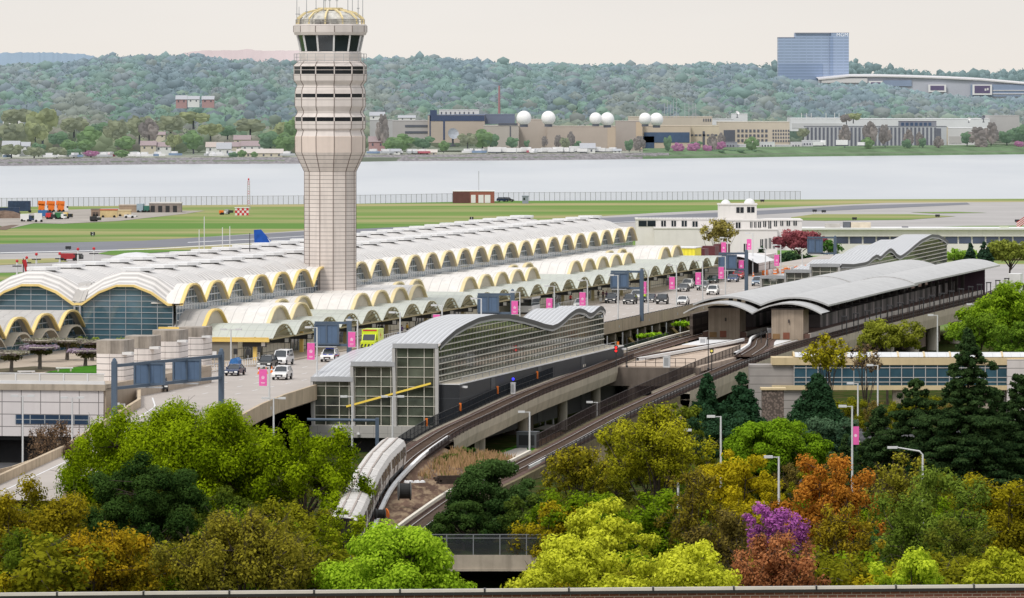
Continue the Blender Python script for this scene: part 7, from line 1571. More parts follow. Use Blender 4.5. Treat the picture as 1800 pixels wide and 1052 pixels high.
BOATM = [mat('boat_white', (.74, .74, .76), .5, .05, .5), mat('boat_blue', (.20, .28, .42), .5, .05, .5), mat('boat_grey', (.45, .47, .5), .5, .05, .5), mat('boat_red', (.42, .12, .16), .5, .05, .5)]
protos = []
for k in range(4):
    t = thing('stored_boat', 'x', 'boat', (0, -50 - k * 20, -60), 0, 'boats stored along the far shore'); mb = MB(); mb.prism([(-4.5, -.9), (-4.2, -1.3), (2, -1.3), (4.8, 0), (2, 1.3), (-4.2, 1.3), (-4.5, .9)], .7, 2.0); mb.build('hull', BOATM[k], t); mb = MB(); mb.prism([(-2.5, -1), (1.2, -.9), (1.8, 0), (1.2, .9), (-2.5, 1)], 2.0, 3.2); mb.build('cabin', BOATM[0], t); protos.append(t)
used = [False] * 4
bl_ = {0: 'white boat laid up on the stony far shore', 1: 'blue hulled boat laid up on the stony far shore', 2: 'grey boat laid up on the stony far shore', 3: 'red hulled boat laid up on the stony far shore'}
for k in range(70):
    px = R.choice([R.uniform(0, 520), R.uniform(120, 420), R.uniform(650, 770)]) if k < 56 else R.uniform(770, 960); i = R.choice([0, 0, 0, 0, 1, 2, 2, 3]); Y = fshore(px) + R.uniform(14, 60); loc = Vector(((px - 900) * Y / FOC, Y, 2.9)); rz = R.uniform(-.6, .6) + R.choice([0, 1.5])
    if not used[i]: protos[i].location = loc; protos[i].rotation_euler = (0, 0, rz); protos[i]['label'] = bl_[i]; used[i] = True
    else: dup(protos[i], loc, rz, bl_[i])
tr0 = None
for k in range(24):
    px = 870 + k * 11 + R.uniform(-3, 3) if k < 20 else R.uniform(1430, 1540); Y = fshore(px) + R.uniform(18, 34); z_ = 3.2 if k < 20 else 5.2; loc = Vector(((px - 900) * Y / FOC, Y, z_)); lab = 'white trailer parked on the campus shore'
    if tr0 is None:
        tr0 = thing('box_trailer', lab, 'trailer', loc, .05, 'trailers on the campus shore'); mb = MB(); mb.box(-4.2, 4.2, -1.2, 1.2, .9, 3.9); mb.build('box', BOATM[0], tr0); mb = MB(); mb.box(-3.8, 3.8, -1, 1, .2, .9); mb.build('chassis', WINF, tr0)
    else: dup(tr0, loc, R.uniform(-.4, .4), None, None, (R.uniform(.4, 1), 1, R.uniform(.6, 1.1)))
# ================================================================= hotel tower on the ridge
Yh = 7600.0; h_ = lambda px, py: WY(px, py, Yh); sH = FOC / Yh
t = thing('hotel_tower', 'tall pale blue glass hotel slab on the wooded ridge', 'hotel', (h_(1430, 0).x, Yh, 0)); X = lambda px: (px - 1430) / sH; Z = lambda py: HC - (py - YH) / sH
HGL = mat('hotel_glass', (.27, .34, .47), .4, .10, .02, seams=[('Z', 3.6, .9, 1.35), ('X', 9.0, .8, 1.15)])
HG2 = mat('hotel_glass_dark', (.22, .29, .43), .4, .10, .02, seams=[('Z', 3.6, .9, 1.3)])
for nm, x0, x1, y0, m_ in (('left_wing', 1368, 1397.5, 66.5, HGL), ('main_slab', 1397.5, 1461, 59, HGL), ('right_slab', 1461.01, 1492, 58.5, HGL)):
    mb = MB(); mb.box(X(x0), X(x1), 0 if nm != 'right_slab' else -2, 30, 0, Z(y0)); mb.build(nm, m_, t)
mb = MB(); mb.box(X(1459), X(1464), -2.3, -1.9, 0, Z(64)); mb.box(X(1368), X(1446), -.6, -.3, 0, Z(113)); mb.build('dark_strip', HG2, t)
mb = MB(); mb.box(X(1368) - .3, X(1397.5), -.4, 30, Z(66.5), Z(65.8)); mb.box(X(1397.5), X(1492) + .3, -2.4, 30, Z(58.5), Z(57.8)); mb.build('parapet', mat('hotel_parapet', (.22, .24, .34), .5, .1, .02), t)
text_mesh('lettering', 'MGM', 6.0, mat('hotel_letter', (.75, .78, .82), .5, .02, 1, emit=.25), t, (X(1480.5), -2.4, Z(66.2)), .1, 1.1, 'BOTTOM')
t = thing('hotel_podium', 'long curved white podium with framed screens beside the hotel slab', 'building', (h_(1620, 0).x, Yh - 60, 0)); X = lambda px: (px - 1620) / sH
rf = [(1434, 139), (1460, 136.5), (1490, 133.5), (1540, 133.5), (1600, 135), (1660, 137), (1720, 140), (1800, 147), (1900, 156)]
PW = mat('podium_white', (.62, .61, .63), .5, .05, .02); PG = mat('podium_glass', (.24, .30, .42), .4, .15, .02)
mb = MB(); mb.grid([[(X(a), 0, Z(b + 2.2)), (X(a), 0, Z(b)), (X(a), 60, Z(b) + 2)] for a, b in rf]); mb.build('roof', PW, t)
mb = MB(); mb.grid([[(X(a), 3, Z(178)), (X(a), 3, Z(b + 2.2))] for a, b in rf]); mb.build('wall', mat('podium_wall', (.44, .46, .53), .6, .15, .01), t)
for x0, x1, y0, y1, m_ in [(1440, 1520, 138, 146, PW), (1548, 1597, 141.5, 152, PG), (1700, 1810, 149, 170, PG)]: mb = MB(); mb.box(X(x0), X(x1), 1.2, 2.9, Z(y1), Z(y0)); mb.build('facade_panel', m_, t)
for y0 in (158.5, 164.5): mb = MB(); mb.box(X(1738), X(1830), .4, 1.1, Z(y0 + 1.4), Z(y0)); mb.build('balcony_band', PW, t)
SCR = mat('screen_dark', (.13, .11, .20), .3, .2, .03)
for x0, x1, y0, y1 in [(1626, 1657, 149, 162), (1703, 1737, 149, 167), (1522, 1546, 143, 151)]:
    mb = MB(); mb.box(X(x0), X(x1), -1.5, .9, Z(y1), Z(y0)); f = mb.build('screen_frame', mat('screen_frame_white', (.72, .72, .74), .5, .04, .05), t); mb = MB(); mb.box(X(x0 + 3.5), X(x1 - 3.5), -1.8, -1.52, Z(y1 - 3), Z(y0 + 2)); mb.build('screen', SCR, f)
    if x0 == 1703:
        mb = MB(); mb.box(X(1724), X(1727), -1.9, -1.82, Z(160), Z(156)); mb.box(X(1728), X(1731), -1.9, -1.82, Z(159), Z(155)); mb.build('screen_mark', PW, f)
# ================================================================= roof parapet in front of the camera
t = thing('roof_parapet', 'grey metal coping with painted shadow edge on a red brick parapet along the bottom', 'parapet', (0, 0, 0))
Yn = 216.0; sN = FOC / Yn
def cpt(px): y = Yn * (1 + .017 * px / 1800); return (px - 900) * y / FOC, y
zc = HC - (1043 - YH) / sN
COP = mat('coping_metal', (.50, .46, .41), .4, .1, .8, spec=.5, stain=.1); COPD = mat('coping_shadow_joint', (.035, .034, .037), .5, .1, 1)
m, nt, N, LK = newmat('brick_wall'); out = N.new('ShaderNodeOutputMaterial'); P_ = N.new('ShaderNodeBsdfPrincipled'); LK.new(P_.outputs[0], out.inputs[0]); br = N.new('ShaderNodeTexBrick'); tc = N.new('ShaderNodeTexCoord'); mp = N.new('ShaderNodeMapping'); mp.inputs['Rotation'].default_value = (math.pi / 2, 0, 0); LK.new(tc.outputs['Object'], mp.inputs[0]); LK.new(mp.outputs[0], br.inputs['Vector'])
br.inputs['Scale'].default_value = 1.0; br.inputs['Brick Width'].default_value = .34; br.inputs['Row Height'].default_value = .11; br.inputs['Mortar Size'].default_value = .012; br.inputs['Color1'].default_value = (.22, .075, .045, 1); br.inputs['Color2'].default_value = (.16, .055, .038, 1); br.inputs['Mortar'].default_value = (.36, .30, .26, 1); LK.new(br.outputs['Color'], P_.inputs['Base Color']); P_.inputs['Roughness'].default_value = .9
mb = MB(); rows = []
for px in range(-200, 2001, 100):
    x, y = cpt(px); rows.append([(x, y + .5, zc - .02), (x, y, zc), (x, y - .02, zc - .10)])
mb.grid(rows); mb.build('coping', COP, t)
mb = MB(); mb.grid([[(r[2][0], r[2][1] + .004, zc - .10), (r[2][0], r[2][1] + .02, zc - .21)] for r in rows]); mb.build('shadow_edge', COPD, t)  # dark strip with the shadow under the coping painted in
mb = MB(); mb.grid([[(r[2][0], r[2][1] + .12, zc - .205), (r[2][0], r[2][1] + .12, zc - 3)] for r in rows]); mb.build('brick_face', m, t)
for px in (-50, 100, 252, 403, 552, 703, 852, 1000, 1148, 1290, 1435, 1575, 1712, 1850):
    x, y = cpt(px); mb = MB(); mb.box(x - .03, x + .03, y - .035, y + .4, zc - .11, zc + .015); mb.build('coping_joint', COPD, t)
# ================================================================= vegetation
import bmesh
def np_mesh(name, V, F, cols, m, parent=None):
    me = bpy.data.meshes.new(name); me.from_pydata(V, [], F); me.materials.append(m)
    ca_ = me.color_attributes.new('tint', 'FLOAT_COLOR', 'POINT')
    ca_.data.foreach_set('color', np.concatenate([cols, np.ones((len(cols), 1))], 1).astype(np.float32).ravel())
    me.update(); o = bpy.data.objects.new(name, me); COL.objects.link(o)
    if parent: o.parent = parent
    return o
def leaf_quads(cent, size, nrm=None, elong=1.5):
    n = len(cent)
    a = NR.normal(size=(n, 3))
    if nrm is None: nn = NR.normal(size=(n, 3))
    else: nn = nrm + np.array([0, 0, .35]) + NR.normal(size=(n, 3)) * .42
    nn /= np.linalg.norm(nn, axis=1)[:, None]; a -= nn * (a * nn).sum(1)[:, None]; a /= np.linalg.norm(a, axis=1)[:, None]
    b = np.cross(nn, a)
    s = (size * NR.uniform(.6, 1.35, n))[:, None]
    a = a * s * elong * .5; b = b * s * .5
    return np.stack([cent - a, cent + b * .9, cent + a, cent - b * .9], 1).reshape(-1, 3)
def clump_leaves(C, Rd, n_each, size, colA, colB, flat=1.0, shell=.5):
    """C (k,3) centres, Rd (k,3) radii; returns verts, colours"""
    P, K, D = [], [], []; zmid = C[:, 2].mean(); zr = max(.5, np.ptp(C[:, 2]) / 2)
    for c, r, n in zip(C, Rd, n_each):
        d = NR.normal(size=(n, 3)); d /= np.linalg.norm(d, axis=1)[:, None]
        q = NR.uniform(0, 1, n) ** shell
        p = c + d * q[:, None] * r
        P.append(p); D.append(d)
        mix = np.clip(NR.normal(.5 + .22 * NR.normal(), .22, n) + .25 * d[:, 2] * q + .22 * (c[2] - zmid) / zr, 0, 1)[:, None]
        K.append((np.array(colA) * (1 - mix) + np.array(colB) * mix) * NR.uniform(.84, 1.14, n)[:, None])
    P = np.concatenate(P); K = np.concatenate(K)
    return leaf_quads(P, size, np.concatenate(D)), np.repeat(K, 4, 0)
def limb(mb, p, q, r0, r1, bend=.12, n=4, sides=5):
    p, q = Vector(p), Vector(q); d = q - p; L_ = d.length
    o = Vector((R.uniform(-1, 1), R.uniform(-1, 1), R.uniform(-.2, 1))) * L_ * bend
    pts = [p + d * t + o * (4 * t * (1 - t)) * .5 for t in [i / n for i in range(n + 1)]]
    mb.tube(pts, [r0 + (r1 - r0) * i / n for i in range(n + 1)], sides, cap=False); return pts
GREY_BARK = mat('grey_bark', (.13, .115, .10), .9, .25, 2.0)
def tree(label, px, yt, yb, pw, Y, kind, ca_, cb_, dens=1.0, size=None, name='tree', cat='tree', group=None, depth=.9, bark=None, zg=None):
    s = FOC / Y; base = WY(px, 0, Y); zgnd = gz(base.x, Y) if zg is None else zg; base.z = zgnd
    t = thing(name, label, cat, base, 0, group); top = HC - (yt - YH) / s - zgnd; bot = max(.6, HC - (yb - YH) / s - zgnd); w = pw / s; rx = w / 2; rz = (top - bot) / 2; cz = (top + bot) / 2
    mb = MB(); C, Rd = [], []
    size = size or (.20 if Y < 700 else .28 if Y < 950 else .42)
    if kind in ('round', 'dome', 'pine', 'feather'):
        rx *= 1.12; n = int({'round': 66, 'dome': 130, 'pine': 66, 'feather': 70}[kind] * max(.5, min(1.6, w / 11)))
        i = 0
        while len(C) < n and i < n * 30:
            i += 1
            d = NR.normal(size=3); d /= np.linalg.norm(d)
            if d[2] < (-.55 if kind != 'dome' else -.35): continue
            q = NR.uniform(.45 if kind != 'dome' else .7, .92) if NR.random() < .85 else NR.uniform(.1, .5)
            wob = 1 + .16 * math.sin(3 * math.atan2(d[1], d[0]) + px) + .1 * math.sin(5 * d[2] + px * .3)
            c = np.array([d[0] * rx * q * wob, d[1] * rx * depth * q * wob, cz + d[2] * rz * q * (wob if d[2] < .7 else 1)])
            if kind == 'dome': c[2] = bot + (top - bot) * (.15 + .85 * max(0, d[2])) * (.55 + .45 * q)
            r = rx * NR.uniform(.13, .24) if kind != 'pine' else rx * NR.uniform(.14, .2)
            C.append(c); Rd.append([r, r, r * (.75 if kind != 'feather' else 1.0)])
    elif kind == 'twig':
        rx *= 1.1; n = int(95 * max(.6, min(1.5, w / 11)))
        for i in range(n):
            an = NR.uniform(0, 6.283); el = NR.uniform(.0, 1.0) ** .8; q = NR.uniform(.45, 1.0)
            c = np.array([math.cos(an) * rx * el * q * .98, math.sin(an) * rx * el * q * depth, bot + (top - bot) * (.25 + .75 * q * math.sqrt(max(.05, 1 - .75 * el * el)))])
            C.append(c); r = rx * NR.uniform(.10, .19); Rd.append([r, r, r * 1.1])
    elif kind == 'cone':
        n = int(120 * max(.6, min(1.4, w / 7)))
        for i in range(n):
            f = NR.uniform(0, 1) ** 1.3; an = NR.uniform(0, 6.283); rr_ = rx * (1 - f) * NR.uniform(.45, .95) + .15
            C.append(np.array([math.cos(an) * rr_, math.sin(an) * rr_, bot + (top - bot) * (.04 + .93 * f)])); r = rx * (.30 * (1 - f) + .10); Rd.append([r, r, r * .8])
    elif kind == 'cedar':
        nt_ = max(7, int((top - bot) / .95))
        for j in range(nt_):
            f = j / (nt_ - 1); z0 = bot + (top - bot) * (f * .97); Lb = rx * (1 - f) ** .7 * NR.uniform(.72, 1.22) + .45; nb = max(4, int(10 * (1 - f) + 4))
            for k in range(nb):
                an = 6.283 * (k + NR.uniform(-.3, .3)) / nb + j; l = Lb * NR.uniform(.6, 1.08)
                limb(mb, (0, 0, z0), (math.cos(an) * l, math.sin(an) * l * depth, z0 - l * .02), .07, .025, .05, 3, 4)
                for q in (.35, .6, .82, 1.0):
                    c = np.array([math.cos(an) * l * q + NR.normal() * .2, math.sin(an) * l * q * depth + NR.normal() * .2, z0 + .25 - (q ** 3) * .5]); wd = max(.28, l * .21 * (1.25 - .55 * q))
                    c[2] += NR.normal() * .18; C.append(c); Rd.append([wd * 1.35, wd * 1.35, .34])
    C = np.array(C); Rd = np.array(Rd)
    area = (Rd[:, 0] * Rd[:, 2] * 4 * 3.1)
    k_ = {'round': 1.0, 'dome': 1.15, 'pine': 1.6, 'feather': .75, 'twig': .52, 'cone': 1.5, 'cedar': 1.9}[kind] * dens
    n_each = np.maximum(6, (k_ * area / (size * size * .75) * .9)).astype(int)
    # limbs
    r0 = max(.12, min(.5, w * .022)) * (1 if kind != 'twig' else .8); bk = bark or BARK
    if kind in ('round', 'dome', 'pine', 'feather', 'twig'):
        fork = max(.8, bot * .7 + .12 * (top - bot)) if kind != 'twig' else max(.6, bot * .5)
        trunk_top = Vector((R.uniform(-.3, .3), R.uniform(-.3, .3), fork + (top - fork) * .45))
        limb(mb, (0, 0, -.5), (0, 0, fork), r0, r0 * .8, .02); limb(mb, (0, 0, fork), trunk_top, r0 * .75, r0 * .35, .08)
        idx = list(range(len(C))); R.shuffle(idx); nm = 9 if kind != 'twig' else 16; mains = []
        for i in idx[:nm]:
            e = Vector(C[i]); st = Vector((0, 0, fork + R.uniform(0, .3) * (cz - fork if cz > fork else .5))); m_ = limb(mb, st, e, r0 * .5, r0 * .14, .18, 5); mains.append(m_)
        for i in idx[nm:]:
            e = Vector(C[i]); best = min((p for m_ in mains for p in m_[1:]), key=lambda p: (p - e).length + max(0, p.z - e.z)); limb(mb, best, e, r0 * .16, r0 * .05, .15, 3, 4)
        if kind in ('twig', 'feather') or dens < .8:
            for i in range(len(C)):
                for _ in range(5 if kind == 'twig' else 2):
                    e = Vector(C[i]); dv = Vector((R.gauss(0, .5) + e.x / max(rx, 1) * .8, R.gauss(0, .5), R.uniform(.4, 1.3) if kind == 'twig' else R.uniform(-.3, .9))).normalized() * Rd[i][0] * R.uniform(.9, 1.7)
                    mb.tube([tuple(e - dv * .3), tuple(e + dv * .4), tuple(e + dv)], [.035, .025, .012], 3, cap=False)
    else: mb.tube([(0, 0, -.5), (0, 0, top * .5), (0, 0, top * .97)], [r0 * 1.2, r0 * .7, .05], 7)
    mb.build('trunk', bk, t)
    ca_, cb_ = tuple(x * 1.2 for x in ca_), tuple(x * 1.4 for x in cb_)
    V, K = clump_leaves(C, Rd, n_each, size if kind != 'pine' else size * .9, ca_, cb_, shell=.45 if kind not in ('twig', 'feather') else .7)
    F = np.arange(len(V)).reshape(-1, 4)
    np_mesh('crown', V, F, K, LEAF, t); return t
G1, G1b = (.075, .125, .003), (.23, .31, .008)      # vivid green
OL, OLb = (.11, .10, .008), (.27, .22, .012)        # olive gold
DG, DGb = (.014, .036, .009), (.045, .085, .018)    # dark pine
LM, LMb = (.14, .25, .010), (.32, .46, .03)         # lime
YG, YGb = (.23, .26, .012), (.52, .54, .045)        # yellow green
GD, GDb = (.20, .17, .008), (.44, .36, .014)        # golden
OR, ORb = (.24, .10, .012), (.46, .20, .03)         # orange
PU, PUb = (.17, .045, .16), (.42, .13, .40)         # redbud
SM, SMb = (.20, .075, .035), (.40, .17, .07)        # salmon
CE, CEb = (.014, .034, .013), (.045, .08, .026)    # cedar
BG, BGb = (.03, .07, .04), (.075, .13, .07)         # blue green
TREES = [
 ('large vivid green tree at lower left, its middle crown under the sign gantry', 325, 698, 945, 330, 640, 'feather', G1, G1b, 1.35),
 ('right crown of the vivid green trees, half hiding the train', 535, 720, 985, 205, 632, 'feather', G1, G1b, 1.2),
 ('left crown of the vivid green trees beside the bare tree', 178, 735, 925, 140, 655, 'feather', G1, G1b, 1.15),
 ('vivid green underbrush leaning over the train', 596, 822, 1030, 112, 600, 'feather', G1, G1b, .8),
 ('dim olive tree between the train and the lime tree', 592, 872, 1100, 120, 545, 'feather', (.08, .11, .005), (.22, .27, .01), .9),
 ('dark green clumpy pine in front of the vivid green trees', 264, 793, 965, 235, 590, 'pine', DG, DGb, 1.2),
 ('olive green tree at the left edge below the ramp', 45, 838, 1075, 250, 560, 'feather', OL, OLb, 1.0),
 ('dark mossy green tree in the bottom left corner', 70, 905, 1100, 210, 520, 'feather', (.05, .085, .008), (.11, .15, .012), 1.1),
 ('orange olive tree left of the bare twiggy bush', 195, 900, 1090, 210, 505, 'feather', OL, (.36, .24, .012), 1.1),
 ('brownish twiggy bush with gold tips along the bottom', 425, 912, 1090, 315, 500, 'twig', (.11, .105, .015), (.27, .24, .025), .8),
 ('olive tree filling the gap behind the brownish bush', 460, 900, 1060, 220, 545, 'feather', (.08, .085, .008), (.18, .17, .015), .8),
 ('bright lime green round tree in front of the tracks', 697, 922, 1110, 282, 500, 'dome', LM, LMb, 1.1),
 ('dark evergreen shrub tree beside the curving outer track', 868, 810, 1010, 172, 640, 'dome', DG, (.06, .11, .03), 1.4),
 ('low dark shrub at the left foot of the evergreen shrub', 815, 880, 1010, 110, 632, 'dome', DG, (.05, .09, .02), 1.3),
 ('smaller dark shrub at the right foot of the evergreen shrub', 925, 862, 1000, 120, 632, 'round', (.03, .06, .012), (.09, .13, .02), 1.0),
 ('large olive yellow tree with fine upright twigs in the middle right', 1150, 722, 985, 215, 640, 'twig', (.14, .15, .008), (.37, .36, .02), 1.05),
 ('olive twiggy tree left of the large olive yellow tree', 1015, 790, 985, 150, 648, 'twig', (.13, .13, .01), (.32, .28, .02), .85),
 ('yellow lime tree in front of the large olive tree', 1065, 866, 1040, 175, 545, 'dome', YG, YGb, .9),
 ('wide yellow lime tree along the bottom, left half', 1000, 938, 1110, 230, 490, 'dome', YG, YGb, .85),
 ('wide yellow lime tree along the bottom, right half', 1200, 945, 1110, 250, 488, 'dome', YG, YGb, .85),
 ('dull olive twiggy tree behind the yellow lime trees', 1215, 830, 1010, 150, 590, 'twig', (.10, .085, .01), (.22, .18, .02), .8),
 ('golden yellow tree left of the orange tree', 1300, 770, 960, 165, 625, 'round', GD, GDb, .85),
 ('orange brown tree above the purple blossom', 1452, 782, 975, 180, 592, 'feather', OR, ORb, 1.15),
 ('purple flowering redbud tree', 1364, 852, 990, 130, 540, 'feather', PU, PUb, 1.0),
 ('dull gold twiggy tree below the orange tree', 1475, 890, 1060, 160, 540, 'twig', (.17, .13, .01), (.34, .26, .02), .95),
 ('salmon coloured bush along the bottom', 1365, 950, 1090, 215, 495, 'twig', SM, SMb, 1.2),
 ('feathery grey green tree around the curved arm lamp', 1630, 815, 1035, 205, 560, 'feather', (.06, .10, .012), (.16, .22, .03), .85),
 ('olive twiggy tree behind the curved arm lamp', 1580, 800, 960, 150, 600, 'twig', (.14, .14, .015), (.30, .28, .03), .8),
 ('lime bush at bottom right below the feathery tree', 1595, 966, 1090, 190, 490, 'dome', LM, (.42, .50, .035), .9),
 ('yellow green bush in the bottom right corner', 1750, 960, 1090, 170, 488, 'dome', (.15, .19, .01), (.36, .38, .025), .9),
 ('gold olive tree at the right edge', 1775, 790, 1020, 190, 575, 'feather', OL, (.30, .26, .012), 1.1),
 ('dark layered cedar with a tall leader in front of the footbridge', 1702, 582, 885, 215, 660, 'cedar', CE, CEb, 1.0),
 ('broad dark layered cedar left of the tall one', 1610, 668, 885, 200, 665, 'cedar', CE, CEb, 1.0),
 ('low dark cedar between the banner lamp and the broad cedar', 1545, 720, 885, 130, 668, 'cedar', CE, CEb, 1.0),
 ('dark cedar filling the gap right of the tall one', 1755, 690, 890, 130, 672, 'cedar', CE, CEb, 1.0),
 ('dark layered cedar cut by the right edge', 1795, 660, 880, 150, 668, 'cedar', CE, CEb, 1.0),
 ('dark spiky conifer left of a pair in front of the outer viaduct', 1243, 652, 770, 85, 745, 'cone', CE, (.03, .075, .035), 1.0),
 ('dark spiky conifer right of a pair in front of the outer viaduct', 1303, 652, 775, 95, 750, 'cone', CE, (.03, .075, .035), 1.0),
 ('dark dense shrub below the conifer pair', 1275, 715, 830, 130, 690, 'round', DG, (.035, .08, .04), 1.3),
 ('dark broad conifer under the footbridge', 1437, 655, 790, 140, 735, 'cone', CE, (.03, .07, .032), 1.1),
 ('bright green flat domed tree left of the banner lamp', 1358, 738, 830, 170, 680, 'dome', (.07, .14, .008), (.17, .28, .014), 1.3),
 ('blue green tree behind the bright green dome', 1445, 730, 830, 130, 700, 'round', BG, BGb, 1.3),
 ('yellow green tree in front of the left end of the footbridge', 1457, 592, 690, 105, 815, 'twig', (.17, .16, .01), (.38, .34, .02), 1.0),
 ('reddish nearly bare tree beside the footbridge', 1522, 606, 690, 75, 820, 'twig', (.13, .09, .05), (.24, .17, .09), .35),
 ('olive tree in front of the station viaduct', 1560, 556, 640, 110, 900, 'round', (.12, .14, .015), (.25, .27, .035), .95),
 ('bright green tree at the right below the far tracks', 1765, 490, 640, 165, 900, 'round', (.09, .17, .01), (.22, .33, .02), 1.1),
 ('darker green tree behind the lamp at the right edge', 1722, 545, 640, 110, 880, 'round', (.06, .13, .012), (.14, .22, .02), 1.0),
 ('green tree filling the right edge above the footbridge', 1800, 560, 660, 110, 870, 'round', (.05, .11, .012), (.12, .2, .02), 1.1),
 ('bare grey twiggy tree beside the lower ramp', 105, 745, 880, 150, 690, 'twig', (.12, .08, .05), (.20, .13, .08), .3),
 ('olive hedge tree behind the yellow lime trees, by the fill bank', 1110, 745, 850, 150, 725, 'twig', (.12, .13, .01), (.27, .27, .02), .9),
 ('mossy tree behind the conifer pair, by the outer track', 1200, 700, 800, 110, 730, 'round', (.07, .10, .01), (.16, .19, .02), 1.0),
 ('dark green understorey tree below the orange tree', 1530, 905, 1010, 90, 590, 'round', (.02, .06, .015), (.06, .13, .03), 1.1),
 ('dim olive understorey tree at the bottom right', 1690, 890, 1060, 150, 545, 'feather', (.06, .08, .01), (.14, .16, .02), 1.0),
 ('dim brown twiggy understorey below the purple tree', 1280, 905, 1040, 170, 560, 'twig', (.09, .075, .02), (.18, .14, .03), .75),
 ('dark understorey tree behind the pine at left', 395, 850, 1000, 150, 610, 'round', (.03, .055, .008), (.08, .11, .012), 1.0),
 ('mossy understorey tree at the left behind the dark pine', 130, 850, 1000, 150, 600, 'feather', (.07, .08, .008), (.15, .16, .012), 1.0),
]
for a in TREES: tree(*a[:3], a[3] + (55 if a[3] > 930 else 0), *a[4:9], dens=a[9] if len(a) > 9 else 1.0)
# filler trees of the near wood: a few kinds, each copied
KINDS = [('small olive tree in the undergrowth of the near wood', 'feather', (.07, .08, .006), (.20, .20, .012)), ('small golden tree in the undergrowth of the near wood', 'feather', (.13, .11, .006), (.34, .28, .012)), ('small fresh green tree in the undergrowth of the near wood', 'feather', (.05, .10, .004), (.16, .24, .01)), ('small brown twiggy bush in the undergrowth of the near wood', 'twig', (.10, .08, .02), (.22, .17, .04)), ('small dark conifer behind the layered cedars', 'cone', CE, CEb)]
FK = {}
def filler(k, px, yt, Y):
    s = FOC / Y; x = (px - 900) / s; g_z = gz(x, Y); h = max(5.5, HC - (yt - YH) / s - g_z); yt = YH + (HC - h - g_z) * s
    sc_ = h / 9.5
    if k not in FK: FK[k] = tree(KINDS[k][0], px, YH + (HC - 9.5 - g_z) * s, YH + (HC - .7 - g_z) * s, 9.5 * s * (.85 if k < 4 else .6), Y, *KINDS[k][1:], dens=1.0, group='undergrowth trees of the near wood'); FK[k].scale = (sc_, sc_, sc_)
    else: dup(FK[k], (x, Y, g_z), R.uniform(0, 6.28), None, None, (sc_ * R.uniform(.9, 1.3), sc_ * R.uniform(.9, 1.3), sc_))
for px in range(985, 1815, 30):
    filler(R.choice([0, 0, 1, 2, 2]), px + R.uniform(-12, 12), R.uniform(955, 1010), R.uniform(505, 535)); (not 1280 < px < 1420) and filler(R.choice([0, 2, 2, 2, 1]), px + R.uniform(-12, 12), R.uniform(850, 905), R.uniform(610, 632))
    if px > 990: filler(R.choice([0, 0, 2, 3]), px + R.uniform(-12, 12), R.uniform(812, 865), R.uniform(655, 695))
for px in range(0, 560, 36): filler(R.choice([0, 0, 1, 2]), px + R.uniform(-14, 14), R.uniform(945, 1000), R.uniform(495, 530)); (not 130 < px < 420) and filler(R.choice([0, 0, 2]), px + R.uniform(-14, 14), R.uniform(875, 935), R.uniform(575, 605))
for px in range(1480, 1815, 75): filler(4, px + R.uniform(-9, 9), R.uniform(715, 775), R.uniform(672, 695))
for px in (1470, 1505, 1540, 1580, 1625, 1660): filler(R.choice([0, 3, 0]), px, R.uniform(695, 720), R.uniform(775, 820))
for px in (1180, 1225, 1345, 1395, 1490): filler(R.choice([0, 2]), px, R.uniform(745, 790), R.uniform(700, 725))
# far side of the road: trees near the old terminal
for a in [('yellow green shrub tree in front of the old white terminal', 1262, 386, 452, 70, 1400, 'twig', (.20, .17, .05), (.36, .32, .09), 1.0),
          ('crimson flowering tree in front of the old white terminal', 1404, 404, 446, 92, 1480, 'round', (.17, .045, .06), (.31, .10, .11), 1.1),
          ('dark conifer left of the crimson tree', 1338, 434, 470, 40, 1440, 'cone', CE, (.04, .08, .04), 1.0), ('dark green shrub under the crimson tree', 1392, 444, 476, 70, 1430, 'round', (.015, .04, .02), (.05, .09, .04), 1.1),
          ('green shrub right of the crimson tree', 1452, 420, 455, 46, 1460, 'round', (.03, .09, .02), (.07, .16, .03), 1.0),
          ('bright green shrub beside the second pavilion', 1685, 435, 466, 60, 1330, 'round', (.10, .20, .02), (.24, .38, .05), 1.0), ('dark conifer beside the second pavilion', 1706, 428, 462, 22, 1325, 'cone', CE, (.04, .08, .05), 1.1), ('dark conifer right of the bright shrub', 1730, 425, 460, 30, 1340, 'cone', CE, (.04, .08, .05), 1.1), ('olive hedge at the right edge beyond the station', 1775, 424, 465, 95, 1345, 'round', (.10, .13, .02), (.24, .27, .05), 1.0),
          ('bright green shrub under the elevated road, left', 1148, 588, 606, 52, 1000, 'round', (.13, .26, .01), (.30, .48, .03), 1.1), ('bright green shrub under the elevated road, middle', 1202, 566, 590, 40, 1045, 'round', (.13, .26, .01), (.30, .48, .03), 1.1), ('bright green shrub under the elevated road, right', 1230, 562, 580, 24, 1065, 'round', (.13, .26, .01), (.30, .48, .03), 1.1),
          ('small dark green bush on the dry grass', 817, 790, 832, 40, 745, 'round', (.03, .07, .015), (.08, .14, .03), 1.2), ('small mossy bush beside the timber stack', 790, 815, 850, 24, 738, 'cone', (.07, .10, .02), (.14, .18, .04), 1.1), ('thin green sapling left of the timber stack', 778, 830, 850, 12, 734, 'cone', (.05, .09, .02), (.12, .16, .04), 1.1)]:
    tree(*a[:9], dens=a[9], size=.34 if a[5] < 1300 else .45, name='shrub' if 'shrub' in a[0] or 'bush' in a[0] else 'tree', cat='shrub' if 'shrub' in a[0] or 'bush' in a[0] else 'tree', zg={'u': 0}.get('x', 1.8 if a[5] < 800 else (5.2 if 'under the elevated' in a[0] else 0)))
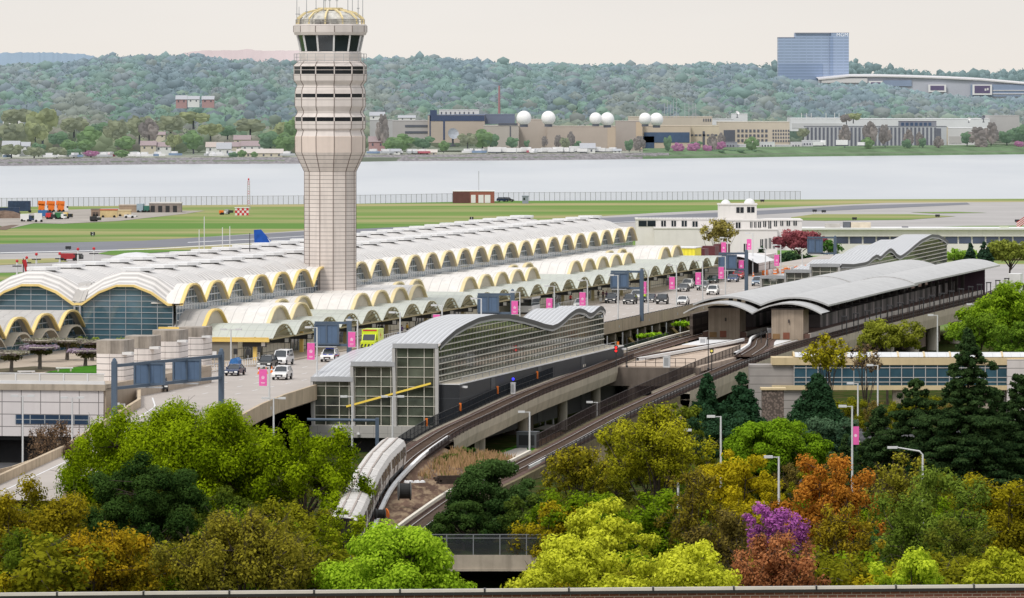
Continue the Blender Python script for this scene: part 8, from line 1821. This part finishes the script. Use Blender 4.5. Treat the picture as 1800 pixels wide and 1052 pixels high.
# roof garden pergolas with wisteria
for k, (px, py, r, lab) in enumerate([(70, 612, 60, 'wisteria covered pergola left of the middle in the roof garden'), (20, 622, 48, 'wisteria covered pergola at the left edge of the roof garden'), (118, 600, 60, 'pergola disc farthest back in the roof garden'), (150, 618, 55, 'pergola disc with lilac blossom in front of the drum towers'), (70, 600, 52, 'pergola disc behind the left one in the roof garden'), (162, 603, 34, 'leafy pergola touching the first drum tower')]):
    Y = [808, 800, 836, 818, 830, 834][k]; s = FOC / Y; p = WY(px, py, Y); t = thing('pergola', lab, 'pergola', (p.x, p.y, 9.3), 0, 'pergolas in the roof garden'); h = p.z - 9.3; rr_ = r / s * .55
    mb = MB()
    for q in range(10): an = q * .628; mb.bar((0, 0, h), (rr_ * math.cos(an), rr_ * math.sin(an), h + .15), .1)
    for q in range(16): a0, a1 = q * .3927, (q + 1) * .3927; mb.bar((rr_ * math.cos(a0), rr_ * math.sin(a0), h + .15), (rr_ * math.cos(a1), rr_ * math.sin(a1), h + .15), .12)
    mb.build('trellis', CONCL, t)
    mb = MB(); mb.tube([(0, 0, 0), (.05, 0, h * .6), (0, 0, h)], [.28, .2, .3], 7)
    for q in range(5): an = q * 1.257; mb.tube([(0, 0, h * .6), (.7 * math.cos(an), .7 * math.sin(an), h)], [.12, .06], 5)
    mb.build('vine_stem', GREY_BARK, t)
    C = np.array([[NR.uniform(-1, 1) * rr_ * .8, NR.uniform(-1, 1) * rr_ * .8, h + .1] for _ in range(26)]); Rd = np.tile([[.9, .9, .28]], (26, 1))
    V, K = clump_leaves(C, Rd, [46] * 26, .26, (.20, .16, .17), (.42, .33, .44) if k in (0, 3) else (.38, .38, .26)); np_mesh('wisteria', V, np.arange(len(V)).reshape(-1, 4), K, LEAF, t)
    C = np.array([[NR.uniform(-1, 1) * rr_ * .45, NR.uniform(-1, 1) * rr_ * .45, h - .5] for _ in range(8)]); V, K = clump_leaves(C, np.tile([[.8, .8, .4]], (8, 1)), [40] * 8, .28, (.05, .06, .02), (.14, .13, .05)); np_mesh('foliage', V, np.arange(len(V)).reshape(-1, 4), K, LEAF, t)
p = FT(-8, -6, 9.3); t = thing('wisteria_hedge', 'yellow green hedge along the foot of the big glass wall', 'hedge', p, -ANG); C = np.array([[x, NR.uniform(-.5, .5), .8 + NR.uniform(-.2, .5)] for x in np.arange(-4, 7, .5)]); V, K = clump_leaves(C, np.tile([[.7, .6, .6]], (len(C), 1)), [70] * len(C), .26, (.12, .18, .02), (.34, .42, .06)); np_mesh('foliage', V, np.arange(len(V)).reshape(-1, 4), K, LEAF, t)
# dry grass between the tracks: uncountable blades
P_, K = [], []
for _ in range(5200):
    b = NR.uniform(-152, -117); a0 = min(A_, key=lambda q: abs(q.y - b)); a1 = min(B_, key=lambda q: abs(q.y - b)); f = NR.uniform(.18, .92); 
    if b < -134 and NR.random() < .85: continue
    if NR.random() > .35 + .65 * math.sin(b * .21 + f * 7) ** 2: continue
    p = FT(a0.x + 1.5 + (a1.x - a0.x - 3) * f, b, yardz(a0.z, a1.z, f)); h_g = NR.uniform(.3, .85); dx, dy = NR.normal(0, .12, 2); wv = .07
    P_ += [(p.x - wv, p.y, p.z), (p.x + wv, p.y, p.z), (p.x + dx + .02, p.y + dy, p.z + h_g), (p.x + dx - .02, p.y + dy, p.z + h_g)]
    c = np.array((.46, .30, .16)) * NR.uniform(.6, 1.15) if NR.random() < .9 else np.array((.16, .18, .04)); K += [c] * 4
V = np.array(P_); o = np_mesh('dry_grass', V, np.arange(len(V)).reshape(-1, 4), np.array(K), LEAF); tag(o, 'tall dry straw coloured grass between the tracks', 'grass', kind='stuff')
# undergrowth below the near trees
N_ = 9000; X_ = NR.uniform(-46, 50, N_); Y_ = NR.uniform(455, 700, N_); keep = [(x, y) for x, y in zip(X_, Y_) if not (-22 < x < 3 and y > 600)]
C = np.array([[x, y, gz(x, y) + NR.uniform(.1, 1.0)] for x, y in keep]); V, K = clump_leaves(C, np.tile([[1.0, 1.0, .6]], (len(C), 1)), [9] * len(C), .45, (.03, .045, .008), (.13, .14, .015)); o = np_mesh('undergrowth', V, np.arange(len(V)).reshape(-1, 4), K, LEAF); tag(o, 'low tangled undergrowth below the near trees', 'undergrowth', kind='stuff')
# ---------------------------------------------------------------- far wooded hills
bm = bmesh.new(); bmesh.ops.create_icosphere(bm, subdivisions=2, radius=1); bm.verts.ensure_lookup_table()
ICV = np.array([v.co[:] for v in bm.verts]); ICF = np.array([[v.index for v in f.verts] for f in bm.faces]); bm.free()
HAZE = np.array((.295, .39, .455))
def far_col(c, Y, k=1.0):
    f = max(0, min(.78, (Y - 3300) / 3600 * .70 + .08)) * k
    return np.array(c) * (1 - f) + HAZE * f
PALET = [(.12, .19, .06), (.16, .22, .07), (.09, .15, .08), (.19, .16, .13), (.21, .19, .10), (.13, .13, .13), (.11, .21, .08), (.17, .17, .10)]
bm = bmesh.new(); bmesh.ops.create_icosphere(bm, subdivisions=1, radius=1); bm.verts.ensure_lookup_table()
IC1 = np.array([v.co[:] for v in bm.verts]); IF1 = np.array([[v.index for v in f.verts] for f in bm.faces]); bm.free()
def blobs(name, specs, label):
    """specs: x,y,z,rx,rz,col - each tree is a few soft lobes plus loose leaf tufts"""
    Vs, Fs, Ks, Q, QK = [], [], [], [], []; n0 = 0
    for x, y, z, rx, rz, c in specs:
        c = np.array(c)
        for q in range(4):
            o = NR.normal(size=3) * np.array([rx * .42, rx * .3, rz * .3]); k = NR.uniform(.5, .72) if q else .8
            d = IC1 * NR.uniform(.78, 1.2, (len(IC1), 1)); V = d * np.array([rx, rx, rz]) * k + np.array([x, y, z]) + o
            Vs.append(V); Fs.append(IF1 + n0); n0 += len(IC1); Ks.append(c * NR.uniform(.9, 1.1) * (NR.uniform(.9, 1.1, (len(IC1), 1)) * (1 + .12 * IC1[:, 2:])))
        d = NR.normal(size=(16, 3)); d[:, 2] = abs(d[:, 2]) * .9; d[:, 1] = -abs(d[:, 1]); d /= np.linalg.norm(d, axis=1)[:, None]; Q.append(d * np.array([rx, rx, rz]) * NR.uniform(.8, 1.12, (16, 1)) + np.array([x, y, z])); QK.append(np.repeat(c * NR.uniform(.8, 1.2, (16, 1)), 4, 0))
    LQ = leaf_quads(np.concatenate(Q), 1.7); nq = len(LQ) // 4
    V = np.concatenate(Vs + [LQ]); F = [tuple(f) for f in np.concatenate(Fs)] + [tuple(f) for f in (np.arange(nq * 4).reshape(-1, 4) + n0)]
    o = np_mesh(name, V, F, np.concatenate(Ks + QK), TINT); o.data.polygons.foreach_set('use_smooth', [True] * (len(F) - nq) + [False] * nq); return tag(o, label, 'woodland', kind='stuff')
sp_ = []
for i in range(5200):
    px = NR.uniform(-120, 1920); u = NR.random(); Y = 0
    y0 = fshore(px) + (240 if px < 640 else 420); Y = y0 + (6750 - y0) * u ** .85
    if 1360 < px < 1500 and Y > 6450: pass
    h = NR.uniform(10, 15); w_ = NR.uniform(6, 10) * (1.35 if NR.random() < .25 else 1)
    z = hill(px, Y); patch = math.sin(px * .011 + Y * .0013) + math.sin(px * .027 - Y * .0021 + 2)
    pt = patch + .8 * math.sin(px * .045 + Y * .004) + NR.normal() * .5
    c = [(.09, .12, .11), (.13, .14, .14), (.10, .19, .08), (.13, .22, .08), (.17, .16, .13), (.20, .19, .10)][int(max(0, min(5, (pt + 2.2) * 1.35)))] if NR.random() < .8 else PALET[int(NR.integers(0, 8))]
    if Y < y0 + 700: c = [(.22, .23, .11), (.17, .20, .09), (.20, .18, .12), (.12, .18, .08)][int(NR.integers(0, 4))]
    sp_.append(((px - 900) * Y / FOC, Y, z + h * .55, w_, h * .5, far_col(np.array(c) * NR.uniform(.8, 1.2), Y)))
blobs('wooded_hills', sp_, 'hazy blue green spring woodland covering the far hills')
# woods in front of the hotel podium and behind it
sp_ = []
for i in range(520):
    px = NR.uniform(1330, 1900); Y = NR.uniform(6700, 7350); yl = lerp([(1330, 150), (1440, 147), (1560, 152), (1640, 168), (1700, 172), (1800, 178)], px) + NR.uniform(0, 16); q = WY(px, yl, Y); r = NR.uniform(6, 10)
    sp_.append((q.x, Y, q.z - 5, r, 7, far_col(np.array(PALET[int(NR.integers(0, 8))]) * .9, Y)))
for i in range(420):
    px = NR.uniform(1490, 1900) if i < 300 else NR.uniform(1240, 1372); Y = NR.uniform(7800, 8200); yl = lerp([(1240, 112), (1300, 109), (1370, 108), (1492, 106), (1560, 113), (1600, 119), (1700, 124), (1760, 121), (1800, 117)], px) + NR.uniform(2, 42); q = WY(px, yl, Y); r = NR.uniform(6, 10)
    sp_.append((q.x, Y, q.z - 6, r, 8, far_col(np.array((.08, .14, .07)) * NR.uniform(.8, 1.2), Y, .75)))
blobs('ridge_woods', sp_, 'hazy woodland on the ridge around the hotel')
# shore trees one can tell apart
SHT = {}
def shore_tree(kindi, label):
    base = [(.13, .21, .05), (.19, .20, .10), (.10, .17, .07), (.25, .20, .17), (.23, .25, .09), (.36, .12, .24)][kindi]
    t = thing('shore_tree', label, 'tree', (0, -40, -80), 0, 'trees along the far shore'); mb = MB(); mb.tube([(0, 0, -1), (0, 0, 5)], [.4, .25], 6); mb.build('trunk', WINF, t)
    Vs, Fs, Ks = [], [], []; n0 = 0
    for q in range(16):
        d = NR.normal(size=3); d /= np.linalg.norm(d); c = np.array([d[0] * 3.4, d[1] * 3.4, 7.4 + d[2] * 3.6]) * np.array([1, 1, 1]); r = NR.uniform(1.5, 2.6); V = ICV * NR.uniform(.62, 1.25, (len(ICV), 1)) * r + c
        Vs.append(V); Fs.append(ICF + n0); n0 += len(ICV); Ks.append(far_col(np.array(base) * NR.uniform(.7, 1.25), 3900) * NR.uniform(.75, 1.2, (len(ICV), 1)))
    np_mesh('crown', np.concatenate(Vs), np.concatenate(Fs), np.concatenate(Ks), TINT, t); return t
SL = ['round green tree on the far river shore', 'olive budding tree on the far river shore', 'dark green tree on the far river shore', 'brown bare looking tree on the far river shore', 'yellow green tree on the far river shore', 'pink blossoming tree on the far river shore']
def put_tree(k, px, yb, hpx, wpx, Yoff=40):
    Y = fshore(px) + Yoff; s = FOC / Y; p = WY(px, yb, Y); sc_ = hpx / s / 12.5; sw = wpx / s / 11.5; rz = R.uniform(0, 6.28)
    if k not in SHT: t = SHT[k] = shore_tree(k, SL[k]); t.location = p; t.scale = (sw, sw, sc_); t.rotation_euler = (0, 0, rz)
    else: dup(SHT[k], p, rz, None, None, (sw, sw, sc_))
for a in [(0, 340, 268, 38, 44, 45), (2, 338, 262, 30, 40, 60), (0, 155, 265, 42, 50, 60), (4, 75, 250, 62, 60, 180), (4, 62, 262, 52, 46, 140), (1, 245, 250, 50, 52, 170), (3, 262, 255, 46, 40, 150), (1, 205, 255, 48, 50, 160), (2, 105, 262, 35, 48, 70), (1, 22, 262, 50, 60, 150), (0, 220, 266, 26, 44, 50), (0, 120, 268, 22, 34, 40), (0, 150, 268, 22, 34, 40), (2, 68, 274, 26, 30, 30), (4, 306, 268, 34, 32, 70), (1, 300, 240, 40, 60, 320), (2, 400, 244, 26, 40, 250), (4, 370, 246, 30, 48, 240), (1, 440, 240, 34, 60, 300), (2, 475, 268, 42, 56, 60), (0, 500, 270, 36, 46, 50), (4, 505, 250, 40, 50, 200), (0, 425, 278, 14, 18, 22), (0, 447, 279, 12, 14, 22), (2, 410, 280, 14, 22, 24), (5, 160, 277, 12, 34, 34), (0, 214, 278, 14, 30, 20), (1, 20, 278, 26, 46, 30), (1, 60, 279, 22, 40, 26), (1, 100, 279, 22, 40, 26), (2, 130, 279, 20, 34, 26),
          (3, 672, 264, 62, 26, 60), (0, 706, 268, 32, 46, 45), (2, 744, 266, 30, 44, 45), (0, 690, 270, 28, 40, 40), (1, 822, 262, 30, 40, 40), (0, 848, 264, 36, 44, 45), (2, 862, 264, 32, 36, 42), (2, 900, 264, 26, 30, 42), (2, 926, 262, 18, 12, 42), (3, 958, 262, 22, 14, 42), (3, 982, 264, 26, 18, 42), (1, 992, 266, 26, 20, 38), (3, 1004, 266, 34, 16, 40), (2, 1012, 264, 20, 20, 40), (0, 780, 268, 20, 22, 35),
          (2, 1106, 270, 28, 20, 40), (3, 1125, 270, 30, 26, 42), (2, 1174, 272, 38, 18, 25), (5, 1192, 271, 20, 26, 28), (5, 1221, 271, 20, 30, 28), (5, 1242, 271, 16, 22, 26), (5, 1268, 267, 18, 26, 36), (3, 1252, 270, 34, 20, 30), (3, 1268, 264, 30, 16, 40), (2, 1224, 264, 18, 22, 42), (0, 1322, 267, 26, 28, 26), (2, 1262, 272, 10, 30, 16), (2, 1295, 272, 11, 34, 16), (2, 1320, 272, 10, 20, 16),
          (3, 1485, 258, 38, 24, 42), (3, 1530, 258, 44, 30, 42), (3, 1556, 260, 40, 26, 42), (0, 1526, 264, 22, 26, 28), (3, 1597, 262, 34, 20, 40), (2, 1594, 264, 22, 22, 30), (3, 1616, 262, 30, 16, 40), (2, 1622, 262, 22, 18, 30), (3, 1650, 264, 24, 20, 30), (2, 1700, 258, 30, 30, 50), (3, 1716, 262, 38, 40, 45), (3, 1742, 260, 44, 30, 50), (2, 1770, 258, 34, 36, 55), (2, 1795, 258, 44, 40, 60), (3, 1725, 264, 20, 26, 40), (5, 1790, 262, 14, 22, 40), (4, 1500, 216, 18, 34, 290), (3, 1488, 218, 16, 26, 290), (1, 1412, 246, 22, 24, 120),
          (0, 520, 250, 44, 50, 150), (2, 180, 245, 34, 50, 300), (1, 130, 240, 36, 60, 340), (4, 340, 225, 30, 60, 420), (1, 30, 225, 36, 70, 450)]: put_tree(*a)
